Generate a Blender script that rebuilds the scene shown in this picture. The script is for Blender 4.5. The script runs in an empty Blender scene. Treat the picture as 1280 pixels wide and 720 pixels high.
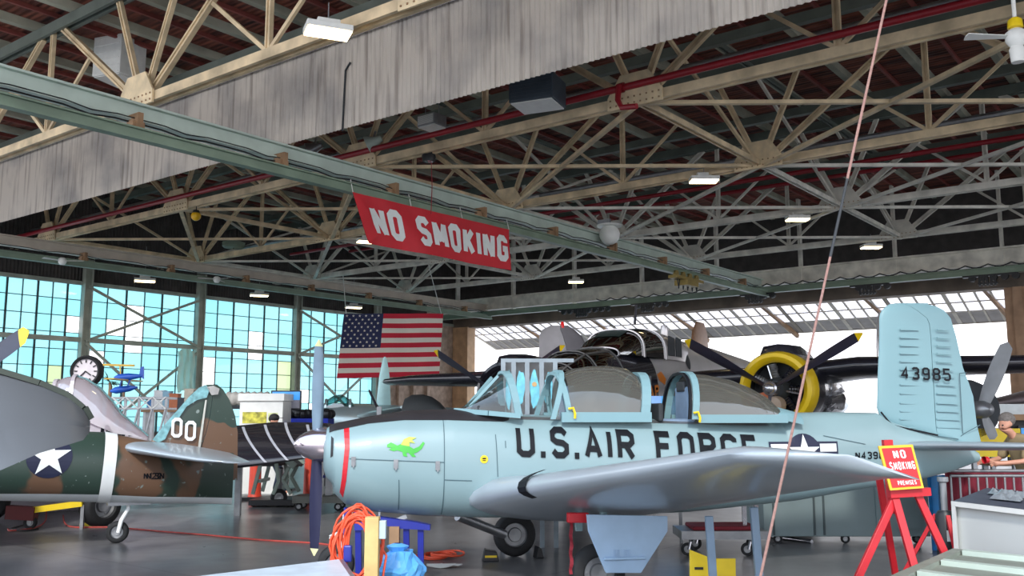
import bpy, bmesh, math, random
from mathutils import Vector, Matrix
from mathutils.bvhtree import BVHTree
from mathutils.geometry import tessellate_polygon
random.seed(7)
SC = bpy.context.scene
COL = SC.collection
PI = math.pi
R = math.radians

# ------------------------------------------------------------------ camera
FPX, EYE, AZ = 1173.0, 1.7, R(37.8)
PITCH = math.atan(160 / FPX)
cam_d = bpy.data.cameras.new('camera'); cam_d.sensor_width = 36; cam_d.lens = 36 * FPX / 1280
cam_d.clip_end = 600
cam = bpy.data.objects.new('camera', cam_d); COL.objects.link(cam)
cam.location = (0, 0, EYE); cam.rotation_euler = (PI / 2 + PITCH, 0, AZ - PI / 2)
SC.camera = cam
CR = Vector((math.sin(AZ), -math.cos(AZ), 0))      # to the right
CF = Vector((math.cos(AZ), math.sin(AZ), 0))       # ahead, level
CROT = AZ - PI / 2

def W(x, d, z=0.0):
    """metres right of the eye, metres ahead, height -> world"""
    v = CR * x + CF * d
    return Vector((v.x, v.y, z))
def ray(px, py):
    x = (px - 640) / FPX; y = (360 - py) / FPX
    f = math.cos(PITCH) - y * math.sin(PITCH); u = math.sin(PITCH) + y * math.cos(PITCH)
    return x, f, u
def at(px, py, d):
    x, f, u = ray(px, py); k = d / f
    return W(x * k, d, EYE + u * k)
def atz(px, py, z):
    x, f, u = ray(px, py); k = (z - EYE) / u
    return W(x * k, f * k, z)
def _v(px, py):
    x, f, u = ray(px, py); w = CR * x + CF * f
    return w.x, w.y, u
def atX(px, py, X):
    a, b, c = _v(px, py); k = X / a
    return Vector((X, b * k, EYE + c * k))
def atY(px, py, Y):
    a, b, c = _v(px, py); k = Y / b
    return Vector((a * k, Y, EYE + c * k))

# ------------------------------------------------------------------ materials
def lin(c):
    return tuple(((v / 12.92) if v <= .04045 else ((v + .055) / 1.055) ** 2.4) for v in [q / 255 for q in c])
MATS = {}
def mat(name, col, rough=.5, metal=0., var=.12, vs=6., bump=0., emit=0., spec=None, coat=0.):
    if name in MATS: return MATS[name]
    m = bpy.data.materials.new(name); m.use_nodes = True; MATS[name] = m
    nt = m.node_tree; b = nt.nodes['Principled BSDF']
    c = lin(col) + (1,)
    b.inputs['Roughness'].default_value = rough; b.inputs['Metallic'].default_value = metal
    b.inputs['Coat Weight'].default_value = coat
    if spec is not None: b.inputs['Specular IOR Level'].default_value = spec
    tc = nt.nodes.new('ShaderNodeTexCoord')
    nz = nt.nodes.new('ShaderNodeTexNoise'); nz.inputs['Scale'].default_value = vs; nz.inputs['Detail'].default_value = 4
    nt.links.new(tc.outputs['Object'], nz.inputs['Vector'])
    mr = nt.nodes.new('ShaderNodeMapRange'); mr.inputs['From Min'].default_value = .3; mr.inputs['From Max'].default_value = .7
    mr.inputs['To Min'].default_value = 1 - var; mr.inputs['To Max'].default_value = 1 + var
    nt.links.new(nz.outputs['Fac'], mr.inputs['Value'])
    mx = nt.nodes.new('ShaderNodeVectorMath'); mx.operation = 'SCALE'
    mx.inputs[0].default_value = c[:3]
    nt.links.new(mr.outputs['Result'], mx.inputs['Scale'])
    nt.links.new(mx.outputs['Vector'], b.inputs['Base Color'])
    if bump:
        bp = nt.nodes.new('ShaderNodeBump'); bp.inputs['Strength'].default_value = bump; bp.inputs['Distance'].default_value = .02
        nt.links.new(nz.outputs['Fac'], bp.inputs['Height']); nt.links.new(bp.outputs['Normal'], b.inputs['Normal'])
    if emit:
        b.inputs['Emission Color'].default_value = c; b.inputs['Emission Strength'].default_value = emit
    return m
def glass(name, tint, gloss=.12, dens=1., trans=0., rough=.03, diff=0.):
    """thin pane: tinted see-through, a little reflection, optional milky part"""
    m = bpy.data.materials.new(name); m.use_nodes = True; MATS[name] = m
    nt = m.node_tree; nt.nodes.clear(); N = nt.nodes.new; L = nt.links.new
    o = N('ShaderNodeOutputMaterial'); t = N('ShaderNodeBsdfTransparent'); t.inputs[0].default_value = lin(tint) + (1,)
    last = t.outputs[0]
    if trans:
        tl = N('ShaderNodeBsdfTranslucent'); tl.inputs[0].default_value = lin(tint) + (1,)
        mm = N('ShaderNodeMixShader'); mm.inputs[0].default_value = trans; L(last, mm.inputs[1]); L(tl.outputs[0], mm.inputs[2]); last = mm.outputs[0]
    if diff:
        df = N('ShaderNodeBsdfDiffuse'); df.inputs[0].default_value = lin(tint) + (1,)
        mm = N('ShaderNodeMixShader'); mm.inputs[0].default_value = diff; L(last, mm.inputs[1]); L(df.outputs[0], mm.inputs[2]); last = mm.outputs[0]
    g = N('ShaderNodeBsdfGlossy'); g.inputs['Roughness'].default_value = rough; g.inputs[0].default_value = (1, 1, 1, 1)
    lw = N('ShaderNodeLayerWeight'); lw.inputs[0].default_value = .35
    mr = N('ShaderNodeMapRange'); mr.inputs['To Min'].default_value = gloss * .4; mr.inputs['To Max'].default_value = min(1, gloss * 3)
    L(lw.outputs['Facing'], mr.inputs['Value'])
    m2 = N('ShaderNodeMixShader'); L(mr.outputs[0], m2.inputs[0]); L(last, m2.inputs[1]); L(g.outputs[0], m2.inputs[2])
    L(m2.outputs[0], o.inputs[0])
    return m
def nodes_of(name):
    m = bpy.data.materials.new(name); m.use_nodes = True; MATS[name] = m
    return m, m.node_tree, m.node_tree.nodes['Principled BSDF']

# ------------------------------------------------------------------ mesh builder
class MB:
    def __init__(s): s.v = []; s.f = []; s.m = []
    def add(s, vs, fs, mi=0):
        k = len(s.v); s.v += [Vector(p) for p in vs]
        for f in fs: s.f.append([k + i for i in f]); s.m.append(mi)
        return s
    def box(s, c, size, rot=None, mi=0):
        c = Vector(c); a, b, h = [q / 2 for q in size]
        P = [Vector((x, y, z)) for z in (-h, h) for x, y in ((-a, -b), (a, -b), (a, b), (-a, b))]
        if rot is not None: P = [rot @ p for p in P]
        return s.add([c + p for p in P], [(3, 2, 1, 0), (4, 5, 6, 7), (0, 1, 5, 4), (1, 2, 6, 5), (2, 3, 7, 6), (3, 0, 4, 7)], mi)
    def bx(s, x0, x1, y0, y1, z0, z1, mi=0):
        return s.box(((x0 + x1) / 2, (y0 + y1) / 2, (z0 + z1) / 2), (abs(x1 - x0), abs(y1 - y0), abs(z1 - z0)), None, mi)
    def bar(s, p, q, w, h=None, up=(0, 0, 1), mi=0):
        p = Vector(p); q = Vector(q); h = w if h is None else h
        d = (q - p); L = d.length
        if L < 1e-6: return s
        d.normalize(); u = Vector(up)
        if abs(d.dot(u)) > .98: u = Vector((1, 0, 0))
        r = d.cross(u).normalized(); u = r.cross(d).normalized()
        rot = Matrix((r, d, u)).transposed()
        return s.box((p + q) / 2, (w, L, h), rot, mi)
    def chan(s, p, q, w, h, up=(0, 0, 1), t=.022, mi=0, gap=.4):
        """a riveted double-angle / channel member: two flanges with a slot between and a web plate"""
        p = Vector(p); q = Vector(q); d = (q - p).normalized(); u = Vector(up)
        if abs(d.dot(u)) > .98: u = Vector((1, 0, 0))
        r = d.cross(u).normalized(); u = r.cross(d).normalized()
        o = w * (.5 - .5 * (1 - gap) / 2)
        s.bar(p + r * o, q + r * o, w * (1 - gap) / 2, h, u, mi); s.bar(p - r * o, q - r * o, w * (1 - gap) / 2, h, u, mi)
        return s.bar(p + u * (h / 2 - t / 2) * -.2, q + u * (h / 2 - t / 2) * -.2, w * gap + .004, t, u, mi)
    def tube(s, path, r, n=8, closed=False, mi=0, cap=True):
        P = [Vector(p) for p in path]; N = len(P); rr = r if isinstance(r, (list, tuple)) else [r] * N
        rings = []; prev = None
        for i, p in enumerate(P):
            if closed: d = P[(i + 1) % N] - P[i - 1]
            else: d = P[min(i + 1, N - 1)] - P[max(i - 1, 0)]
            d.normalize()
            if prev is None:
                a = Vector((0, 0, 1)) if abs(d.z) < .9 else Vector((1, 0, 0)); u = d.cross(a).normalized()
            else:
                u = (prev - d * prev.dot(d)).normalized()
            prev = u; w = d.cross(u)
            rings.append([p + (u * math.cos(2 * PI * k / n) + w * math.sin(2 * PI * k / n)) * rr[i] for k in range(n)])
        return s.loft(rings, True, cap and not closed, closed, mi)
    def loft(s, rings, ring_closed=True, caps=True, loop=False, mi=0, mif=None):
        k = len(s.v); n = len(rings[0]); N = len(rings)
        for r in rings: s.v += [Vector(p) for p in r]
        for i in range(N if loop else N - 1):
            j = (i + 1) % N
            for a in range(n if ring_closed else n - 1):
                b = (a + 1) % n
                s.f.append([k + i * n + a, k + i * n + b, k + j * n + b, k + j * n + a]); s.m.append(mif(i, a) if mif else mi)
        if caps:
            s.f.append([k + a for a in range(n)][::-1]); s.m.append(mif(0, 0) if mif else mi)
            s.f.append([k + (N - 1) * n + a for a in range(n)]); s.m.append(mif(N - 2, 0) if mif else mi)
        return s
    def lathe(s, prof, c=(0, 0, 0), axis='Z', n=24, mi=0, rot=None, caps=False):
        """prof: (radius, height along axis)"""
        c = Vector(c); rings = []
        for r, h in prof:
            ring = []
            for k in range(n):
                a = 2 * PI * k / n; x, y = r * math.cos(a), r * math.sin(a)
                p = Vector((x, y, h)) if axis == 'Z' else Vector((h, x, y)) if axis == 'X' else Vector((y, h, x))
                if rot is not None: p = rot @ p
                ring.append(c + p)
            rings.append(ring)
        return s.loft(rings, True, caps, False, mi)
    def prism(s, poly, o, ax, ay, th, mi=0):
        """extruded 2-D polygon: o + x*ax + y*ay, thickness th along ax x ay (centred)"""
        o = Vector(o); ax = Vector(ax); ay = Vector(ay); n = ax.cross(ay).normalized() * th / 2
        A = [o + ax * x + ay * y - n for x, y in poly]; B = [p + 2 * n for p in A]; k = len(poly)
        kk = len(s.v); s.v += A + B
        tri = tessellate_polygon([[Vector((x, y, 0)) for x, y in poly]])
        ar = sum(poly[i][0] * poly[(i + 1) % k][1] - poly[(i + 1) % k][0] * poly[i][1] for i in range(k))
        for t in tri:
            a, b, c = t
            q = [poly[a], poly[b], poly[c]]
            cr = (q[1][0] - q[0][0]) * (q[2][1] - q[0][1]) - (q[1][1] - q[0][1]) * (q[2][0] - q[0][0])
            if cr < 0: a, b, c = a, c, b
            s.f.append([kk + c, kk + b, kk + a]); s.m.append(mi)
            s.f.append([kk + k + a, kk + k + b, kk + k + c]); s.m.append(mi)
        for i in range(k):
            j = (i + 1) % k
            f = [kk + i, kk + j, kk + k + j, kk + k + i]
            s.f.append(f if ar > 0 else f[::-1]); s.m.append(mi)
        return s
    def sphere(s, c, r, n=12, mi=0, sc=(1, 1, 1)):
        c = Vector(c)
        prof = [(max(1e-4, math.sin(PI * i / n)) , -math.cos(PI * i / n)) for i in range(n + 1)]
        rings = [[c + Vector((a * math.cos(2 * PI * k / (n + 4)) * r * sc[0], a * math.sin(2 * PI * k / (n + 4)) * r * sc[1], h * r * sc[2])) for k in range(n + 4)] for a, h in prof]
        return s.loft(rings, True, False, False, mi)
    def build(s, name, mats, parent=None, world=False, smooth=None, bevel=0):
        me = bpy.data.meshes.new(name)
        V = s.v
        if world and parent is not None:
            im = mat_of(parent).inverted(); V = [im @ p for p in V]
        me.from_pydata([tuple(p) for p in V], [], s.f)
        if not isinstance(mats, (list, tuple)): mats = [mats]
        for m in mats: me.materials.append(m)
        me.polygons.foreach_set('material_index', s.m)
        if smooth is not None:
            me.polygons.foreach_set('use_smooth', [True] * len(me.polygons))
            me.set_sharp_from_angle(angle=R(smooth))
        me.validate(); me.update()
        o = bpy.data.objects.new(name, me); COL.objects.link(o)
        if parent is not None: o.parent = parent
        if bevel:
            b = o.modifiers.new('bevel', 'BEVEL'); b.width = bevel; b.segments = 2; b.limit_method = 'ANGLE'
        return o
def mat_of(o):
    m = Matrix.Translation(o.location) @ o.rotation_euler.to_matrix().to_4x4() @ Matrix.Diagonal(o.scale).to_4x4()
    return m if o.parent is None else mat_of(o.parent) @ m

def tag(o, label, cat, group=None, kind=None):
    o['label'] = label; o['category'] = cat
    if group: o['group'] = group
    if kind: o['kind'] = kind
    return o
def thing(name, label, cat, loc=(0, 0, 0), rotz=0, group=None):
    o = bpy.data.objects.new(name, None); COL.objects.link(o); o.empty_display_size = .1
    o.location = loc; o.rotation_euler = (0, 0, rotz)
    return tag(o, label, cat, group)
def struct(o):
    o['kind'] = 'structure'; return o
def solo(name, mb, m, label, cat, group=None, origin=None, smooth=None, bevel=0, kind=None):
    """a thing that is one mesh; the mesh is given in world coordinates, its origin put at its base"""
    if origin is None:
        xs = [p.x for p in mb.v]; ys = [p.y for p in mb.v]; zs = [p.z for p in mb.v]
        origin = Vector(((min(xs) + max(xs)) / 2, (min(ys) + max(ys)) / 2, min(zs)))
    origin = Vector(origin); mb.v = [p - origin for p in mb.v]
    o = mb.build(name, m, None, False, smooth, bevel); o.location = origin
    return tag(o, label, cat, group, kind)
def copy_tree(o, parent=None):
    kids = list(o.children)
    c = o.copy(); COL.objects.link(c)
    if parent is not None: c.parent = parent
    for k in kids: copy_tree(k, c)
    return c

# ------------------------------------------------------------------ stroke lettering (block letters with cut corners)
def _glyphs():
    w, c = .5, .13
    O = [([(c, 0), (w - c, 0), (w, c), (w, 1 - c), (w - c, 1), (c, 1), (0, 1 - c), (0, c)], True)]
    g = {
        'O': O, '0': O, 'U': [([(0, 1), (0, c), (c, 0), (w - c, 0), (w, c), (w, 1)], False)],
        'S': [([(w, 1 - c * 1.3), (w - c, 1), (c, 1), (0, 1 - c), (0, .5 + c), (c, .52), (w - c, .48), (w, .5 - c), (w, c), (w - c, 0), (c, 0), (0, c * 1.3)], False)],
        'A': [([(0, 0), (w * .5, 1), (w, 0)], False), ([(w * .17, .3), (w * .83, .3)], False)],
        'I': [([(0, 0), (0, 1)], False)],
        'R': [([(0, 0), (0, 1), (w - c, 1), (w, 1 - c), (w, .5 + c), (w - c, .5), (0, .5)], False), ([(w * .45, .5), (w, 0)], False)],
        'P': [([(0, 0), (0, 1), (w - c, 1), (w, 1 - c), (w, .5 + c), (w - c, .48), (0, .48)], False)],
        'F': [([(0, 0), (0, 1), (w, 1)], False), ([(0, .52), (w * .85, .52)], False)],
        'E': [([(w, 0), (0, 0), (0, 1), (w, 1)], False), ([(0, .52), (w * .85, .52)], False)],
        'C': [([(w, 1 - c * 1.6), (w, 1 - c), (w - c, 1), (c, 1), (0, 1 - c), (0, c), (c, 0), (w - c, 0), (w, c), (w, c * 1.6)], False)],
        'G': [([(w, 1 - c * 1.6), (w, 1 - c), (w - c, 1), (c, 1), (0, 1 - c), (0, c), (c, 0), (w - c, 0), (w, c), (w, .48), (w * .5, .48)], False)],
        'N': [([(0, 0), (0, 1)], False), ([(w, 0), (w, 1)], False), ([(.02, .97), (w - .02, .03)], False)],
        'M': [([(0, 0), (0, 1)], False), ([(w * 1.24, 0), (w * 1.24, 1)], False), ([(.02, .97), (w * .62, .2)], False), ([(w * 1.24 - .02, .97), (w * .62, .2)], False)],
        'K': [([(0, 0), (0, 1)], False), ([(w, 1), (0.02, .42)], False), ([(w * .3, .55), (w, 0)], False)],
        'H': [([(0, 0), (0, 1)], False), ([(w, 0), (w, 1)], False), ([(0, .5), (w, .5)], False)],
        'T': [([(0, 1), (w, 1)], False), ([(w / 2, 0), (w / 2, 1)], False)],
        'L': [([(0, 1), (0, 0), (w, 0)], False)],
        'D': [([(0, 0), (0, 1), (w - c, 1), (w, 1 - c), (w, c), (w - c, 0)], True)],
        'h': [([(0, 0), (0, 1)], False), ([(0, .5), (c, .6), (w * .6, .6), (w * .75, .45), (w * .75, 0)], False)],
        'e': [([(0, .3), (w * .75, .3), (w * .75, .45), (w * .55, .6), (c, .6), (0, .45), (0, .15), (c, 0), (w * .75, .05)], False)],
        '1': [([(0, .8), (w * .4, 1), (w * .4, 0)], False)],
        '2': [([(0, 1 - c), (c, 1), (w - c, 1), (w, 1 - c), (w, .6), (0, 0), (w, 0)], False)],
        '3': [([(0, 1 - c), (c, 1), (w - c, 1), (w, 1 - c), (w, .52 + c), (w - c, .52), (w * .35, .52)], False), ([(w - c, .52), (w, .5 - c), (w, c), (w - c, 0), (c, 0), (0, c)], False)],
        '4': [([(w * .75, 0), (w * .75, 1), (0, .3), (w, .3)], False)],
        '5': [([(w, 1), (0, 1), (0, .58), (w - c, .58), (w, .58 - c), (w, c), (w - c, 0), (c, 0), (0, c)], False)],
        '8': [([(c, .52), (0, .52 + c), (0, 1 - c), (c, 1), (w - c, 1), (w, 1 - c), (w, .52 + c), (w - c, .52)], True), ([(c, .52), (0, .5 - c), (0, c), (c, 0), (w - c, 0), (w, c), (w, .5 - c), (w - c, .52)], True)],
        '9': [([(w, .5), (c, .45), (0, .45 + c), (0, 1 - c), (c, 1), (w - c, 1), (w, 1 - c), (w, c), (w - c, 0), (c, 0), (0, c)], False)],
        '.': [([(0, .0), (0, .06)], False)], '-': [([(0, .5), (w * .6, .5)], False)], ' ': []}
    return g
GL = _glyphs()
WID = {'I': 0., '.': .0, 'M': .62, ' ': .22, '-': .3, '1': .25, 'h': .38, 'e': .38}
def ribbon(pts, closed, t, step=.06):
    P = [Vector((a, b)) for a, b in pts]; n = len(P); out = []
    nr = []
    segs = n if closed else n - 1
    for i in range(segs):
        d = (P[(i + 1) % n] - P[i]).normalized(); nr.append(Vector((-d.y, d.x)))
    off = []
    for i in range(n):
        if closed: a, b = nr[i - 1], nr[i]
        else: a, b = nr[max(i - 1, 0)], nr[min(i, segs - 1)]
        m = (a + b)
        if m.length < .3: m = b
        m.normalize(); k = min(1 / max(m.dot(b), .3), 1.9); off.append(m * k * t / 2)
    q = []
    for i in range(segs):
        j = (i + 1) % n; L = (P[j] - P[i]).length; c = max(1, int(L / step))
        for s in range(c):
            u, v = s / c, (s + 1) / c
            A, B = P[i].lerp(P[j], u), P[i].lerp(P[j], v); oa, ob = off[i].lerp(off[j], u), off[i].lerp(off[j], v)
            q.append([A - oa, B - ob, B + ob, A + oa])
    return q
def text_quads(txt, h, wf=1., t=.1, gap=.2, x0=0., y0=0., shear=0., step=.06):
    """quads (x, y) of a line of lettering h high; wf scales the widths; returns quads and total width"""
    qs = []; x = x0 + t / 2
    for ch in txt:
        wd = WID.get(ch, .5) * wf * h
        for pts, cl in GL[ch]:
            hh = h - t
            pp = [(x + a * wf * h, y0 + t / 2 + b * hh) for a, b in pts]
            if ch in '.': pp = [(x, y0), (x, y0 + t)]
            qs += ribbon(pp, cl, t, step)
        x += wd + t + gap * h
    if shear: qs = [[Vector((p[0] + p[1] * shear, p[1])) for p in q] for q in qs]
    return qs, x - x0 - t / 2 - gap * h - t / 2
def text_mb(mb, txt, h, o, ax, ay, width=None, t=.1, gap=.2, wf=1., mi=0, off=.0, center=False):
    """flat lettering on a plane, scaled sideways to width"""
    o = Vector(o); ax = Vector(ax).normalized(); ay = Vector(ay).normalized()
    qs, w = text_quads(txt, h, wf, t, gap)
    k = width / w if width else 1.
    sh = -w * k / 2 if center else 0
    n = ax.cross(ay) * off
    for q in qs: mb.add([o + n + ax * (p[0] * k + sh) + ay * p[1] for p in q], [(0, 1, 2, 3)], mi)
    return mb
def wrap_quads(mb, qs, bvh, side=-1, off=.005, mi=0):
    """lay (s, z) quads on an aeroplane's flank by casting sideways at it"""
    fine = []
    for q in qs:
        if len(q) != 4: fine.append(q); continue
        a, b, c, d = [Vector((p[0], p[1])) for p in q]; n = 3
        g = lambda u, v: tuple(a.lerp(b, u).lerp(d.lerp(c, u), v))
        for i in range(n):
            for j in range(n): fine.append([g(i / n, j / n), g((i + 1) / n, j / n), g((i + 1) / n, (j + 1) / n), g(i / n, (j + 1) / n)])
    qs = fine
    for q in qs:
        P = []
        for p in q:
            h = bvh.ray_cast(Vector((p[0], side * 4, p[1])), Vector((0, -side, 0)))
            if h[0] is None: P = None; break
            P.append(h[0] + Vector((0, side * off, 0)))
        if P: mb.add(P, [list(range(len(P)))], mi)
    return mb
def poly_quads(poly, step=.06):
    """a polygon cut into small cells so that it can follow a curved skin"""
    bm = bmesh.new(); vs = [bm.verts.new((x, y, 0)) for x, y in poly]
    bm.faces.new(vs)
    xs = [p[0] for p in poly]; ys = [p[1] for p in poly]
    for ax, a, b in ((0, min(xs), max(xs)), (1, min(ys), max(ys))):
        n = int((b - a) / step)
        for i in range(1, n + 1):
            co = Vector((0, 0, 0)); co[ax] = a + (b - a) * i / (n + 1); no = Vector((0, 0, 0)); no[ax] = 1
            bmesh.ops.bisect_plane(bm, geom=bm.verts[:] + bm.edges[:] + bm.faces[:], plane_co=co, plane_no=no)
    bmesh.ops.triangulate(bm, faces=bm.faces[:])
    out = [[(v.co.x, v.co.y) for v in f.verts] for f in bm.faces]; bm.free()
    return out
def star_pts(cx, cy, r, k=.382, rot=0.):
    return [(cx + (r if i % 2 == 0 else r * k) * math.sin(PI * i / 5 + rot), cy + (r if i % 2 == 0 else r * k) * math.cos(PI * i / 5 + rot)) for i in range(10)]
def tree_bvh(mb):
    return BVHTree.FromPolygons([tuple(p) for p in mb.v], mb.f)
def ell(n, a0=0., a1=2 * PI, closed=True):
    m = n if closed else n - 1
    return [(math.cos(a0 + (a1 - a0) * i / m), math.sin(a0 + (a1 - a0) * i / m)) for i in range(n)]
def interp(tab, x):
    if x <= tab[0][0]: return list(tab[0][1:])
    for a, b in zip(tab, tab[1:]):
        if x <= b[0]:
            t = (x - a[0]) / (b[0] - a[0]); return [u + (v - u) * t for u, v in zip(a[1:], b[1:])]
    return list(tab[-1][1:])
# ================================================================== light and world
w = bpy.data.worlds.new('sky'); SC.world = w; w.use_nodes = True
nt = w.node_tree; bg = nt.nodes['Background']
tc = nt.nodes.new('ShaderNodeTexCoord'); sp = nt.nodes.new('ShaderNodeSeparateXYZ'); nt.links.new(tc.outputs['Generated'], sp.inputs[0])
rp = nt.nodes.new('ShaderNodeValToRGB'); nt.links.new(sp.outputs['Z'], rp.inputs[0])
rp.color_ramp.elements[0].position = .0; rp.color_ramp.elements[0].color = (1, .98, 1, 1)
rp.color_ramp.elements[1].position = .6; rp.color_ramp.elements[1].color = (.62, .78, 1, 1)
nt.links.new(rp.outputs[0], bg.inputs[0]); bg.inputs[1].default_value = 2.3
sun_d = bpy.data.lights.new('sun', 'SUN'); sun_d.energy = 2.5; sun_d.angle = R(6); sun_d.color = (1, .95, .88)
sun = bpy.data.objects.new('sun', sun_d); COL.objects.link(sun)
sun.rotation_euler = (R(52), 0, R(-60)); sun.location = (0, 0, 30)
SC.view_settings.view_transform = 'Standard'; SC.view_settings.look = 'None'; SC.view_settings.gamma = 1
SC.view_settings.use_curve_mapping = False; SC.view_settings.exposure = .2
try:
    SC.cycles.max_bounces = 8; SC.cycles.transparent_max_bounces = 16; SC.cycles.diffuse_bounces = 4
except Exception: pass

# ================================================================== palette
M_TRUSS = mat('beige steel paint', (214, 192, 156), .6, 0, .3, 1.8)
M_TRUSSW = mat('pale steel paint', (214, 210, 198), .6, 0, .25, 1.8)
M_DARKST = mat('dark green steel paint', (96, 104, 96), .6, 0, .25, 1.2)
M_GREEN = mat('pale green paint', (186, 200, 190), .5, 0, .12, 1.5)
M_GREEN2 = mat('mid green paint', (124, 142, 124), .5, 0, .15, 1.5)
M_RED = mat('red pipe paint', (150, 28, 40), .4, 0, .12)
M_BLACK = mat('black paint', (28, 29, 33), .45, 0, .2)
M_RUBBER = mat('rubber', (32, 33, 35), .75, 0, .2, 20)
M_CHROME = mat('bright metal', (205, 205, 210), .22, .9, .08)
M_STEEL = mat('bare steel', (150, 152, 155), .4, .7, .15)
M_WHITE = mat('white enamel', (225, 226, 222), .4, 0, .05)
M_YEL = mat('yellow paint', (232, 200, 30), .4, 0, .08)
M_REDP = mat('signal red paint', (196, 32, 44), .45, 0, .1)
M_LAMP = mat('lamp glow', (255, 226, 170), .5, emit=9., var=0.)
M_LAMPW = mat('lamp glow white', (255, 240, 205), .5, emit=9., var=0.)
M_BROWN = mat('brown timber', (150, 118, 88), .7, 0, .25, 3, .3)
M_BLUE = mat('royal blue paint', (30, 42, 140), .4, 0, .12)

# ---- floor: dark polished concrete with slab joints and stains
m, nt, b = nodes_of('hangar concrete'); N = nt.nodes.new; L = nt.links.new
tc = N('ShaderNodeTexCoord'); n1 = N('ShaderNodeTexNoise'); n1.inputs['Scale'].default_value = .35; n1.inputs['Detail'].default_value = 8; n1.inputs['Roughness'].default_value = .65
L(tc.outputs['Object'], n1.inputs['Vector'])
n2 = N('ShaderNodeTexNoise'); n2.inputs['Scale'].default_value = 3.; n2.inputs['Detail'].default_value = 10; L(tc.outputs['Object'], n2.inputs['Vector'])
cr = N('ShaderNodeValToRGB'); L(n1.outputs['Fac'], cr.inputs[0])
cr.color_ramp.elements[0].position = .35; cr.color_ramp.elements[0].color = lin((92, 92, 95)) + (1,)
cr.color_ramp.elements[1].position = .68; cr.color_ramp.elements[1].color = lin((128, 127, 128)) + (1,)
mx = N('ShaderNodeMix'); mx.data_type = 'RGBA'; mx.blend_type = 'MULTIPLY'; mx.inputs['Factor'].default_value = .45
L(cr.outputs[0], mx.inputs['A']); L(n2.outputs['Fac'], mx.inputs['B']); 
bk = N('ShaderNodeTexBrick'); bk.inputs['Scale'].default_value = 1; bk.inputs['Brick Width'].default_value = 6.1; bk.inputs['Row Height'].default_value = 6.1
bk.offset = 0; bk.inputs['Mortar Size'].default_value = .012; bk.inputs['Color1'].default_value = (1, 1, 1, 1); bk.inputs['Color2'].default_value = (1, 1, 1, 1); bk.inputs['Mortar'].default_value = (.35, .35, .35, 1)
L(tc.outputs['Object'], bk.inputs['Vector'])
m3 = N('ShaderNodeMix'); m3.data_type = 'RGBA'; m3.blend_type = 'MULTIPLY'; m3.inputs['Factor'].default_value = 1
L(mx.outputs['Result'], m3.inputs['A']); L(bk.outputs['Color'], m3.inputs['B']); L(m3.outputs['Result'], b.inputs['Base Color'])
rr = N('ShaderNodeMapRange'); rr.inputs['To Min'].default_value = .22; rr.inputs['To Max'].default_value = .42; L(n2.outputs['Fac'], rr.inputs['Value']); L(rr.outputs[0], b.inputs['Roughness'])
bp = N('ShaderNodeBump'); bp.inputs['Strength'].default_value = .02; bp.inputs['Distance'].default_value = .006; L(n2.outputs['Fac'], bp.inputs['Height']); L(bp.outputs['Normal'], b.inputs['Normal'])
M_FLOOR = m
struct(MB().bx(-14, 48.6, -20, 42.4, -.2, 0).build('floor', M_FLOOR))
M_APRON = mat('sunlit apron concrete', (205, 200, 195), .8, 0, .05, .3)
ap = struct(MB().bx(-60, 200, -120, 160, -.45, -.2).build('trim_apron', M_APRON))

# ---- ceiling deck: dark red-brown planks, purlins along it
m, nt, b = nodes_of('stained roof planks'); N = nt.nodes.new; L = nt.links.new
tc = N('ShaderNodeTexCoord'); mp = N('ShaderNodeMapping'); mp.inputs['Scale'].default_value = (4.5, .5, 1); L(tc.outputs['Object'], mp.inputs[0])
n1 = N('ShaderNodeTexNoise'); n1.inputs['Scale'].default_value = 1; n1.inputs['Detail'].default_value = 6; L(mp.outputs[0], n1.inputs['Vector'])
cr = N('ShaderNodeValToRGB'); L(n1.outputs['Fac'], cr.inputs[0])
cr.color_ramp.elements[0].position = .35; cr.color_ramp.elements[0].color = lin((66, 38, 36)) + (1,)
cr.color_ramp.elements[1].position = .7; cr.color_ramp.elements[1].color = lin((158, 90, 70)) + (1,)
L(cr.outputs[0], b.inputs['Base Color']); b.inputs['Roughness'].default_value = .85
wv = N('ShaderNodeTexWave'); wv.inputs['Scale'].default_value = 1.6; wv.bands_direction = 'X'; L(tc.outputs['Object'], wv.inputs[0])
bp = N('ShaderNodeBump'); bp.inputs['Strength'].default_value = .6; bp.inputs['Distance'].default_value = .05; L(wv.outputs['Fac'], bp.inputs['Height']); L(bp.outputs[0], b.inputs['Normal'])
ZB, ZT, ZR = 9.0, 12.0, 12.45
ceil = struct(MB().bx(2, 48.6, -20, 42.4, ZR, ZR + .3).build('ceiling', m))
pm = MB()
for i in range(-9, 21):
    y = i * 2.05 + .9
    pm.bar((2, y, ZR - .12), (48, y, ZR - .12), .2, .24)
    pm.bar((2, y + 1.02, ZR - .06), (48, y + 1.02, ZR - .06), .08, .12, mi=1)
struct(pm.build('trim_purlins', [mat('purlin paint', (168, 168, 150), .7, 0, .3, 1.), mat('purlin red paint', (146, 76, 68), .7, 0, .3, 1.)]))

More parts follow.
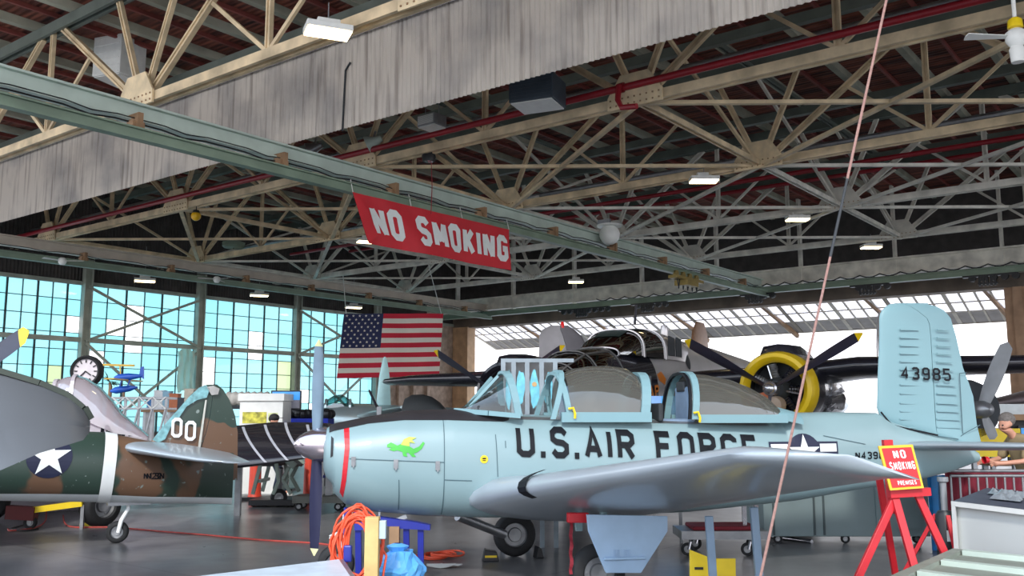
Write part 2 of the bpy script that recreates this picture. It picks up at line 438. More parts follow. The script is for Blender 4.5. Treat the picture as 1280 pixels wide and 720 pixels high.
# ---- wall_left: glazed steel wall, dark sheet above
YW, XD = 42.0, 48.0
POSTX = [atY(px, 400, YW).x for px in (-40, 105, 248, 370)] + [atY(470, 400, YW).x]
M_SHEET = mat('dark corrugated sheet', (74, 70, 68), .8, 0, .25, 2.)
def corrug(mb, p, q, z0, z1, pitch=.16, amp=.025, mi=0):
    p = Vector(p); q = Vector(q); d = (q - p); L = d.length; d.normalize(); n = Vector((-d.y, d.x, 0)); k = int(L / pitch * 2)
    rings = []
    for i in range(k + 1):
        o = amp if i % 2 else -amp
        c = p + d * (L * i / k) + n * o
        rings.append([Vector((c.x, c.y, z0)), Vector((c.x, c.y, z1))])
    return mb.loft(rings, False, False, False, mi)
ZWT, ZWB = 7.75, .9
wl = MB(); corrug(wl, (2, YW + .1, 0), (XD + .3, YW + .1, 0), ZWT, ZR + .2)
wl.bx(2, XD + .3, YW + .16, YW + .3, ZWT, ZR + .2)
wl.bx(2, POSTX[-1], YW, YW + .3, 0, ZWB)
struct(wl.build('wall_left', M_SHEET))
M_FRAMEG = mat('window steel', (164, 170, 158), .5, 0, .2, 2.)
M_MULL = mat('mullion steel', (52, 70, 70), .5, 0, .15, 2.)
G_CY = glass('cyan film glass', (128, 190, 194), .05, trans=.35)
G_CY2 = glass('cyan film glass light', (140, 194, 198), .05, trans=.35)
G_WH = glass('clear pane', (250, 252, 250), .05)
G_YE = glass('yellowed pane', (166, 182, 140), .05, trans=.3)
white_cells = {(1, 6): 1, (2, 3): 1}
for wi in range(4):
    x0, x1 = POSTX[wi] + .16, POSTX[wi + 1] - .16
    nc = 6; nr = 9; fr = MB(); gl = MB()
    if wi == 0: nc = 7
    dx, dz = (x1 - x0) / nc, (ZWT - ZWB) / nr
    for i in range(nc + 1):
        t = .075 if i % 2 == 0 else .03
        fr.bx(x0 + i * dx - t / 2, x0 + i * dx + t / 2, YW + .02, YW + .1, ZWB, ZWT)
    for j in range(nr + 1):
        t = .09 if j in (0, nr) else .032
        fr.bx(x0, x1, YW + .03, YW + .09, ZWB + j * dz - t / 2, ZWB + j * dz + t / 2)
    clear = {0: [(6, 6)], 1: [(0, 4), (2, 6), (2, 5), (2, 7), (1, 6), (5, 0)], 2: [(3, 6), (3, 5), (0, 4), (0, 3)], 3: [(1, 1), (0, 2)]}[wi]
    yell = {0: [(5, 3), (5, 2)], 1: [], 2: [(5, j) for j in range(5)] , 3: []}[wi]
    for i in range(nc):
        for j in range(nr):
            mi = 2 if (i, j) in clear else 3 if (i, j) in yell else (1 if random.random() < .35 else 0)
            gl.add([(x0 + i * dx, YW + .06, ZWB + j * dz), (x0 + (i + 1) * dx, YW + .06, ZWB + j * dz), (x0 + (i + 1) * dx, YW + .06, ZWB + (j + 1) * dz), (x0 + i * dx, YW + .06, ZWB + (j + 1) * dz)], [(0, 1, 2, 3)], mi)
    wo = struct(fr.build('window_%d' % (wi + 1), M_MULL)); gl.build('glass', [G_CY, G_CY2, G_WH, G_YE], wo)
# posts, rail and wind bracing of the glazed wall
rail = struct(MB().bx(2, POSTX[-1] + .3, YW - .16, YW, 5.05, 5.27).build('trim_rail', M_FRAMEG))
struct(MB().bx(2, XD, YW - .1, YW + .02, 7.68, 7.86).build('trim_head', M_FRAMEG))
for i, x in enumerate(POSTX):
    p = MB().bx(x - .2, x - .14, YW - .3, YW, 0, 9).bx(x + .14, x + .2, YW - .3, YW, 0, 9).bx(x - .14, x + .14, YW - .18, YW - .12, 0, 9)
    struct(p.build('trim_post', M_FRAMEG))
def brace(a, b, za, zb, nm='cross_brace', lab=''):
    m = MB(); m.bar((a, YW - .24, za), (b, YW - .24, zb), .12, .08, (0, 1, 0)); m.bar((a, YW - .32, zb), (b, YW - .32, za), .12, .08, (0, 1, 0))
    return solo('cross_brace', m, M_FRAMEG, lab, 'brace', 'wind braces on the glazed wall')
brace(POSTX[1], POSTX[2], 5.1, 7.6, lab='steel cross brace high on the windows left of the second tall post')
brace(POSTX[1], POSTX[2], .3, 5., lab='steel cross brace low on the windows behind the hanging white cloth')
brace(POSTX[3], POSTX[4], 5.1, 7.6, lab='steel cross brace high on the windows just left of the flag')
brace(POSTX[3], POSTX[4], .3, 5., lab='steel cross brace low on the windows left of the flag')

# end of that wall: solid piece with open stud frames, then the great door opening
M_PILAST = mat('weathered plaster', (176, 156, 140), .85, 0, .3, 2.5, .3)
xe = POSTX[-1]
we = MB().bx(xe + .2, XD + .2, YW - .05, YW + .3, 0, 7.75)
for k in range(4): we.bx(xe + .5 + k * 1.3, xe + .75 + k * 1.3, YW - .3, YW - .05, 0, 7.6)
struct(we.build('wall_corner', M_PILAST))
struct(MB().bx(XD - .5, XD + .3, YW - 1.4, YW - .1, 0, 7.6).build('trim_jamb', mat('warm timber', (196, 160, 124), .7, 0, .2, 2.)))
st = MB()
for k in range(4): st.bx(XD - 1.2 + k * .02, XD - 1.1 + k * .02, YW - 1.6 - k * .9, YW - 1.5 - k * .9, 0, 7.4)
for z in (.4, 2.6, 4.9, 7.2): st.bx(XD - 1.2, XD - 1.1, YW - 4.3, YW - 1.5, z, z + .1)
st.bar((XD - 1.15, YW - 1.55, .4), (XD - 1.15, YW - 2.45, 2.6), .07); st.bar((XD - 1.15, YW - 2.45, 2.6), (XD - 1.15, YW - 1.55, 4.9), .07); st.bar((XD - 1.15, YW - 1.55, 4.9), (XD - 1.15, YW - 2.45, 7.2), .07)
# right jamb of the great door
pj = atX(1259, 400, XD).y
struct(MB().bx(XD - .3, XD + .5, pj - 1.1, pj, 0, 8).bx(XD - .4, XD - .3, pj - .75, pj - .35, 0, 8).build('trim_pier', mat('pier timber', (186, 150, 122), .75, 0, .22, 1.5, .3)))
struct(MB().bx(XD, XD + .3, -20, pj - 1.1, 0, 8).bx(XD, XD + .3, -20, YW, 8.2, ZR + .3).build('wall_far', M_SHEET))
# door header
hd = MB().bx(XD - .4, XD + .1, -20, YW, 7.55, 8.2)
struct(hd.build('trim_header', mat('header steel', (120, 106, 94), .7, 0, .3, 1.)))
# ---- the raised door leaves: glazed above, sheet below, leaning out
door_lab = ['far left raised glazed door leaf beside the timber jamb', 'second raised glazed door leaf behind the grey tail fin', 'raised glazed door leaf above the bomber cockpit', 'raised glazed door leaf above the yellow engine cowl', 'raised glazed door leaf just left of the pale blue fin', 'rightmost raised glazed door leaf beside the pier']
G_DOOR = glass('door glass', (244, 238, 240), .05, trans=.5)
M_DFR = mat('door frame paint', (186, 176, 160), .6, 0, .15, 2.)
M_DSH = mat('door sheet', (150, 142, 136), .7, 0, .15, 2.)
nd = 6; ya, yb = YW - .6, pj
P0, P1 = Vector((XD + .25, 0, 7.55)), Vector((XD + 3.6, 0, 6.35))
for i in range(nd):
    y0 = ya + (yb - ya) * i / nd; y1 = ya + (yb - ya) * (i + 1) / nd
    def dp(u, v): return Vector((P0.x + (P1.x - P0.x) * v, y0 + (y1 - y0) * u, P0.z + (P1.z - P0.z) * v))
    fr = MB(); g = MB(); sh = MB()
    for k in range(9): fr.bar(dp(k / 8, 0), dp(k / 8, 1), .1 if k % 4 else .2, .06)
    for v in (0, .3, .6, 1): fr.bar(dp(0, v), dp(1, v), .09, .06)
    g.add([dp(0, 0), dp(1, 0), dp(1, .6), dp(0, .6)], [(0, 1, 2, 3)]); 
    sh.add([dp(0, .6), dp(1, .6), dp(1, 1), dp(0, 1)], [(0, 1, 2, 3)])
    d = struct(fr.build('door_%d' % (i + 1), M_DFR)); g.build('glass', G_DOOR, d); sh.build('sheet', M_DSH, d)
for i in range(nd):
    y1 = ya + (yb - ya) * (i + .9) / nd
    struct(MB().bar((XD - .3, y1 + .5, 7.9), (XD + 3.6, y1 - .3, 6.15), .16, .22).build('trim_bracket', M_BROWN))

# ================================================================== roof trusses
NODES = [10.6 + 9.3 * k for k in range(-3, 4)]
M_GUS = mat('gusset paint', (226, 204, 166), .6, 0, .2, 3.)
def gusset(c, w=1.45, h=.62, t=.05):
    m = MB(); poly = [(-w / 2, -.18), (w / 2, -.18), (w / 2, .12), (w * .26, h), (-w * .26, h), (-w / 2, .12)]
    m.prism(poly, c, (0, 1, 0), (0, 0, 1), t)
    for s in (-1, 1):
        for k in range(9):
            for zz in (-.1, .05): m.box(Vector(c) + Vector((s * (t / 2 + .008), -w / 2 + .08 + k * (w - .16) / 8, zz)), (.02, .035, .035), None, 1)
    return m
LABT = {11.5: 'beige steel roof truss nearest the camera, crossing the top left corner',
        18.5: 'beige steel roof truss that carries the long red pipe',
        25.5: 'beige steel roof truss with the large riveted plate upper right, next beyond the red-pipe truss',
        32.5: 'roof truss in the middle distance behind the one with the large riveted plate',
        39.5: 'farthest roof truss, just before the crane runway'}
TX = [11.5, 18.5, 25.5, 32.5, 39.5]
for X in TX:
    t = thing('roof_truss', LABT[X], 'roof truss', (X, 12, ZB), 0, 'roof trusses')
    y0, y1 = -18, 41.8
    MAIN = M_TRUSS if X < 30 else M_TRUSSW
    MB().chan((X, y0, ZB), (X, y1, ZB), .3, .22).build('bottom_chord', MAIN, t, True)
    MB().chan((X, y0, ZT), (X, y1, ZT), .3, .3).build('top_chord', M_DARKST, t, True)
    for Y in NODES:
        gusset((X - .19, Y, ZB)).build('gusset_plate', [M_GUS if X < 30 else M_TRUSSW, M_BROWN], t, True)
        for dy, w_ in ((-4.1, .17), (-1.35, .15), (1.35, .15), (4.1, .17)):
            if y0 < Y + dy < y1:
                MB().chan((X, Y + dy * .06, ZB + .1), (X, Y + dy, ZT - .1), w_, w_ * .7, (1, 0, 0)).build('web_strut', MAIN, t, True)
        if Y + 4.65 < y1:
            ym = Y + 4.65
            MB().chan((X, ym, ZB), (X, ym, ZT), .15, .1, (1, 0, 0)).build('post', MAIN, t, True)
            MB().bar((X, ym, ZB + .1), (X, Y + 2.6, ZB + 1.75), .09, .07, (1, 0, 0)).build('sub_strut', MAIN, t, True)
            MB().bar((X, ym, ZB + .1), (X, ym + 2.05, ZB + 1.75), .09, .07, (1, 0, 0)).build('sub_strut', MAIN, t, True)
# longitudinal frames between neighbouring trusses, on the node lines, and the flat bracing
nb = 0
ordn = ['', 'nearest', 'middle', 'farthest']
colw = {0: 'at the extreme right', 1: 'at far right', 2: 'right of the middle', 3: 'left of the middle', 4: 'on the left', 5: 'by the glazed wall'}
for bi, (Xa, Xb) in enumerate(zip(TX, TX[1:])):
    if bi == 0: continue
    for yi, Y in enumerate(NODES[1:]):
        if Y < 0 and bi < 2: continue
        if yi == 0: continue
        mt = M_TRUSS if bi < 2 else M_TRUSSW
        t = thing('bracing_frame', 'steel bracing frame between roof trusses behind the red pipe, %s row, %s' % (ordn[bi], colw[yi]), 'bracing', ((Xa + Xb) / 2, Y, ZB), 0, 'bracing frames between the trusses')
        MB().chan((Xa, Y, ZB - .02), (Xb, Y, ZB - .02), .18, .14).build('bottom_strut', mt, t, True)
        MB().chan((Xa, Y, ZT - .2), (Xb, Y, ZT - .2), .16, .12).build('top_strut', M_DARKST, t, True)
        MB().bar((Xa, Y, ZB), (Xb, Y, ZT - .2), .1, .08, (0, 1, 0)).build('diagonal', mt, t, True)
        MB().bar((Xa, Y + .1, ZT - .2), (Xb, Y + .1, ZB), .1, .08, (0, 1, 0)).build('diagonal', mt, t, True)
        for Yn in (Y - 9.3, Y + 9.3):
            if -9 < Yn < 41: MB().bar((Xa, Y, ZB - .06), (Xb, Yn, ZB - .06 - (.05 if Yn > Y else 0)), .13, .09).build('flat_brace', mt, t, True)
# secondary dark members up in the roof
for i, X in enumerate((15.0, 22.0, 29.0, 36.0)):
    m = MB(); m.bar((X, -18, 11.5), (X, 41.8, 11.5), .22, .26)
    solo('roof_girder', m, M_DARKST, 'dark timber girder under the roof boards, %s of the four from the camera' % ['nearest', 'second', 'third', 'farthest'][i], 'girder', 'dark girders under the roof')

# ================================================================== draft curtain of corrugated sheet
m, nt, b = nodes_of('weathered corrugated steel'); N = nt.nodes.new; L = nt.links.new
tc = N('ShaderNodeTexCoord'); n1 = N('ShaderNodeTexNoise'); n1.inputs['Scale'].default_value = .5; n1.inputs['Detail'].default_value = 7; L(tc.outputs['Object'], n1.inputs[0])
mp = N('ShaderNodeMapping'); mp.inputs['Scale'].default_value = (1, 5, .25); L(tc.outputs['Object'], mp.inputs[0])
n2 = N('ShaderNodeTexNoise'); n2.inputs['Scale'].default_value = 1.5; n2.inputs['Detail'].default_value = 5; L(mp.outputs[0], n2.inputs[0])
cr = N('ShaderNodeValToRGB'); L(n1.outputs['Fac'], cr.inputs[0]); cr.color_ramp.elements[0].position = .3; cr.color_ramp.elements[0].color = lin((150, 146, 144)) + (1,); cr.color_ramp.elements[1].position = .55; cr.color_ramp.elements[1].color = lin((206, 198, 188)) + (1,)
c2 = N('ShaderNodeValToRGB'); L(n2.outputs['Fac'], c2.inputs[0]); c2.color_ramp.elements[0].position = .33; c2.color_ramp.elements[0].color = (.5, .47, .46, 1); c2.color_ramp.elements[1].position = .5; c2.color_ramp.elements[1].color = (1, 1, 1, 1)
mx = N('ShaderNodeMix'); mx.data_type = 'RGBA'; mx.blend_type = 'MULTIPLY'; mx.inputs['Factor'].default_value = .8; L(cr.outputs[0], mx.inputs['A']); L(c2.outputs[0], mx.inputs['B'])
L(mx.outputs['Result'], b.inputs['Base Color']); b.inputs['Roughness'].default_value = .7
XC = 14.8
cm = corrug(MB(), (XC, -16, 0), (XC, 41.8, 0), 8.55, 10.95, .13, .022)
solo('draft_curtain', cm, m, 'long pale corrugated metal panel hanging below the roof', 'metal panel')
solo('duct_pipe', MB().tube([(XC - .14, 8, 10.85), (XC - .14, 41.5, 10.85)], .11, 12), M_CHROME, 'shiny metal pipe along the top of the corrugated panel', 'pipe', smooth=40)
# pipes
t = thing('fire_pipe', 'long red sprinkler pipe running along the beige truss', 'pipe', (18.2, 20, 9.2))
MB().tube([(18.25, -16, 9.3), (18.25, 41.5, 9.3)], .085, 10).build('pipe_run', M_RED, t, True, 40)
yv = 10.9
m_ = MB().tube([(18.1, yv, 9.32), (18.05, yv, 8.95), (18.05, yv - .1, 8.75), (18.05, yv - .5, 8.7)], .07, 8)
m_.lathe([(.12, -.06), (.12, .06)], (18.25, yv, 9.3), 'Y', 12, caps=True)
m_.build('drop_pipe', M_RED, t, True, 40)
solo('steel_pipe', MB().tube([(19.1, -16, 9.75), (19.1, 41.5, 9.75)], .09, 10), M_STEEL, 'grey steel pipe just behind the red pipe', 'pipe', smooth=40)
solo('sprinkler_pipe', MB().tube([(30.5, -16, 9.9), (30.5, 38, 9.9)], .08, 8), M_RED, 'dark red pipe high among the trusses right of centre', 'pipe', smooth=40)
solo('sprinkler_pipe', MB().tube([(34.5, -16, 10.6), (34.5, 38, 10.6)], .08, 8), M_RED, 'dark red pipe farther back high among the trusses', 'pipe', smooth=40)
solo('steel_pipe', MB().tube([(27.3, -16, 9.75), (27.3, 38, 9.75)], .09, 8), M_STEEL, 'grey steel pipe beside the truss with the riveted plate', 'pipe', smooth=40)

# ================================================================== crane bridges and runway
def crane(Y, label, xa=-6, xb=44.0, topcol=M_GREEN):
    t = thing('crane_bridge', label, 'crane bridge', ((xa + xb) / 2, Y, 7.5), 0, 'overhead crane bridges')
    m = MB().bx(xa, xb, Y - .05, Y + .05, 8.02, 8.4).bx(xa, xb, Y - .17, Y + .17, 8.36, 8.41).bx(xa, xb, Y - .17, Y + .17, 8.0, 8.05)
    m.build('main_beam', topcol, t, True)
    m = MB().bx(xa, xb, Y - .42, Y - .34, 7.52, 7.74).bx(xa, xb, Y - .5, Y - .26, 7.5, 7.54).bx(xa, xb, Y - .5, Y - .26, 7.72, 7.76)
    m.build('lower_rail', M_GREEN2, t, True)
    k = 0; x = xa + 1.
    while x < xb - .5:
        MB().bx(x - .06, x + .06, Y - .45, Y - .05, 7.75, 8.1).bx(x - .14, x + .14, Y - .38, Y - .14, 7.76, 7.92).build('hanger_bracket', M_BROWN, t, True)
        x += 3.85
    cb = MB()
    pts = [(xa + i * .55, Y - .2, 7.86 + (.06 if i % 4 else -.0)) for i in range(int((xb - xa) / .55))]
    cb.tube(pts, .02, 5); cb.tube([(p[0], p[1] - .1, p[2] + .07) for p in pts], .014, 5)
    cb.build('cable', M_BLACK, t, True)
    return t
crane(18.5, 'pale green overhead crane bridge carrying the NO SMOKING banner')
crane(36.1, 'cream overhead crane bridge farther left above the windows and the flag', 6, 44.0, mat('cream beam paint', (196, 186, 172), .55, 0, .12, 1.5))
t = thing('crane_runway', 'long pale steel crane runway beam above the great door', 'runway beam', (44, 12, 7.7))
m = MB().bx(43.95, 44.1, -16, 41, 8.1, 8.8).bx(43.8, 44.25, -16, 41, 8.76, 8.84).bx(43.8, 44.25, -16, 41, 8.08, 8.14); m.build('girder', M_TRUSSW, t, True)
m = MB().bx(43.7, 43.82, -16, 41, 7.72, 7.94).bx(43.6, 43.95, -16, 41, 7.68, 7.74).bx(43.6, 43.95, -16, 41, 7.92, 7.97); m.build('lower_rail', M_GREEN2, t, True)
fs = MB()
for i in range(40):
    y = -8 + i * .9; fs.tube([(43.75, y + .9 * k / 6, 8.14 - .13 * math.sin(PI * k / 6)) for k in range(7)], .03, 5)
fs.build('festoon_cable', M_BLACK, t, True)
for i in range(12):
    y = -10 + i * 4.4; MB().bx(43.9, 44.2, y, y + .12, 7.9, 12.2).build('hanger', M_TRUSSW, t, True)
# hoist trolleys hanging from the runway
def hoist(px, py, n, label, col=M_BLACK, s=1.):
    c = atX(px, py, 43.7); t = thing('hoist_trolley', label, 'hoist', (c.x, c.y, 7.0), 0, 'hoists on the crane runway')
    for k in range(n):
        y = c.y + (k - n / 2) * .42 * s
        m = MB().lathe([(.02, -.08), (.15, -.08), (.15, -.03), (.1, -.03), (.1, .03), (.15, .03), (.15, .08), (.02, .08)], (c.x, y, 7.55), 'X', 14)
        m.bx(c.x - .05, c.x + .05, y - .03, y + .03, 7.5, 7.72); m.build('pulley', col, t, True, 40)
    MB().bx(c.x - .12, c.x + .12, c.y - n * .22 * s, c.y + n * .2 * s, 7.6, 7.68).build('frame', col, t, True)
    m = MB()
    for k in range(5): m.bx(c.x - .1, c.x + .02, c.y - .3 + k * .15, c.y - .22 + k * .15, 7.2, 7.6)
    m.bx(c.x - .12, c.x + .04, c.y - .35, c.y + .4, 7.26, 7.34); m.build('hook_block', col, t, True)
hoist(728, 385, 8, 'long black hoist trolley of many pulleys on the runway above the grey tail fin')
hoist(810, 380, 5, 'black hoist trolley on the runway above the bomber cockpit')
hoist(945, 368, 4, 'black hoist trolley on the runway right of the crane bridge end')
hoist(1085, 355, 4, 'black hoist trolley on the runway left of the pale blue fin')
hoist(1235, 340, 5, 'rightmost black hoist trolley, on the runway beside the pier')
c = atY(850, 352, 18.3)
t = thing('crane_trolley', 'brass-coloured crane trolley with chains at the end of the near crane bridge', 'hoist', (c.x, c.y, 7.1))
m = MB()
for k in range(4): m.lathe([(.02, -.05), (.17, -.05), (.17, .05), (.02, .05)], (c.x - .9 + k * .6, c.y - .3, 7.46), 'Y', 14)
m.build('wheels', mat('aged brass paint', (150, 130, 70), .5, .3), t, True, 40)
MB().bx(c.x - 1.2, c.x + 1.2, c.y - .5, c.y - .1, 7.28, 7.4).bx(c.x - .5, c.x + .5, c.y - .6, c.y, 7.05, 7.28).build('truck', mat('aged brass paint', (1, 1, 1)), t, True)
m = MB()
for k in range(5): m.tube([(c.x - .8 + k * .4, c.y - .3, 7.3), (c.x - .7 + k * .4, c.y - .3, 6.9), (c.x - .6 + k * .4, c.y - .3, 7.28)], .025, 5)
m.build('chains', M_BLACK, t, True)
# ================================================================== aeroplane frames: local X aft, local Y to its right (away), Z up
class Frame:
    def __init__(s, x, d, yaw): s.x, s.d, s.yaw = x, d, yaw; s.loc = W(x, d, 0); s.rot = CROT + yaw
    def P(s, px, py, w=0.):
        """pixel ray met with the upright plane w metres to the left of the centreline -> local (s, -w, z)"""
        x, f, u = ray(px, py); a0, a1 = math.cos(s.yaw), math.sin(s.yaw)
        bx, by = s.x + a1 * w, s.d - a0 * w
        det = -x * a1 + a0 * f
        k = (-bx * a1 + a0 * by) / det; t = (x * by - f * bx) / det
        return Vector((t, -w, EYE + u * k))
def superell(hw, zb, zt, n=36, e=.8, y0=0.):
    zc, hh = (zb + zt) / 2, (zt - zb) / 2
    out = []
    for k in range(n):
        a = 2 * PI * k / n - PI / 2; c, s_ = math.cos(a), math.sin(a)
        out.append((y0 + hw * math.copysign(abs(c) ** e, c), zc + hh * math.copysign(abs(s_) ** e, s_)))
    return out
def fuselage_loft(tab, step=.12, n=40, mif=None, mb=None):
    """tab rows: s, zbottom, ztop, halfwidth, exponent"""
    mb = mb or MB(); s0, s1 = tab[0][0], tab[-1][0]; N = max(2, int((s1 - s0) / step)); ss = sorted(set([s0 + (s1 - s0) * i / N for i in range(N + 1)] + [r[0] for r in tab]))
    rings = []
    for s in ss:
        zb, zt, hw, e = interp(tab, s); rings.append([Vector((s, y, z)) for y, z in superell(hw, zb, zt, n, e)])
    return mb.loft(rings, True, True, False, 0, (lambda i, a: mif((ss[i] + ss[i + 1]) / 2, a / n)) if mif else None)
AF = [(0, 0), (.004, .22), (.0125, .37), (.03, .52), (.06, .68), (.12, .85), (.25, .97), (.4, 1.), (.55, .88), (.7, .66), (.85, .37), (1., .03)]
def foil(rows, c0=0., c1=1., mb=None, n=None, mi=0):
    """rows: (leading point, trailing point, thickness, thickness direction); part c0..c1 of the chord (numbers or one per row)"""
    mb = mb or MB(); rings = []
    def th(c):
        for (a, ta), (b_, tb) in zip(AF, AF[1:]):
            if c <= b_: return ta + (tb - ta) * (c - a) / (b_ - a)
        return AF[-1][1]
    for i, (le, te, t, nd) in enumerate(rows):
        a = c0[i] if isinstance(c0, list) else c0; b = c1[i] if isinstance(c1, list) else c1
        st = [a + (b - a) * (k / 11) ** (1.8 if a == 0 else 1) for k in range(12)]
        st = [(c, th(c)) for c in st]
        le, te, nd = Vector(le), Vector(te), Vector(nd).normalized()
        up = [le.lerp(te, c) + nd * (t / 2 * h) for c, h in st]; dn = [le.lerp(te, c) - nd * (t / 2 * h * .9) for c, h in st]
        rings.append(up + dn[(1 if a == 0 else 0):][::-1])
    return mb.loft(rings, True, True, False, mi)
def wheel(parent, c, r, wd, axis, hubmat=None, names=('tire', 'hub'), tread=M_RUBBER):
    a = Vector(axis).normalized(); rot = Vector((0, 0, 1)).rotation_difference(a).to_matrix()
    h = wd / 2
    prof = [(r * .56, -h * .75), (r * .62, -h), (r * .85, -h), (r * .95, -h * .8), (r, -h * .4), (r, h * .4), (r * .95, h * .8), (r * .85, h), (r * .62, h), (r * .56, h * .75)]
    t = MB().lathe(prof, c, 'Z', 28, rot=rot).build(names[0], tread, parent, smooth=50)
    m = MB().lathe([(.001, -h * .5), (r * .3, -h * .55), (r * .34, -h * .3), (r * .52, -h * .3), (r * .58, -h * .8), (r * .58, h * .8), (r * .52, h * .3), (r * .34, h * .3), (r * .3, h * .55), (.001, h * .5)], c, 'Z', 24, rot=rot)
    for k in range(6):
        p = Vector((math.cos(k * PI / 3) * r * .43, math.sin(k * PI / 3) * r * .43, 0))
        m.lathe([(.001, -h * .38), (r * .06, -h * .36), (r * .06, h * .36), (.001, h * .38)], Vector(c) + rot @ p, 'Z', 8, rot=rot)
    m.build(names[1], hubmat or M_STEEL, parent, smooth=40)
    return t

# ================================================================== the pale blue trainer
T = Frame(*(lambda q: (q[0], 9.9, R(11)))(((367 - 640) / (FPX) * 9.9 / (math.cos(PITCH) - (360 - 556) / FPX * math.sin(PITCH)), 0)))
LP = T.P
M_SKY = mat('pale blue-green aircraft paint', (134, 160, 165), .38, 0, .045, 1.2, coat=.25)
M_SKY2 = mat('pale blue-green aircraft paint, fin', (122, 158, 166), .42, 0, .04, 1.2)
M_WING = mat('silver grey wing paint', (172, 182, 190), .33, .3, .08, .8, coat=.2)
M_FLAT = mat('matt anti-glare black', (38, 36, 40), .55, 0, .15, 3)
M_LINE = mat('panel gap', (70, 96, 104), .7, 0, .05)
M_INK = mat('marking black', (14, 17, 24), .55, 0, .15, 2, spec=.25)
M_MARKW = mat('marking white', (232, 236, 236), .5, 0, .04)
M_NAVY = mat('marking navy', (22, 28, 58), .5, 0, .1)
M_GRIL = mat('cockpit dark', (46, 50, 54), .7, 0, .2)
M_LTBLUE = mat('powder blue paint', (160, 188, 216), .45, 0, .05)
G_CAN = glass('canopy perspex', (214, 222, 220), .14, trans=.12)
G_CAN2 = glass('canopy perspex with painted sheen', (160, 160, 152), .16, trans=.15, diff=.22)  # milky grey stands in for reflections on the hoods, painted into the glass
t34 = thing('trainer_aeroplane', 'pale blue-green low-wing trainer aeroplane lettered U.S.AIR FORCE filling the foreground', 'aeroplane', T.loc, T.rot)
def bp_(px, y, w=.2): return LP(px, y, w)
tops = [(408, 533), (421, 529), (461, 521), (506, 514), (562, 512), (600, 514), (640, 518), (700, 520), (800, 523), (920, 526), (968, 526), (976, 516), (1040, 515), (1094, 516), (1112, 527), (1150, 538), (1190, 546), (1232, 572)]
bots = [(408, 584), (419, 619), (431, 631), (470, 641), (530, 646), (600, 648), (720, 647), (860, 641), (1000, 627), (1080, 613), (1165, 599), (1200, 590), (1232, 578)]
tt = sorted((LP(x, y, .0).x, LP(x, y, .0).z) for x, y in tops); bb = sorted((LP(x, y, .15).x, LP(x, y, .15).z) for x, y in bots)
hwt = [(.3, .3), (.45, .36), (.7, .41), (1.1, .45), (1.7, .48), (2.5, .5), (4.0, .47), (5.2, .38), (6.2, .27), (7.2, .15), (8.0, .06), (8.15, .03)]
exq = [(.3, .95), (1.2, .85), (2.2, .74), (4.8, .74), (5.6, .85), (7, .9), (8.15, 1.)]
ss = sorted(set([round(a[0], 3) for a in tt + bb] + [i * .2 + .4 for i in range(38)]))
ss = [s for s in ss if .35 <= s <= 8.1]
ftab = [(s, interp(bb, s)[0], interp(tt, s)[0], interp(hwt, s)[0], interp(exq, s)[0]) for s in ss]
f0 = ftab[0]; zc_ = (f0[1] + f0[2]) / 2
ftab = [(f0[0] - .09, zc_ - (zc_ - f0[1]) * .5, zc_ + (f0[2] - zc_) * .62, f0[3] * .62, 1), (f0[0] - .06, zc_ - (zc_ - f0[1]) * .8, zc_ + (f0[2] - zc_) * .88, f0[3] * .86, 1)] + ftab
def fmi(s, u):
    # u=0 bottom, .5 top
    d = abs(u - .5 + .5 / 40)
    return 0
fus = fuselage_loft(ftab, .12, 80, fmi); FB = tree_bvh(fus)
fo = fus.build('fuselage', [M_SKY, M_FLAT, M_GRIL], t34, smooth=45)
# cowl: red band, intake, lip
def side_at(s, z, off=.006, side=-1):
    h = FB.ray_cast(Vector((s, side * 4, z)), Vector((0, -side, 0)))
    return h[0] + Vector((0, side * off, 0)) if h[0] else None
def decal(name, polys, m, off=.006, par=None, label=None):
    mb = MB()
    for p in polys:
        for q in poly_quads(p): wrap_quads(mb, [q], FB, -1, off)
    o = mb.build(name, m, par or t34)
    if label: o['label'] = label
    return o
def pxpoly(pts, w=.48): return [(LP(x, y, w).x, LP(x, y, w).z) for x, y in pts]
decal('red_band', [pxpoly([(430, 534), (437, 533), (437, 560), (433, 600), (428, 631), (423, 630), (427, 600), (431, 560)], .4)], M_REDP)
LOW = sorted((LP(x, y, .4).x, LP(x, y, .42).z) for x, y in ((408, 543), (419, 539), (461, 530), (506, 525.5), (562, 525.5), (630, 527.5), (637, 526), (641, 521)))
rings = []
for i in range(60):
    s_ = .36 + (LOW[-1][0] - .36) * i / 59; zb, zt, hw, e = interp(ftab, s_); zl = min(interp(LOW, s_)[0], zt - .01)
    sn = max(-1, min(1, (zl - (zb + zt) / 2) / ((zt - zb) / 2))); a0 = math.asin(math.copysign(abs(sn) ** (1 / e), sn)); row = []
    for k in range(17):
        a = a0 + (PI - 2 * a0) * k / 16; c, q = math.cos(a), math.sin(a)
        row.append(Vector((s_, -(hw + .005) * math.copysign(abs(c) ** e, c), (zb + zt) / 2 + ((zt - zb) / 2 + .005) * math.copysign(abs(q) ** e, q))))
    rings.append(row)
MB().loft(rings, False, False).build('glare_panel', M_FLAT, t34, smooth=50)
decal('air_intake', [pxpoly([(414, 545), (417, 548), (416, 570), (413, 572)], .3)], M_BLACK)
decal('maker_plate', [pxpoly([(412, 604), (416, 604), (420, 614), (416, 615)], .3)], M_INK)
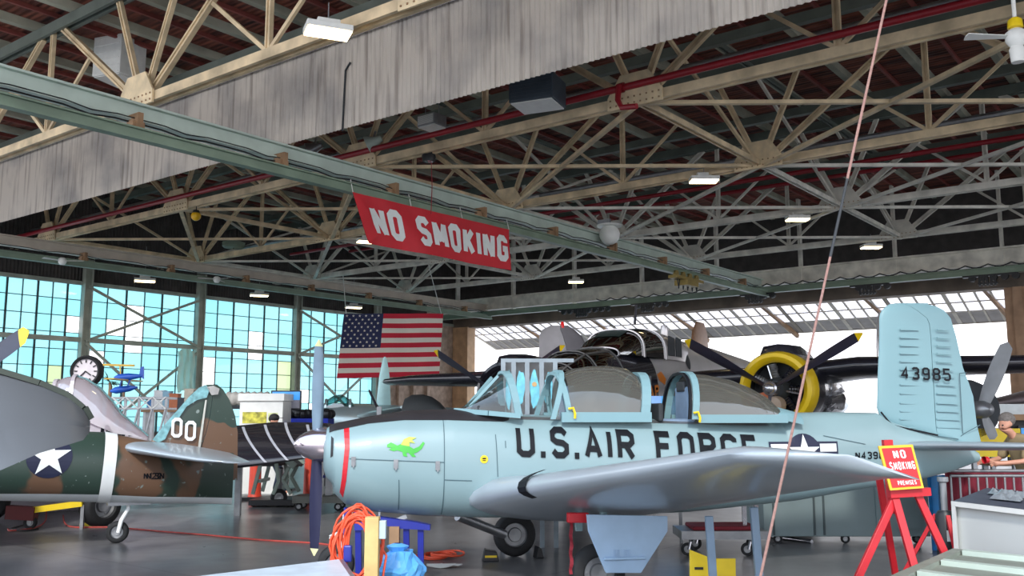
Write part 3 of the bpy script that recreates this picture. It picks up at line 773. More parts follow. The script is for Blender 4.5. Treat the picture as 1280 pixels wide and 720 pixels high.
# spinner and the two blades (vertical)
sp_ = MB().lathe([(.001, 0), (.04, .012), (.085, .05), (.125, .11), (.158, .19), (.18, .27), (.185, .33), (.17, .34), (.001, .34)], (0, 0, 1.403), 'X', 40)
sp_.build('spinner', mat('polished spinner', (200, 188, 196), .16, .92, .05), t34, smooth=40)
def blade(name, hub, up, R_, m, tipm, par, chord=.115, tipl=.1, tw0=70, tw1=15, fwd=(-1, 0, 0), both=True):
    """twisted tapering propeller blade from the hub along up"""
    up = Vector(up).normalized(); fwd = Vector(fwd); side = up.cross(fwd).normalized(); mb = MB(); rings = []
    for i in range(15):
        u = i / 14; r = .1 + (R_ - .1) * u
        c = chord * (.45 + 1.0 * math.sin(PI * min(1, .18 + u * .62))) * (1 if u < .93 else max(.12, 1 - ((u - .93) / .07) ** 2 * .85)) / 1.45
        tw = R(tw0 + (tw1 - tw0) * u ** .8); t = max(.008, .06 * (1 - u) ** 1.3 + .012)
        a = side * math.cos(tw) + fwd * math.sin(tw); b_ = fwd * math.cos(tw) - side * math.sin(tw)
        rings.append([Vector(hub) + up * r + a * (c * x) + b_ * (t * y) for x, y in ((-1, 0), (-.5, .45), (.1, .5), (.7, .25), (1, 0), (.7, -.25), (.1, -.5), (-.5, -.45))])
    mb.loft(rings, True, True, False, 0, lambda i, a: 1 if (.1 + (R_ - .1) * (i + .5) / 14) > R_ - tipl else 0)
    return mb.build(name, [m, tipm], par, smooth=60)
M_BLADE = mat('blade paint', (60, 66, 84), .35, .3, .12); M_BTIP = mat('pale yellow tip', (226, 226, 170), .5)
hub = (.24, 0, 1.403); sd = Vector((0, 0, 1))
blade('propeller_blade', hub, (-.01, 0, 1), 1.1, mat('blade grey-blue', (110, 132, 150), .3, .4, .1), M_BTIP, t34, .07, .09, 80, 50)
blade('propeller_blade', hub, (-.0, 0, -1), 1.13, mat('blade dark blue', (34, 36, 66), .35, .2, .1), M_BTIP, t34, .07, .06, 80, 50)
# panel gaps and fasteners on the cowl
def line(pts, w=.008, wd=.48):
    P = pxpoly(pts, wd); return [[tuple(p) for p in q] for q in ribbon(P, False, w, .05)]
for pts in ([(556, 525), (555, 646)], [(437, 574), (556, 578)], [(499, 600), (500, 640)], [(620, 543), (622, 596)], [(632, 551), (632, 560)], [(935, 572), (990, 566)], [(820, 579), (840, 580)], [(556, 600), (590, 601)],
            [(1040, 545), (1096, 556)], [(640, 596), (650, 625)]):
    wrap_quads(MB(), line(pts), FB, -1, .007).build('panel_gap', M_LINE, t34)
for px, py in ((442, 577), (495, 580), (547, 582)):
    P = LP(px, py, .47); q = side_at(P.x, P.z); m = MB()
    m.bx(q.x - .022, q.x + .022, q.y - .012, q.y + .005, q.z - .045, q.z + .045); m.bx(q.x - .008, q.x + .008, q.y - .022, q.y - .01, q.z - .06, q.z + .02)
    m.build('cowl_latch', M_STEEL, t34)
# lettering
a = LP(646, 531, .5); b_ = LP(646, 571, .5); h = a.z - b_.z; c = LP(950, 545, .5)
qs, wdt = text_quads('U.S.AIR FORCE', h, 1.15, h * .2, .24)
k = (c.x - a.x) / wdt
za = LP(646, 571, .5).z; zc = LP(950, 582, .5).z
qq = [[(a.x + p[0] * k, za + p[1] + (zc - za) * (p[0] / wdt)) for p in q] for q in qs]
def letters(txt, h, wf, t, gap, place, build):
    x = 0.
    for ch in txt:
        q, _ = text_quads(ch, h, wf, t, gap)
        if q: build([[place(x + p[0], p[1]) for p in f] for f in q], ch)
        x += WID.get(ch, .5) * wf * h + t + gap * h
letters('U.S.AIR FORCE', h, 1.15, h * .2, .24, lambda x, y: (a.x + x * k, za + y + (zc - za) * (x / wdt)),
        lambda qs_, ch: wrap_quads(MB(), qs_, FB, -1, .013).build('full_stop' if ch == '.' else 'letter', M_INK, t34))
a = LP(1071, 570, .3); qs, wdt = text_quads('N43985', .085, 1.1, .017, .2); wrap_quads(MB(), [[(a.x + p[0], a.z + p[1] - .04) for p in q] for q in qs], FB, -1, .006).build('registration', M_INK, t34)['label'] = 'small black registration beginning with N'
# national star on the rear fuselage
cst = LP(1006, 566, .35); r = LP(1028, 566, .35).x - cst.x
circ = [(cst.x + r * 1.0 * x, cst.z + r * y) for x, y in ell(28)]
bar = lambda x0, x1, y0, y1: [(cst.x + r * x0, cst.z + r * y0), (cst.x + r * x1, cst.z + r * y0), (cst.x + r * x1, cst.z + r * y1), (cst.x + r * x0, cst.z + r * y1)]
st_o = decal('star_insignia', [circ, bar(-2.05, 2.05, -.08, .58)], M_NAVY, .008)
for b0, b1 in ((-1.95, -.95), (.95, 1.95)): decal('white_bar', [bar(b0, b1, .05, .46)], M_MARKW, .011, st_o)
decal('white_star', [star_pts(cst.x, cst.z, r * .97)], M_MARKW, .013, st_o)
# cartoon-free green dragon painting on the cowl
DG = [(484, 556), (489, 553), (497, 557), (503, 554), (510, 557), (517, 561), (524, 558), (529, 552), (531, 554), (527, 561), (522, 565), (517, 567), (520, 571), (515, 571), (511, 566), (508, 566), (509, 571), (504, 570), (503, 565), (497, 563), (492, 564), (486, 562), (490, 560), (484, 559)]
WG = [(501, 556), (505, 549), (512, 546), (521, 547), (515, 550), (519, 554), (512, 553), (512, 558), (506, 557)]
dr = decal('dragon_painting', [pxpoly(DG, .45)], mat('dragon green', (64, 178, 62), .5), .007, None, 'small painted green dragon with raised wings')
decal('dragon_wing', [pxpoly(WG, .45)], mat('dragon yellow-green', (176, 206, 70), .5), .01, dr)
yb_ = LP(605, 574, .48); rr_ = LP(610, 574, .48).x - yb_.x
ys = decal('warning_sticker', [[(yb_.x + rr_ * x, yb_.z + rr_ * y) for x, y in ell(16)]], M_YEL, .007, None, 'round yellow sticker')
decal('sticker_mark', [[(yb_.x + rr_ * .55 * x, yb_.z + rr_ * .18 + rr_ * .2 * y) for x, y in ell(8)], [(yb_.x - rr_ * .4, yb_.z - rr_ * .4), (yb_.x + rr_ * .4, yb_.z - rr_ * .4), (yb_.x + rr_ * .4, yb_.z - rr_ * .2), (yb_.x - rr_ * .4, yb_.z - rr_ * .2)]], M_INK, .01, ys)
# sill strip and glare-panel edge
sl = MB()
for pts in ([(642, 522), (975, 531)],): wrap_quads(sl, line(pts, .03, .5), FB, -1, .008)
sl.build('canopy_rail', M_STEEL, t34)

# ---- tail fin and rudder
FL = [(1094, 518), (1095, 500), (1097, 470), (1099, 430), (1099, 400), (1101, 388), (1108, 381)]
def fz(pts, y, w=0):   # x on a pixel polyline at height y
    for (xa, a_), (xb, b_) in zip(pts, pts[1:]):
        if min(a_, b_) <= y <= max(a_, b_): return xa + (xb - xa) * (y - a_) / (b_ - a_ or 1)
    return pts[0][0] if abs(y - pts[0][1]) < abs(y - pts[-1][1]) else pts[-1][0]
FLE = [(1188, 551), (1166, 545), (1112, 534), (1096, 516), (1097, 470), (1099, 430), (1099, 395), (1103, 386), (1112, 380)]
FTE = [(1230, 568), (1226, 552), (1221, 531), (1216, 492), (1204, 461), (1195, 420), (1188, 397), (1180, 388), (1168, 382)]
HNG = [(1166, 545), (1161, 420), (1159, 400), (1145, 389), (1132, 380)]
ys_ = [560, 550, 540, 530, 520, 510, 495, 480, 460, 440, 420, 405, 398, 393, 388, 383, 380.5, 379]
rows = []
for y in ys_:
    le = LP(fz(FLE, y) if y > 380 else 1120, y); te = LP(fz(FTE, y) if y > 382 else 1160, y)
    t = .16 - .08 * (551 - y) / 170
    if y < 385: t *= .55
    if y < 380: t *= .4
    rows.append((le, te, t, (0, 1, 0)))
rows = [r_ for r_ in rows]
cfh = [(LP(fz(HNG, y) if y > 382 else 1130, y).x - r_[0].x) / (r_[1].x - r_[0].x) for y, r_ in zip(ys_, rows)]
# fixed fin = front of the chord, rudder = rear (hinge about .52 of the chord)
cfh = [max(.3, min(.8, c_)) for c_ in cfh]
FIN = foil(rows, 0, cfh); RUD = foil([(a_, b__, t * .96, n_) for a_, b__, t, n_ in rows], [c_ + .008 for c_ in cfh], 1)
for i, y in enumerate([412, 422, 432, 442, 452, 462, 492, 504, 514, 524, 534, 470, 481]):
    for rb, x0, x1 in ((FIN, 1124, 1148), (RUD, 1170, 1186 + (y - 412) * .12)):
        p, q = LP(x0, y, .05), LP(x1, y + 1, .05)
        for s_ in (-1, 1): rb.bar((p.x, s_ * .068, p.z), (q.x, s_ * .052, q.z), .014, .012)
FIN.build('tail_fin', M_SKY2, t34, smooth=40); RUD.build('rudder', M_SKY2, t34, smooth=40)
# black gap lines at fin root, trim tab
def onfin(pts, w, yoff=-.085):
    P = [(LP(x, y, 0).x, LP(x, y, 0).z) for x, y in pts]; m = MB()
    for q in ribbon(P, False, w, .08): m.add([(p[0], yoff, p[1]) for p in q], [(0, 1, 2, 3)])
    return m
onfin([(1095, 515), (1104, 526), (1110, 532), (1166, 544)], .022, -.1).build('fin_root_gap', M_INK, t34)
m = onfin([(1196, 467), (1200, 542)], .012, -.05); m2 = onfin([(1196, 467), (1205, 466)], .01, -.045); m3 = onfin([(1192, 549), (1201, 542), (1221, 531)], .01, -.06); m4 = onfin([(1166, 545), (1192, 549)], .014, -.09)
for q in (m2, m3, m4): m.add(q.v, q.f)
m.build('trim_tab_gap', M_LINE, t34)
a = LP(1126, 474, .07); b2 = LP(1187, 477, .07); h = LP(1126, 458, .07).z - a.z
qs, wdt = text_quads('43985', h, .95, h * .17, .22); k = (b2.x - a.x) / wdt
m = MB()
for q in qs: m.add([(a.x + p[0] * k, -.082, a.z - p[0] / wdt * .02 + p[1]) for p in q], [(0, 1, 2, 3)])
m.build('serial_number', M_INK, t34)['label'] = 'black numerals 43985'
# ---- tailplane
for sgn in (1, -1):
    le, te = LP(1122, 555, .15), LP(1228, 572, .15)
    z = 1.36
    rows = [((6.95, -sgn * .08, z), (7.85, -sgn * .08, z - .03), .12, (0, 0, 1)), ((7.15, -sgn * 1.0, z + .02), (7.85, -sgn * 1.0, z), .1, (0, 0, 1)), ((7.3, -sgn * 1.75, z + .04), (7.8, -sgn * 1.8, z + .02), .07, (0, 0, 1)), ((7.45, -sgn * 1.9, z + .04), (7.7, -sgn * 1.9, z + .03), .03, (0, 0, 1))]
    foil(rows, 0, .62).build('stabilizer', M_WING, t34, smooth=40)
    foil([(r_[0], r_[1], r_[2] * .95, r_[3]) for r_ in rows], .63, 1).build('elevator', M_WING, t34, smooth=40)
m = MB().lathe([(.045, 0), (.04, .05), (.001, .06)], (8.09, 0, (LP(1232, 575).z)), 'X', 12); m.build('tail_light', M_REDP, t34, smooth=40)
# ---- wings
for sgn, nm in ((1, 'wing'), (-1, 'wing')):
    rL, rT, tL, tT = Vector((1.84, .45, .90)), Vector((4.12, .45, .72)), Vector((2.84, 4.5, 1.46)), Vector((3.96, 4.5, 1.30))
    def wr(u, sw=0): return rL.lerp(tL, u), rT.lerp(tT, u)
    sg = lambda p: Vector((p.x, -sgn * p.y, p.z))
    rows = []
    Lr = Vector((1.72, .3, .86)); rows.append((sg(Lr), sg(Vector((4.2, .3, .70))), .30, (0, 0, 1)))
    Lf = Vector((1.80, .46, .86)); rows.append((sg(Lf), sg(rT), .42, (0, 0, 1)))
    for u in (.06, .14, .22, .3, .4, .5, .6, .7, .8, .9, .97, 1.):
        a_, c_ = wr(u); rows.append((sg(a_ + Vector((max(0, .08 - u * .6) * -.6, 0, 0))), sg(c_), (.46 if u < .1 else .42) - .25 * u, (0, sgn * .12, 1)))
    # rounded tip
    for v in (.35, .6, .8, .95, 1.):
        a_, c_ = tL.copy(), tT.copy(); k = 1 - math.sqrt(max(0, 1 - v * v))
        a_ += Vector((.5 * k + .04 * v, .46 * v, .01 * v)); c_ += Vector((-.12 * k, .46 * v, .02 * v)); rows.append((sg(a_), sg(c_), .16 * (1 - .85 * k), (0, sgn * .12, 1)))
    wo = foil(rows).build('wing', M_WING, t34, smooth=50)
    if sgn == 1:
        wo['label'] = 'silver-grey left wing reaching towards the viewer'
        WMB = foil(rows); WB = tree_bvh(WMB)
        # wing-tip light, landing-light cover, step strip
        q = LP(1022, 577, 4.45)
        h = WB.ray_cast(Vector((q.x - 1.2, q.y, 0)), Vector((0, 0, 1)))
        p = LP(1022, 577, 4.55); p = p + Vector((.0, 0, 0))
        MB().lathe([(.001, -.09), (.03, -.05), (.045, 0), (.03, .06), (.001, .13)], p, 'X', 14).build('light_fairing', M_WING, t34, smooth=60)
        MB().sphere(p + Vector((-.03, -.035, .0)), .028, 10).build('navigation_light', mat('red lens', (190, 20, 30), .15, 0, .05), t34, smooth=60)
# things on the near wing's leading edge and under it
def wing_line(u):  # leading edge of the near wing
    return Vector((1.84, -.45, .90)).lerp(Vector((2.84, -4.5, 1.46)), u)
m = MB(); c0 = wing_line(.30)
for k in range(7):
    a_ = -1.1 + k * .35; b2 = a_ + .35
m = MB(); fr = Vector((1.17, -4.1, .59)).normalized(); 
def lepatch(u, wfun, m, n=9, off=.012):
    rings = []
    tt_ = .42 - .25 * u
    base = wing_line(u); ch = 1.9
    for k in range(n):
        v = -1 + 2 * k / (n - 1); x = .17 * v * v; z = math.copysign(math.sqrt(abs(v)) if False else abs(v) ** .8, v) * tt_ * .42 * (1 if v > 0 else .8)
        wd = wfun(v)
        c_ = base + Vector((x - off, 0, z * 1.06 - x * .04)); rings.append([c_ - fr * wd[0], c_ + fr * max(wd[1], -wd[0] + .004)])
    return m.loft(rings, False, False)
lepatch(.29, lambda v: (.15 - .14 * v * v, .01 + .07 * v * v), m).build('landing_light_cover', M_INK, t34)
p = LP(723, 612, 1.3); m = MB().bx(p.x - .03, p.x + .03, p.y - .03, p.y + .03, .62, .86); m.build('vent_pipe', M_SKY, t34)
p = LP(818, 626, 2.0)
MB().tube([p + Vector((0, 0, .06)) + Vector((.03 * math.cos(a_ * PI / 6), 0, -.05 + .035 * math.sin(a_ * PI / 6))) for a_ in range(12)], .009, 6, True).build('tie_down_ring', M_WHITE, t34, smooth=60)
p = LP(797, 588, 2.0); m = MB().bx(p.x - .05, p.x + .05, p.y - .02, p.y + .02, p.z - .02, p.z + .02); m.build('stall_vane', M_STEEL, t34)

# ---- main gear: right wheel seen under the belly, left behind the big door
for w, px, py in ((-1.45, 643, 677), (1.4, 747, 716)):
    p = LP(px, py, w); c_ = Vector((p.x, p.y, .26 if w < 0 else .25))
    wheel(t34, c_, .26, .17, (0, 1, 0), M_STEEL)
    MB().tube([c_ + Vector((0, .14, 0)), c_ + Vector((.02, .14, .12)), c_ + Vector((.08, 0 if w < 0 else 0, .62))], .038, 10).build('gear_leg', M_SKY, t34, smooth=40)
p0, p1 = LP(572, 645, -.9), LP(630, 668, -1.3)
MB().tube([p0, p1], .055, 10).build('exhaust_pipe', M_STEEL, t34, smooth=40)
dp_ = [(733, 643), (834, 645), (834, 664), (801, 716), (757, 716), (735, 664)]
P = [LP(x, y, 1.72) for x, y in dp_]
m = MB().prism([(q.x, q.z) for q in P], (0, -1.72, 0), (1, 0, 0), (0, 0, 1), .03)
gd = m.build('gear_door', M_LTBLUE, t34, bevel=.006); gd['label'] = 'large powder-blue landing gear door'
a_, b2 = LP(755, 699, 1.75), LP(807, 699, 1.75)
MB().tube([Vector((a_.x, -1.75, a_.z)), Vector((b2.x, -1.75, a_.z))], .014, 8).build('door_stiffener', M_LTBLUE, gd, smooth=50)
lv = MB()
for i in range(6):
    for j in range(4):
        q = LP(768 + i * 3 + (4 if i > 2 else 0), 688 + j * 2.4, 1.74); lv.box((q.x, -1.742, q.z), (.012, .008, .008))
lv.build('door_slots', M_LTBLUE, gd)
# nose gear: white leg, links and small wheel
n0, n1 = LP(450, 640, .0), LP(398, 688, .0)
lg = MB().tube([LP(440, 640), LP(432, 655), LP(425, 690)], .04, 10); lg.build('nose_leg', M_WHITE, t34, smooth=40)
MB().bar(LP(433, 640, .1), LP(428, 700, .1), .07, .05, (0, 1, 0)).build('leg_cover', M_WHITE, t34)
MB().bar(LP(468, 662, .1), LP(508, 645, .1), .04).build('drag_link', M_WHITE, t34)
MB().bar(LP(474, 640, .1), LP(474, 648, .1), .02).build('drain_pipe', M_WHITE, t34)
for a_, b2 in (((431, 663), (412, 671)), ((431, 680), (412, 671))):
    MB().bar(LP(*a_), LP(*b2), .03).build('torque_link', M_WHITE, t34)
c_ = LP(420, 702); wheel(t34, Vector((c_.x, 0, .19)), .19, .13, (0, 1, 0))

# ---- cockpit: tub, seats, windscreen, two sliding hoods
def arch(s, hw, zs, zt, n=15, lean=0., e=.8, sh=0.):
    out = []
    for k in range(n):
        a = PI * k / (n - 1); c, s_ = math.cos(a), math.sin(a)
        z = zs + (zt - zs) * abs(s_) ** e
        out.append(Vector((s + lean * (z - zs), -hw * math.copysign(abs(c) ** .75, c), z)))
    return out
def strip_arch(rings, name, m, par, th=.02, w=.045):
    """frame following an arch: a flat bent strip"""
    mb = MB()
    n = len(rings)
    A = []
    for i, p in enumerate(rings):
        d = (rings[min(i + 1, n - 1)] - rings[max(i - 1, 0)]).normalized(); u = Vector((1, 0, 0)); nr = d.cross(u).normalized()
        A.append([p - u * w / 2 + nr * th / 2, p + u * w / 2 + nr * th / 2, p + u * w / 2 - nr * th / 2, p - u * w / 2 - nr * th / 2])
    mb.loft(A, True, True); return mb.build(name, m, par)
zs = 1.665
def shell(name, secs, m, par):
    rings = [arch(*q) for q in secs]
    mb = MB().loft(rings, False, False); return mb.build(name, m, par, smooth=60)
# windscreen
A0 = LP(576, 512); A1 = LP(633, 463); hz = .40
wsb = LP(641, 517)
ring0 = arch(A0.x, .10, 1.74, 1.78, 15, 0, .8); ring1 = arch(A0.x + .25, .34, 1.72, 1.97, 15); ring2 = arch(wsb.x - .02, .43, 1.70, A1.z - .02, 15, -.18)
MB().loft([ring0, ring1, ring2], False, False).build('windscreen', G_CAN, t34, smooth=60)
strip_arch(ring2, 'windscreen_frame', M_SKY2, t34, .03, .075)
sb = MB(); 
for s_ in (-1, 1):
    pts = [Vector((A0.x - .05, s_ * .06, 1.76)), Vector((A0.x + .25, s_ * .35, 1.73)), Vector((wsb.x, s_ * .44, 1.70))]
    for p, q in zip(pts, pts[1:]): sb.bar(p, q, .05, .05)
    sb.bar(Vector((A0.x + .08, s_ * .12, 1.80)), Vector((wsb.x - .2, s_ * .2, A1.z - .07)), .03, .03)
sb.build('windscreen_base', M_SKY2, t34)
m = MB().box((wsb.x - .28, 0, 1.76), (.3, .5, .1)); m.sphere((wsb.x - .3, 0, 1.8), .12, 8, sc=(1.4, 1.8, .6)); m.build('instrument_hood', M_GRIL, t34, smooth=50)
# hoods
fs_ = [(LP(px, py).x, .425, zs, LP(px, py).z) for px, py in ((700, 468), (716, 461), (735, 458), (760, 457.5), (778, 460), (789, 468))]
rings = [arch(*q) for q in fs_]
MB().loft(rings, False, False).build('front_hood_glazing', G_CAN2, t34, smooth=60)
for s_, m_, w_ in ((fs_[0], M_SKY2, .06), (fs_[-1], M_SKY2, .10)):
    strip_arch(arch(s_[0], .435, zs, s_[3] + .01, 15, -.16 if s_ is fs_[0] else .14), 'hood_frame', m_, t34, .03, w_)
q = LP(683, 520); strip_arch(arch(q.x - .03, .43, zs, LP(693, 464).z, 15, .3), 'hood_frame', M_SKY2, t34, .03, .055)
MB().loft([arch(q.x - .02, .42, zs, LP(693, 466).z, 15, .3), arch(fs_[0][0], .42, zs, fs_[0][3] - .01, 15, -.1)], False, False).build('front_hood_glazing', G_CAN, t34, smooth=60)
sl = MB()
for s_ in (-1, 1): sl.bx(LP(690, 522).x, LP(798, 524).x, s_ * .43 - .02, s_ * .43 + .02, zs - .03, zs + .075)
sl.build('hood_sill', M_SKY2, t34)
rs = [(LP(px, py).x, hw, zs - .01, LP(px, py).z) for px, py, hw in ((846, 467, .425), (875, 468, .425), (905, 474, .42), (930, 484, .41), (948, 495, .40), (962, 510, .36))]
MB().loft([arch(*q) for q in rs], False, False).build('rear_hood_glazing', G_CAN2, t34, smooth=60)
strip_arch(arch(rs[0][0] + .03, .435, zs, rs[0][3] + .01, 15, .12), 'hood_frame', M_SKY2, t34, .03, .075)
strip_arch(arch(rs[0][0] - .03, .43, zs, rs[0][3], 15, .1), 'hood_seal', M_INK, t34, .03, .03)
aft = MB().loft([arch(LP(950, 500).x, .42, zs - .02, LP(950, 512).z), arch(LP(962, 510).x, .40, zs - .02, LP(962, 508).z), arch(LP(985, 515).x, .36, zs - .06, LP(985, 514).z)], False, False)
aft.build('hood_fairing', M_SKY2, t34, smooth=50)
sl = MB()
for s_ in (-1, 1): sl.bx(LP(856, 524).x, LP(962, 527).x, s_ * .43 - .02, s_ * .43 + .02, zs - .04, zs + .05)
sl.build('hood_sill', M_SKY2, t34)
for s_ in (-1, 1):
    ring = MB().loft([arch(LP(x, 515).x, .405, zs, zs + .14)[:5] if s_ < 0 else arch(LP(x, 515).x, .405, zs, zs + .14)[-5:] for x in (880, 900, 925, 945)], False, False)
    ring.build('hood_liner', M_GRIL, t34)
for px, py in ((716, 517), (872, 522)):
    q = LP(px, py, .46); m = MB(); m.tube([q + Vector((-.05, -.01, .05)), q + Vector((0, -.02, .06)), q + Vector((.02, -.02, 0)), q + Vector((.02, -.01, -.05))], .014, 6); m.build('hood_handle', M_YEL, t34, smooth=50)
# tub floors and seats
for px, zt_ in ((700, .0), (848, .0)):
    x = LP(px, 515).x; m = MB(); m.box((x + .08, 0, 1.78), (.09, .42, .5)); m.box((x - .12, 0, 1.62), (.4, .42, .1)); m.build('seat', mat('seat blue-grey', (120, 142, 168), .7), t34, bevel=.03)
    MB().box((x + .06, 0, 2.03), (.08, .24, .12)).build('headrest', M_GRIL, t34, bevel=.02)
MB().box((LP(815, 515).x, 0, 1.74), (.06, .6, .2)).build('rear_instrument_panel', M_GRIL, t34, bevel=.02)
bl = MB().bar(LP(812, 520, .1), LP(812, 470, .1), .03, .03); bl.build('roll_bar', M_BLACK, t34)
MB().lathe([(.015, 0), (.008, .2), (.004, .36)], LP(1152, 545, 0) + Vector((0, -.1, 0)), 'Z', 6).v
# towing tape on wing: red pitot cover with streamer
pq = LP(722, 647, 1.55)
t = thing('pitot_cover', 'red cover with long red warning streamer hanging under the wing', 'cover', T.loc, T.rot)
m = MB().bar(LP(709, 647, 1.55), LP(735, 647, 1.55), .07, .09); m.build('sleeve', M_REDP, t, bevel=.01)
m = MB(); pts = [LP(714 + math.sin(k * 1.7) * .8, 652 + k * 6, 1.55) for k in range(12)]
m.loft([[p + Vector((-.016, 0, 0)), p + Vector((.016, .01 * math.sin(k * 2), 0))] for k, p in enumerate(pts)], False, False); m.build('streamer', mat('streamer red', (130, 30, 44), .8, 0, .3, 30), t)
# ================================================================== the dark twin-engined bomber behind, left side towards the viewer
B = Frame(2.25, 18.9, R(60)); BP = B.P
bom = thing('bomber_aeroplane', 'dark twin-engined bomber with yellow engine cowl and glazed nose, behind the trainer', 'aeroplane', B.loc, B.rot)
M_BSK = mat('polished aircraft skin', (206, 202, 202), .25, .45, .12, .9)
M_BBK = mat('gloss black paint', (34, 34, 42), .22, .0, .15, 1., coat=.4)
M_GB = glass('smoked cockpit glass', (70, 74, 76), .25)
btab = [(-3.5, 1.75, 2.15, .2, 1), (-3.2, 1.45, 2.5, .5, .95), (-2.6, 1.3, 2.76, .66, .9), (-1.8, 1.22, 2.92, .70, .85), (-.7, 1.2, 2.98, .71, .82), (.3, 1.2, 3.1, .71, .85), (1.0, 1.2, 3.3, .71, .85), (2.0, 1.2, 3.42, .71, .85), (5, 1.3, 3.38, .68, .88), (8, 1.7, 3.25, .55, .9), (10.5, 2.1, 3.1, .38, .95), (12.2, 2.4, 2.9, .2, 1)]
def bmi(s, u): return 1 if s < .1 and (s < -.9 or .2 > u or u > .35) or (s < .15 and u < .3) else 0
bf = fuselage_loft(btab, .25, 40, bmi); BB = tree_bvh(bf); bf.build('fuselage', [M_BSK, M_BBK], bom, smooth=45)
# cockpit greenhouse
CK = ((-1.25, .42, 2.97), (-.85, .56, 3.22), (-.45, .62, 3.38), (.3, .65, 3.46), (.62, .66, 3.46))
MB().loft([arch(a_, b_, 2.85, c_, 17, 0, .62) for a_, b_, c_ in CK], False, False).build('cockpit_glazing', M_GB, bom, smooth=50)
MB().loft([arch(a_, b_, 2.85, c_, 17, 0, .62) for a_, b_, c_ in ((.62, .665, 3.47), (1.1, .67, 3.46), (1.7, .67, 3.42), (2.4, .55, 3.36))], False, False).build('cabin_roof', M_BSK, bom, smooth=50)
for i, (a_, b_, c_) in enumerate(((-1.22, .43, 2.99), (-.45, .635, 3.4), (.62, .675, 3.48))): strip_arch(arch(a_, b_, 2.83, c_, 17, 0, .62), 'cockpit_frame', M_BSK, bom, .025, .05)
for x0_, x1_ in ((.74, 1.08), (1.18, 1.5)): MB().prism([(x0_, 2.93), (x1_, 2.93), (x1_ - .03, 3.3), (x0_ + .02, 3.33)], (0, -.675, 0), (1, 0, 0), (0, 0, 1), .03).build('cabin_window', M_GRIL, bom)
MB().loft([[p + Vector((0, 0, .012)) for p in arch(a_, b_, 2.85, c_, 17, 0, .62)[6:11]] for a_, b_, c_ in CK[1:]], False, False).build('cockpit_roof', mat('dark green paint', (44, 60, 56), .4), bom)
MB().lathe([(.001, 0), (.07, .02), (.09, .2), (.07, .3), (.001, .32)], (2.3, 0, 3.4), 'Z', 10).build('roof_dome', M_BSK, bom, smooth=50)
MB().tube([(.6, 0, 3.6), (.7, 0, 4.0)], .03, 6).build('antenna', M_BBK, bom)
# nose glazing
M_NFR = mat('dull nose frame', (96, 94, 92), .5, .2)
ns = [(-3.45, .30, 1.6, 2.3), (-3.1, .57, 1.7, 2.6), (-2.5, .69, 1.75, 2.84), (-1.5, .72, 1.75, 2.97)]
MB().loft([[p for p in arch(s_, hw, zb, zt, 17, 0, .8)] for s_, hw, zb, zt in ns], False, False).build('nose_glazing', M_GB, bom, smooth=50)
for s_, hw, zb, zt in ns: strip_arch(arch(s_, hw + .012, zb, zt + .012, 17, 0, .8), 'nose_frame', M_NFR, bom, .02, .03)
for kk in (6, 10):
    MB().tube([arch(s_, hw + .012, zb, zt + .012, 17, 0, .8)[kk] for s_, hw, zb, zt in ns], .018, 5).build('nose_rib', M_NFR, bom)
def bdec(name, polys, m, off=.008, label=None, par=None):
    mb = MB()
    for p in polys:
        for q in poly_quads(p, .1): wrap_quads(mb, [q], BB, -1, off)
    o = mb.build(name, m, par or bom)
    if label: o['label'] = label
    return o
M_ART = mat('nose art orange', (206, 120, 40), .5); M_ARTC = mat('nose art cream', (206, 190, 160), .5)
def btext(txt, p0, p1, hpx, m, shear=0., label=None):
    a, b_ = BP(*p0, .71), BP(*p1, .71); h = BP(p0[0], p0[1] - hpx, .71).z - a.z
    qs, w_ = text_quads(txt, h, 1.1, h * .2, .2); k = (b_.x - a.x) / w_; x = 0
    for ch in txt:
        q, _ = text_quads(ch, h, 1.1, h * .2, .2)
        wrap_quads(MB(), [[(a.x + (x + p[0]) * k, a.z + (b_.z - a.z) * (x + p[0]) / w_ + p[1]) for p in f] for f in q], BB, -1, .01).build('nose_art_letter', m, bom)
        x += WID.get(ch, .5) * 1.1 * h + h * .2 + .2 * h
btext('The', (795, 484), (806, 485), 8, M_ARTC)
btext('HAP', (805, 501), (823, 496), 16, M_ART)
bdec('painted_arrow', [[(BP(x, y, .71).x, BP(x, y, .71).z) for x, y in ((823, 468), (829, 464), (833, 474), (831, 481), (825, 476))]], M_ART, label='orange painted arrow')
bdec('porthole', [[(BP(862, 447, .7).x + .16 * x, BP(862, 447, .7).z + .26 * y) for x, y in ell(18)]], M_GRIL, .012)
bdec('side_window', [[(BP(x, y, .7).x, BP(x, y, .7).z) for x, y in ((817, 428), (829, 428), (834, 448), (821, 448))]], M_GRIL, .03)
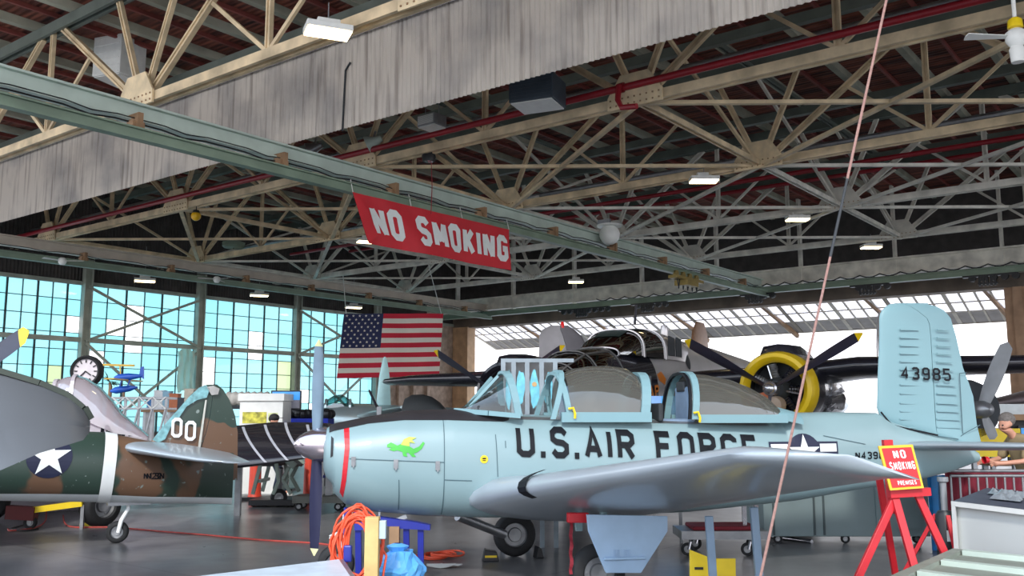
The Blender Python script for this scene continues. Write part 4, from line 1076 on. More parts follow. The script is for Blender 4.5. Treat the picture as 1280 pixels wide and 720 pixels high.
# engines, nacelles, cowls, propellers
M_OLDYEL = mat('cowl yellow', (226, 190, 24), .35, 0, .08, 2.)
for sgn in (1, -1):
    y = -2.95 * sgn; z = 2.2; c = (0, y, z)
    near = sgn == 1
    MB().lathe([(.50, .33), (.53, .24), (.60, .18), (.67, .20), (.705, .30), (.72, .45), (.72, .62)], c, 'X', 40).build('cowl_ring', M_OLDYEL if near else M_BBK, bom, smooth=50)
    MB().lathe([(.72, .62), (.725, 1.1), (.70, 1.55), (.64, 1.6)], c, 'X', 40).build('cowl', M_BBK, bom, smooth=50)
    MB().lathe([(.5, .34), (.52, .7), (.001, .72)], c, 'X', 32).build('engine_bay', M_GRIL, bom)
    MB().lathe([(.62, 1.5), (.66, 2.2), (.6, 3.5), (.42, 5.2), (.12, 6.4), (.001, 6.5)], (0, y, z - .1), 'X', 32).build('nacelle', M_BBK, bom, smooth=50)
    MB().lathe([(.001, .18), (.16, .2), (.22, .3), (.24, .6)], c, 'X', 24).build('gear_case', M_GRIL, bom, smooth=50)
    for k in range(7):
        a = 2 * PI * k / 7 + .2; d = Vector((0, math.sin(a), math.cos(a)))
        m = MB(); m.lathe([(.001, .2), (.085, .2)] + [(.09 if i % 2 else .075, .2 + i * .025) for i in range(11)] + [(.085, .48), (.001, .48)], Vector(c) + Vector((.45, 0, 0)), 'Z', 12, rot=Vector((0, 0, 1)).rotation_difference(d).to_matrix())
        m.build('cylinder', M_STEEL if k in (0, 1) else M_BBK, bom, smooth=40)
    for k in range(3):
        a = 2 * PI * k / 3 + R(18) ; d = Vector((0, math.sin(a), math.cos(a)))
        m = MB().tube([Vector(c) + Vector((.25, 0, 0)) + d * .2, Vector(c) + Vector((.3, 0, 0)) + d * .46], .02, 6); m.build('push_rod', M_CHROME, bom)
    MB().lathe([(.001, -.34), (.05, -.33), (.09, -.29), (.1, -.2), (.13, -.18), (.14, .02), (.11, .06), (.11, .2)], c, 'X', 24).build('propeller_hub', M_CHROME, bom, smooth=40)
    for k in range(3):
        an = R(-60 + 120 * k + 0)
        d = Vector((0, math.sin(an) * 1, math.cos(an)))
        b_o = blade('propeller_blade', Vector(c) + Vector((-.05, 0, 0)), d, 1.9, mat('bomber blade black', (48, 46, 60), .4, .1, .1), M_OLDYEL, bom, .17, .16, 75, 40)
        p = Vector(c) + Vector((-.08, 0, 0)) + d * 1.05
if True:
    m = MB().box((.2, -2.62, 2.04), (.1, .5, .13), Matrix.Rotation(R(-15), 3, 'X')); m.build('engine_cover', mat('orange engine part', (196, 104, 60), .6), bom)
    MB().lathe([(.001, -.22), (.15, -.2), (.17, -.1), (.17, .1)], (.1, -2.98, 1.9), 'X', 20).build('oil_sump', mat('tan casting', (150, 130, 110), .5), bom, smooth=40)
# carburettor scoop and exposed accessory section
for sgn in (1, -1):
    MB().loft([[Vector((x, -2.95 * sgn + yy * w_, 2.86 + zz * h_)) for yy, zz in ((-1, 0), (-.8, .8), (0, 1), (.8, .8), (1, 0))] for x, w_, h_ in ((.45, .3, .12), (.5, .34, .2), (1.2, .34, .24), (2.2, .3, .12), (2.8, .2, .02))], False, True).build('air_scoop', M_BBK, bom, smooth=50)
m = MB()
for k in range(14):
    a = random.random() * 1.6 - .4; x = 1.7 + random.random() * .9; rr0 = .62 + random.random() * .1
    m.box((x, -2.95 - rr0 * math.cos(a), 2.1 - rr0 * math.sin(a) * .7), (.12 + random.random() * .22, .1, .08 + random.random() * .16), Matrix.Rotation(random.random(), 3, 'X'))
m.build('engine_accessories', M_CHROME, bom)
MB().tube([(1.6, -3.6, 2.0), (2.3, -3.68, 2.05), (2.9, -3.6, 1.9)], [.1, .14, .09], 10).build('exhaust_stack', M_CHROME, bom, smooth=50)
# wings
zr = 2.45
def wrow(y, s0, s1, z, t): return ((s0, y, z), (s1, y, z - .08), t, (0, 0, 1))
foil([wrow(-.5, 1.0, 4.2, 2.4, .5), wrow(-2.95, 1.0, 3.9, 2.52, .48), wrow(-4.2, 1.25, 3.7, 2.66, .44), wrow(-8.2, 1.7, 3.0, 2.66, .28), wrow(-9.9, 2.0, 2.8, 2.66, .14), wrow(-10.2, 2.3, 2.6, 2.66, .05)]).build('wing', M_BBK, bom, smooth=50)
foil([wrow(.5, 1.0, 4.2, 2.4, .5), wrow(2.95, 1.0, 3.9, 2.52, .48), wrow(4.2, 1.25, 3.7, 2.6, .4), wrow(6.6, 1.7, 3.0, 2.62, .28), wrow(7.6, 2.0, 2.8, 2.6, .16), wrow(7.9, 2.3, 2.6, 2.6, .05)]).build('wing', M_BBK, bom, smooth=50)
for x, r_, col in ((-5.0, .07, (240, 240, 240)), (-5.35, .075, (220, 150, 170))):
    MB().lathe([(.001, -.12), (r_, -.08), (r_ * 1.2, .02), (r_ * 1.2, .12)], (1.28, x - .1, 2.66), 'X', 14).build('landing_light', mat('lamp glass %d' % col[1], col, .15, .3), bom, smooth=50)
MB().tube([(1.2, -4.9, 2.35), (.95, -5.0, 2.3), (.9, -5.25, 2.15)], .02, 6).build('pitot_tube', M_BBK, bom)
# undercarriage and twin tail
for y, s_ in ((-2.95, 1.9), (2.95, 1.9), (0, -2.2)):
    r0 = .6 if y else .38
    wheel(bom, Vector((s_, y, r0)), r0, .34, (0, 1, 0), names=('tire', 'hub'))
    MB().tube([(s_, y + .25, r0), (s_ - .05, y + .2, r0 + .5), (s_ - .1, y, 1.9)], .09, 10).build('gear_leg', M_STEEL, bom, smooth=50)
foil([wrow(-3.2, 11.0, 12.6, 3.0, .16), wrow(2.6, 11.0, 12.6, 3.0, .16)]).build('tailplane', M_BSK, bom, smooth=50)
for y in (-3.1, 2.5):
    foil([((11.5, y, 2.0), (12.7, y, 2.1), .08, (0, 1, 0)), ((11.1, y, 2.7), (13.0, y, 2.6), .14, (0, 1, 0)), ((11.2, y, 3.7), (13.0, y, 3.7), .14, (0, 1, 0)), ((11.4, y, 4.4), (12.9, y, 4.4), .1, (0, 1, 0)), ((11.8, y, 4.75), (12.6, y, 4.75), .04, (0, 1, 0))]).build('tail_fin', mat('bronze fin paint', (150, 112, 84), .4, .3, .15) if y > 0 else M_BSK, bom, smooth=50)

# ================================================================== grey-finned aeroplane behind the trainer's windscreen
G = Frame((702 - 640) / FPX * 33, 33.0, R(200)); GP = G.P
gp = thing('parked_aeroplane', 'aeroplane with tall rounded light grey tail fin and red beacon, behind the front cockpit', 'aeroplane', G.loc, G.rot)
M_GFIN = mat('light grey skin', (176, 174, 178), .4, .3, .1, 2.)
rows = []
for y, x0, x1 in ((470, 670, 742), (450, 673, 738), (432, 674, 733), (420, 674, 727), (412, 678, 718), (407, 688, 710)):
    rows.append((GP(x1, y), GP(x0, y), .2 - (470 - y) * .002, (0, 1, 0)))
foil(rows, 0, .45).build('tail_fin', mat('darker grey skin', (120, 118, 124), .4, .3, .1, 2.), gp, smooth=50); foil(rows, .46, 1).build('rudder', M_GFIN, gp, smooth=50)
q = GP(703, 410)
MB().lathe([(.001, 0), (.06, .0), (.07, .1), (.05, .2), (.001, .24)], q + Vector((0, 0, .0)), 'Z', 10).build('beacon', mat('red beacon', (210, 30, 30), .3, emit=.4), gp, smooth=50)
gt = [(q.x - 7.5, 1.5, 1.9, .2, 1), (q.x - 6.5, 1.1, 2.2, .55, .9), (q.x - 4, .95, 2.35, .62, .9), (q.x - 1.5, 1.3, 2.3, .45, .9), (q.x + .6, 1.8, 2.25, .14, 1)]
fuselage_loft(gt, .4, 24).build('fuselage', M_GFIN, gp, smooth=50)
foil([wrow(-4.6, q.x - 4.4, q.x - 3.6, 1.35, .1), wrow(0, q.x - 5.3, q.x - 3.2, 1.2, .3), wrow(4.6, q.x - 4.4, q.x - 3.6, 1.35, .1)]).build('wing', M_GFIN, gp, smooth=50)
foil([wrow(-1.8, q.x - .2, q.x + .5, 2.2, .06), wrow(1.8, q.x - .2, q.x + .5, 2.2, .06)]).build('tailplane', M_GFIN, gp, smooth=50)
for y, s_, r0 in ((-1.2, -4.2, .3), (1.2, -4.2, .3), (0, -6.6, .22)):
    wheel(gp, Vector((q.x + s_, y, r0)), r0, .16, (0, 1, 0)); MB().tube([(q.x + s_, y + .12, r0), (q.x + s_, y, 1.3)], .05, 8).build('gear_leg', M_STEEL, gp)

# ================================================================== camouflaged fighter at left
C_ = Frame((297 - 640) / FPX * 13.75, 13.75, R(28)); CP = C_.P
cf = thing('fighter_aeroplane', 'green and brown camouflaged fighter with white band and the number 00 on its tail', 'aeroplane', C_.loc, C_.rot)
def camo(name, stops, axis='X', amp=.5):
    """hand-laid bands of two paints with wandering edges; stops = (position, is_brown)"""
    m, nt, b = nodes_of(name); N = nt.nodes.new; L = nt.links.new
    tc = N('ShaderNodeTexCoord'); sx = N('ShaderNodeSeparateXYZ'); L(tc.outputs['Object'], sx.inputs[0])
    n1 = N('ShaderNodeTexNoise'); n1.inputs['Scale'].default_value = 2.2; n1.inputs['Detail'].default_value = 2; L(tc.outputs['Object'], n1.inputs[0])
    ma = N('ShaderNodeMath'); ma.operation = 'MULTIPLY_ADD'; L(n1.outputs['Fac'], ma.inputs[0]); ma.inputs[1].default_value = amp * 2; ma.inputs[2].default_value = -amp
    ad = N('ShaderNodeMath'); ad.operation = 'ADD'; L(sx.outputs[axis], ad.inputs[0]); L(ma.outputs[0], ad.inputs[1])
    lo, hi = stops[0][0] - .01, stops[-1][0] + 1
    mr = N('ShaderNodeMapRange'); mr.inputs['From Min'].default_value = lo; mr.inputs['From Max'].default_value = hi; L(ad.outputs[0], mr.inputs['Value'])
    cr = N('ShaderNodeValToRGB'); L(mr.outputs[0], cr.inputs[0]); cr.color_ramp.interpolation = 'EASE'
    G_, B_ = lin((48, 66, 58)) + (1,), lin((108, 82, 64)) + (1,)
    el = cr.color_ramp.elements; el[0].position = 0; el[0].color = B_ if stops[0][1] else G_; el[1].position = 1; el[1].color = B_ if stops[-1][1] else G_
    for (p, br), (_, prev) in zip(stops[1:], stops):
        t = (p - lo) / (hi - lo); e = el.new(max(0, t - .008)); e.color = B_ if prev else G_; e = el.new(t + .008); e.color = B_ if br else G_
    n2 = N('ShaderNodeTexNoise'); n2.inputs['Scale'].default_value = 11; n2.inputs['Detail'].default_value = 6; L(tc.outputs['Object'], n2.inputs[0])
    c2 = N('ShaderNodeValToRGB'); L(n2.outputs['Fac'], c2.inputs[0]); c2.color_ramp.elements[0].position = .66; c2.color_ramp.elements[1].position = .70
    mx = N('ShaderNodeMix'); mx.data_type = 'RGBA'; L(c2.outputs[0], mx.inputs['Factor']); L(cr.outputs[0], mx.inputs['A']); mx.inputs['B'].default_value = lin((130, 142, 138)) + (1,)
    L(mx.outputs['Result'], b.inputs['Base Color']); b.inputs['Roughness'].default_value = .36
    return m
_cx = lambda px: CP(px, 590, .4).x
M_CAMO = camo('camouflage flank', [(_cx(-400), 0), (_cx(38), 1), (_cx(76), 0), (_cx(150), 1), (_cx(206), 0), (_cx(232), 1), (_cx(252), 0)])
M_CAMOF = camo('camouflage fin', [(1.0, 1), (CP(270, 527).z, 0)], 'Z', .35)
M_BELLY = mat('pale grey underside', (210, 216, 218), .45, 0, .06, 2.)
def csec(px, t, b_): q = CP(px, t); p = CP(px, b_, .1); return (q.x, p.z, q.z)
cs = [csec(-60, 545, 626), csec(0, 540, 626), csec(60, 537, 627), csec(125, 540, 628), csec(160, 546, 629), csec(190, 552, 630), csec(230, 556, 630), csec(292, 566, 631)]
hwl = [.56, .54, .48, .42, .38, .34, .28, .04]
cs0 = cs[0]
ctab = [(cs0[0] - 5.0, .95, 1.75, .25, 1), (cs0[0] - 4.2, .8, 1.95, .45, .95), (cs0[0] - 2.0, .62, 1.95, .55, .9)] + [(a, z0, z1, h_, .85) for (a, z0, z1), h_ in zip(cs, hwl)]
cfm = fuselage_loft(ctab, .1, 56, lambda s, u: 1 if (u < .13 or u > .87) else 0); CB = tree_bvh(cfm); cfm.build('fuselage', [M_CAMO, M_BELLY], cf, smooth=50)
def cdec(name, polys, m, off=.008, par=None, label=None, step=.06):
    mb = MB()
    for p in polys:
        for q in poly_quads(p, step): wrap_quads(mb, [q], CB, -1, off)
    o = mb.build(name, m, par or cf)
    if label: o['label'] = label
    return o
cxy = lambda pts, w=.4: [(CP(x, y, w).x, CP(x, y, w).z) for x, y in pts]
# white fuselage band as rings
x0, x1 = CP(127, 560, .4).x, CP(143, 560, .4).x
rings = []
for i in range(6):
    s_ = x0 + (x1 - x0) * i / 5; zb, zt, hw, e = interp(ctab, s_); rings.append([Vector((s_ - (z - zb) * -.06, yy * 1.015, zz + (zz - (zb + zt) / 2) * .015)) for yy, zz in superell(hw, zb, zt, 56, e) for z in [zz]])
MB().loft(rings, True, False).build('white_band', M_MARKW, cf, smooth=50)
cc = CP(62, 571, .48); rr_ = CP(91, 571, .48).x - cc.x
so = cdec('star_insignia', [[(cc.x + rr_ * x, cc.z + rr_ * y) for x, y in ell(28)]], M_NAVY, .008)
cdec('white_star', [star_pts(cc.x, cc.z, rr_ * .98)], M_MARKW, .014, so)
for i, ch in enumerate('NX1232N'):
    a = CP(179 + i * 3.4, 599, .33); q, _ = text_quads(ch if ch in GL else 'N', .085, 1., .016, .2)
    wrap_quads(MB(), [[(a.x + p[0], a.z + p[1]) for p in f] for f in q], CB, -1, .008).build('registration_letter', M_INK, cf)
# fin
FL2 = [(180, 560), (189, 551), (215, 520), (240, 492), (250, 484)]; FT2 = [(296, 628), (297, 572), (297, 540), (294, 520), (287, 500), (279, 487)]
ysl = [600, 575, 560, 551, 540, 530, 520, 510, 500, 492, 487, 483, 480.5]
rows = []
for y in ysl:
    xl = fz(FL2, y) if y > 484 else 252 + (484 - y) * 2; xr = fz(FT2, y) if y > 487 else 279 - (487 - y) * 1.2
    if y > 560: xl = 235
    rows.append((CP(xl, y), CP(xr, y), .15 - .0006 * (600 - y) * (1 if y > 485 else 1.4), (0, 1, 0)))
foil(rows, 0, .58).build('tail_fin', M_CAMOF, cf, smooth=50); foil([(a, b_, t * .95, n_) for a, b_, t, n_ in rows], .59, 1).build('rudder', M_CAMOF, cf, smooth=50)
# worn pale leading edge paint and numbers on the fin
def finpatch(name, poly, m, y=-.085, label=None, par=None):
    o = MB().prism([(CP(a, b_, .05).x, CP(a, b_, .05).z) for a, b_ in poly], (0, y, 0), (1, 0, 0), (0, 0, 1), .004).build(name, m, par or cf)
    if label: o['label'] = label
    return o
finpatch('worn_paint', [(190, 550), (198, 553), (206, 549), (214, 532), (222, 524), (233, 508), (246, 500), (258, 497), (262, 486), (256, 481), (248, 485), (236, 496), (222, 512), (205, 531)], mat('worn blue-green primer', (120, 170, 176), .6, 0, .35, 14), -.078, 'patch of worn blue-green primer')
finpatch('worn_tip', [(258, 484), (266, 482), (274, 486), (272, 493), (264, 494)], mat('bare tip', (170, 168, 166), .5, 0, .2, 8), -.078)
finpatch('rudder_gap', [(256, 500), (258, 500), (250, 560), (247, 566), (246, 565)], mat('scuffed white', (190, 190, 182), .7), -.082)
for (xa, xb, yt, yb2) in ((212, 226, 522, 547), (229, 244, 526, 551)):
    w_ = CP(xb, yt, .05).x - CP(xa, yt, .05).x; h_ = CP(xa, yt, .05).z - CP(xa, yb2, .05).z; a = CP(xa, yb2, .05)
    qs, wd = text_quads('0', h_, 1., h_ * .17, 0); m = MB()
    for q in qs: m.add([(a.x + p[0] * .8 + .01, -.095, a.z + p[1]) for p in q], [(0, 1, 2, 3)])
    m.build('tail_number', M_MARKW, cf)
# tailplanes: near one sweeps out to the right of the picture
sr = CP(200, 565, .3).x
for sgn in (1, -1):
    z = 1.22
    foil([((sr - .5, -sgn * .2, z + .06), (sr + .95, -sgn * .2, z - .04), .2, (0, 0, 1)), ((sr - .15, -sgn * 1.0, z + .0), (sr + .95, -sgn * 1.0, z - .08), .14, (0, 0, 1)), ((sr + .25, -sgn * 1.7, z - .06), (sr + .9, -sgn * 1.75, z - .1), .08, (0, 0, 1)), ((sr + .5, -sgn * 1.95, z - .08), (sr + .75, -sgn * 1.95, z - .1), .03, (0, 0, 1))]).build('tailplane', M_WING, cf, smooth=50)
    foil([((cs0[0] - 3.4, -sgn * .4, .85), (cs0[0] - 1.2, -sgn * .4, .8), .3, (0, 0, 1)), ((cs0[0] - 3.0, -sgn * 3.5, 1.1), (cs0[0] - 1.5, -sgn * 3.5, 1.08), .2, (0, 0, 1)), ((cs0[0] - 2.6, -sgn * 5.4, 1.25), (cs0[0] - 1.9, -sgn * 5.4, 1.25), .08, (0, 0, 1))]).build('wing', M_CAMO, cf, smooth=50)
    c_ = Vector((cs0[0] - 3.2, -sgn * 1.2, .36)); wheel(cf, c_, .36, .2, (0, 1, 0)); MB().tube([c_ + Vector((0, sgn * .16, 0)), c_ + Vector((.1, 0, .6))], .05, 8).build('gear_leg', M_STEEL, cf)
# tail wheel
c_ = CP(147, 661); c_.z = .145; c_.y = 0
wheel(cf, c_, .145, .13, (.25, 1, 0)); MB().tube([c_ + Vector((.0, -.09, 0)), c_ + Vector((.03, -.1, .16)), c_ + Vector((.12, -.02, .3)), c_ + Vector((.12, 0, .5))], .028, 8).build('gear_leg', M_MARKW, cf, smooth=50)
MB().bx(c_.x - .15, c_.x + .4, -.1, .1, .5, .56).build('gear_bracket', M_STEEL, cf)

# ================================================================== grey wing and propeller blade reaching in from the left
q = W(-6.9, 8.6, 0)
gw = thing('spare_wing', 'large plain grey wing reaching in from the left edge, dark along its upper edge', 'wing', q, CROT)
M_GW = mat('plain grey underside', (96, 99, 103), .42, .1, .06, 1.)
def gl_(px, py, d): p = at(px, py, d) - q; return Vector((p.dot(CR), p.dot(CF), p.z))
rows = []
for (a, b_, t) in (((-330, 400, 8.2), (-330, 700, 7.2), .3), ((-100, 448, 8.5), (-100, 620, 7.6), .26), ((0, 466, 8.7), (0, 588, 7.8), .2), ((50, 481, 8.8), (50, 566, 8.0), .15), ((85, 496, 8.9), (85, 556, 8.2), .1), ((104, 512, 8.95), (104, 550, 8.4), .07), ((112, 526, 9.), (112, 540, 8.7), .03)):
    rows.append((gl_(*a), gl_(*b_), t, (0, .8, .6)))
foil(rows, 0, .62).build('wing_skin', M_GW, gw, smooth=50); foil(rows, .66, 1).build('aileron', M_GW, gw, smooth=50)
m = MB(); 
for r0, r1 in zip(rows, rows[1:]):
    m.bar(Vector(r0[0]) + Vector((0, 0, .02)), Vector(r1[0]) + Vector((0, 0, .02)), .1, .05)
m.build('leading_edge', mat('dark olive edge', (56, 64, 56), .6), gw)
blade('propeller_blade', gl_(-60, 482, 9.6), gl_(34, 416, 9.6) - gl_(-60, 482, 9.6), (gl_(36, 414, 9.6) - gl_(-60, 482, 9.6)).length, mat('bomber blade black', (0, 0, 0)), M_OLDYEL, gw, .19, .12, 50, 40, (0, -1, 0))
st_ = MB().bar(gl_(-200, 560, 8.2), gl_(-200, 560, 8.2) * 1 + Vector((0, 0, -1.35)), .12); st_.build('wing_stand', M_STEEL, gw)

# ================================================================== silver fighter with bubble canopy beyond
S_ = Frame((120 - 640) / FPX * 17.5, 17.5, R(14)); SP_ = S_.P
sf = thing('silver_fighter', 'silver fighter with clear bubble canopy behind the grey wing tip', 'aeroplane', S_.loc, S_.rot)
M_SIL = mat('polished silver skin', (214, 206, 214), .28, .4, .08, 1.2)
def ssec(px, t, b_, hw): q = SP_(px, t); p = SP_(px, b_); return (q.x, p.z, q.z, hw, .9)
stab = [ssec(-160, 530, 640, .2), ssec(-120, 505, 640, .45), ssec(0, 492, 645, .5), ssec(60, 500, 645, .5), ssec(100, 512, 640, .48), ssec(150, 535, 632, .42), ssec(190, 552, 625, .35), ssec(240, 560, 612, .22), ssec(300, 566, 596, .06)]
sfm = fuselage_loft(stab, .2, 36); SB = tree_bvh(sfm); sfm.build('fuselage', M_SIL, sf, smooth=50)
prof = [(62, 486), (72, 476), (84, 471), (95, 470), (108, 474), (125, 485), (140, 501), (152, 518), (165, 528), (185, 545)]
rings = []
for i, (px, py) in enumerate(prof):
    qz = SP_(px, py); hw = [.22, .32, .36, .37, .37, .35, .31, .25, .18, .06][i]; zb = interp([(r_[0], r_[2]) for r_ in stab], qz.x)[0] - .12
    rings.append(arch(qz.x, hw, min(zb, qz.z - .03), qz.z, 15))
MB().loft(rings, False, False).build('canopy', glass('clear canopy with painted reflection', (214, 204, 212), .25, diff=.5), sf, smooth=60)  # pale diffuse share paints the bright reflection onto the clear canopy
for i in (1, 3): strip_arch([p * 1 for p in arch(SP_(*prof[i]).x, .375, rings[i][0].z, SP_(*prof[i]).z + .02, 15)], 'canopy_frame', M_SIL, sf, .03, .06)
MB().box((SP_(88, 500).x, 0, SP_(88, 492).z), (.25, .4, .5)).build('seat', M_GRIL, sf, bevel=.05)
m = MB()
for i in range(2): m.tube([p + Vector((0, 0, .004)) for p in [SP_(px, py) for px, py in prof[3:]]], .02, 6)
m.build('canopy_spine', mat('pale aqua trim', (150, 200, 205), .4, .3), sf)
for i, ch in enumerate('GUN'):
    a = SP_(124 + i * 13, 546, .42); qs, _ = text_quads(ch, .24, 1., .055, .2)
    wrap_quads(MB(), [[(a.x + p[0], a.z + p[1] - i * .01) for p in f] for f in qs], SB, -1, .012).build('fuselage_letter', M_INK, sf)
for y, s_, r0 in ((-1.7, -1.2, .34), (1.7, -1.2, .34), (0, 3.4, .16)):
    c_ = Vector((s_, y, r0)); wheel(sf, c_, r0, .2, (0, 1, 0)); MB().tube([c_ + Vector((0, .13, 0)), c_ + Vector((.02, 0, .55))], .05, 8).build('gear_leg', M_STEEL, sf)
for sgn in (1, -1): foil([((-2.4, -sgn * .4, .8), (.2, -sgn * .4, .75), .3, (0, 0, 1)), ((-1.7, -sgn * 4.6, 1.1), (-.6, -sgn * 4.6, 1.08), .12, (0, 0, 1))]).build('wing', M_SIL, sf, smooth=50)

# ================================================================== black wing with pale stripes
bw0 = at(360, 560, 16.0); bw0.z = 0
bw = thing('striped_wing', 'black wing with curved pale grey stripes lying behind the spinner', 'wing', bw0, CROT)
def g2(px, py, d): p = at(px, py, d) - bw0; return Vector((p.dot(CR), p.dot(CF), p.z))
rows = []
for x, yt, yb2, t in ((255, 532, 585, .3), (300, 532, 582, .28), (340, 528, 578, .25), (380, 528, 572, .2), (410, 529, 562, .15), (424, 532, 552, .1), (432, 537, 545, .04)):
    rows.append((g2(x, yb2, 15.6), g2(x, yt, 17.4), t, (0, -.35, 1)))
def smi(rows, mb, bands):
    pass
fm = foil(rows); fm.build('wing_skin', M_BBK, bw, smooth=50)
BWB = tree_bvh(fm); eye_l = Vector((0, 0, 0)) - bw0; eye_l = Vector((eye_l.dot(CR), eye_l.dot(CF), EYE))
for (xa, xb) in ((303, 318), (331, 348), (357, 372), (384, 394)):
    pr_ = []
    for k in range(19):
        u = k / 18; x = xa + (xb + 14 - xa) * u ** 1.6; y = 528 + 50 * u; pp = []
        for dx_ in (-1.8, 1.8):
            p = g2(x + dx_, y, 16); d = (p - eye_l).normalized(); hit = BWB.ray_cast(eye_l, d)
            if hit[0] is not None: pp.append(hit[0] - d * .02)
        if len(pp) == 2: pr_.append(pp)
    if len(pr_) > 2: MB().loft(pr_, False, False).build('stripe', mat('pale grey stripe', (172, 174, 182), .5), bw)
for x in (300, 400): MB().bar(g2(x, 560, 16.6), Vector((g2(x, 560, 16.6).x, g2(x, 560, 16.6).y, 0)), .1).build('support_leg', M_STEEL, bw)

# ================================================================== silver jet beyond the nose of the trainer
J = Frame((478 - 640) / FPX * 27, 27, R(8)); JP = J.P
jt = thing('silver_jet', 'silver jet with tall pale fin parked below the flag', 'aeroplane', J.loc, J.rot)
M_SIL2 = mat('pale silver skin', (188, 206, 208), .3, .6, .1, 1.)  # silver with the cyan light falling on the jet mixed into its colour
def jsec(px, t, b_, hw): q_ = JP(px, t); p = JP(px, b_); return (q_.x, p.z, q_.z, hw, .9)
fuselage_loft([jsec(385, 520, 532, .1), jsec(400, 508, 545, .5), jsec(430, 504, 555, .6), jsec(480, 506, 555, .62), jsec(540, 508, 550, .5), jsec(600, 512, 545, .4), jsec(625, 518, 536, .25)], .4, 28).build('fuselage', M_SIL2, jt, smooth=50)
pr = [(403, 508), (408, 500), (418, 494), (428, 493), (438, 500), (444, 507)]
MB().loft([arch(JP(px, py).x, .36, JP(px, 510).z, max(JP(px, py).z, JP(px, 509).z), 13) for px, py in pr], False, False).build('canopy', glass('jet canopy', (170, 215, 215), .4), jt, smooth=60)
for i in (1, 4): strip_arch(arch(JP(*pr[i]).x, .38, JP(420, 510).z, JP(*pr[i]).z + .02, 13), 'canopy_frame', M_SIL2, jt, .03, .06)
foil([(JP(469, 515), JP(489, 515), .2, (0, 1, 0)), (JP(474, 470), JP(487, 470), .13, (0, 1, 0)), (JP(478, 450), JP(484, 450), .07, (0, 1, 0)), (JP(480, 446), JP(482, 446), .03, (0, 1, 0))]).build('tail_fin', mat('silver fin tinted as cyan-lit', (176, 214, 214), .4, .2, .06), jt, smooth=50)  # fin is silver too; its aqua tint is cyan light put into the colour
foil([((.4, -5.4, 1.9), (1.3, -5.4, 1.88), .1, (0, 0, 1)), ((-.8, 0, 1.7), (1.8, 0, 1.65), .25, (0, 0, 1)), ((.4, 5.4, 1.9), (1.3, 5.4, 1.88), .1, (0, 0, 1))]).build('wing', M_SIL2, jt, smooth=50)
for x_, r0 in ((405, .24), (500, .3)):
    for y in ((0,) if x_ < 450 else (-1.3, 1.3)):
        c_ = JP(x_, 560); c_.z = r0; c_.y = y; wheel(jt, c_, r0, .18, (0, 1, 0)); MB().tube([c_ + Vector((0, .12, 0)), c_ + Vector((0, 0, 1.2))], .05, 8).build('gear_leg', M_STEEL, jt)
# dark hood of a covered engine and upright dark blade in front of the jet
c0 = at(530, 508, 20.); c0.z = 0
tv = thing('covered_engine', 'black rounded engine cover on a stand behind the trainer cowl', 'engine cover', c0, CROT)
def g3(px, py, d=20.): p = at(px, py, d) - c0; return Vector((p.dot(CR), p.dot(CF), p.z))
rings = []
for px, yt in ((505, 506), (507, 498), (515, 493.5), (528, 493), (540, 496), (550, 503), (556, 510)):
    t_ = g3(px, yt); rings.append([Vector((t_.x, .45 * math.cos(a), g3(px, 514).z + (t_.z - g3(px, 514).z) * math.sin(a) ** .8)) for a in [PI * k / 10 for k in range(11)]])
MB().loft(rings, False, True).build('cover', mat('black canvas', (40, 44, 46), .75, 0, .15, 3.), tv, smooth=60)
MB().bx(-.45, .45, -.35, .35, g3(530, 516).z - .08, g3(530, 514).z).build('stand_top', M_STEEL, tv)
for x_ in (-.35, .35):
    for y_ in (-.3, .3): MB().bar((x_, y_, 0), (x_, y_, g3(530, 516).z), .06).build('stand_leg', M_STEEL, tv)
c0 = at(467, 505, 21.); c0.z = 0
bl2 = thing('propeller_stand', 'lone dark propeller blade leaning on a stand left of the pale jet fin', 'propeller', c0, CROT)
t0 = at(474, 514, 21.) - c0; t1 = at(461, 487, 21.) - c0
t0 = Vector((t0.dot(CR), 0, t0.z)); t1 = Vector((t1.dot(CR), 0, t1.z))
blade('propeller_blade', t0, t1 - t0, (t1 - t0).length, M_BBK, M_BBK, bl2, .06, .05, 70, 50, (0, -1, 0)); MB().bar((t0.x, 0, 0), (t0.x, 0, t0.z + .1), .1).build('post', M_STEEL, bl2)
# grey two-bladed propeller at the right, behind the trainer's rudder
c0 = at(1231, 535, 15.); c0.z = 0
pr2 = thing('propeller_engine', 'engine on a yellow stand with large grey propeller blades right of the pale blue rudder', 'propeller', c0, CROT)
def g4(px, py, d=15.): p = at(px, py, d) - c0; return Vector((p.dot(CR), p.dot(CF), p.z))
M_GB2 = mat('matt grey blade', (128, 130, 132), .5, .1, .1)
hubp = g4(1227, 512)
for e in ((1260, 428), (1243, 549)):
    d = g4(*e) - hubp; blade('propeller_blade', hubp, d, d.length, M_GB2, M_GB2, pr2, .12, .05, 35, 20, (0, -1, 0))
MB().lathe([(.001, -.25), (.1, -.2), (.14, -.05), (.14, .3)], hubp, 'Y', 20).build('hub', M_STEEL, pr2, smooth=50)
MB().lathe([(.001, .3), (.45, .3), (.5, .5), (.5, .9), (.001, .95)], hubp, 'Y', 24).build('engine', M_GRIL, pr2, smooth=50)
MB().bx(hubp.x - .12, hubp.x + .75, .3, 1.1, 1.05, 1.5).build('stand_box', M_YEL, pr2)
for x_ in (hubp.x, hubp.x + .65):
    for y_ in (.35, 1.05): MB().bar((x_, y_, 0), (x_, y_, 1.06), .07).build('stand_leg', M_STEEL, pr2)
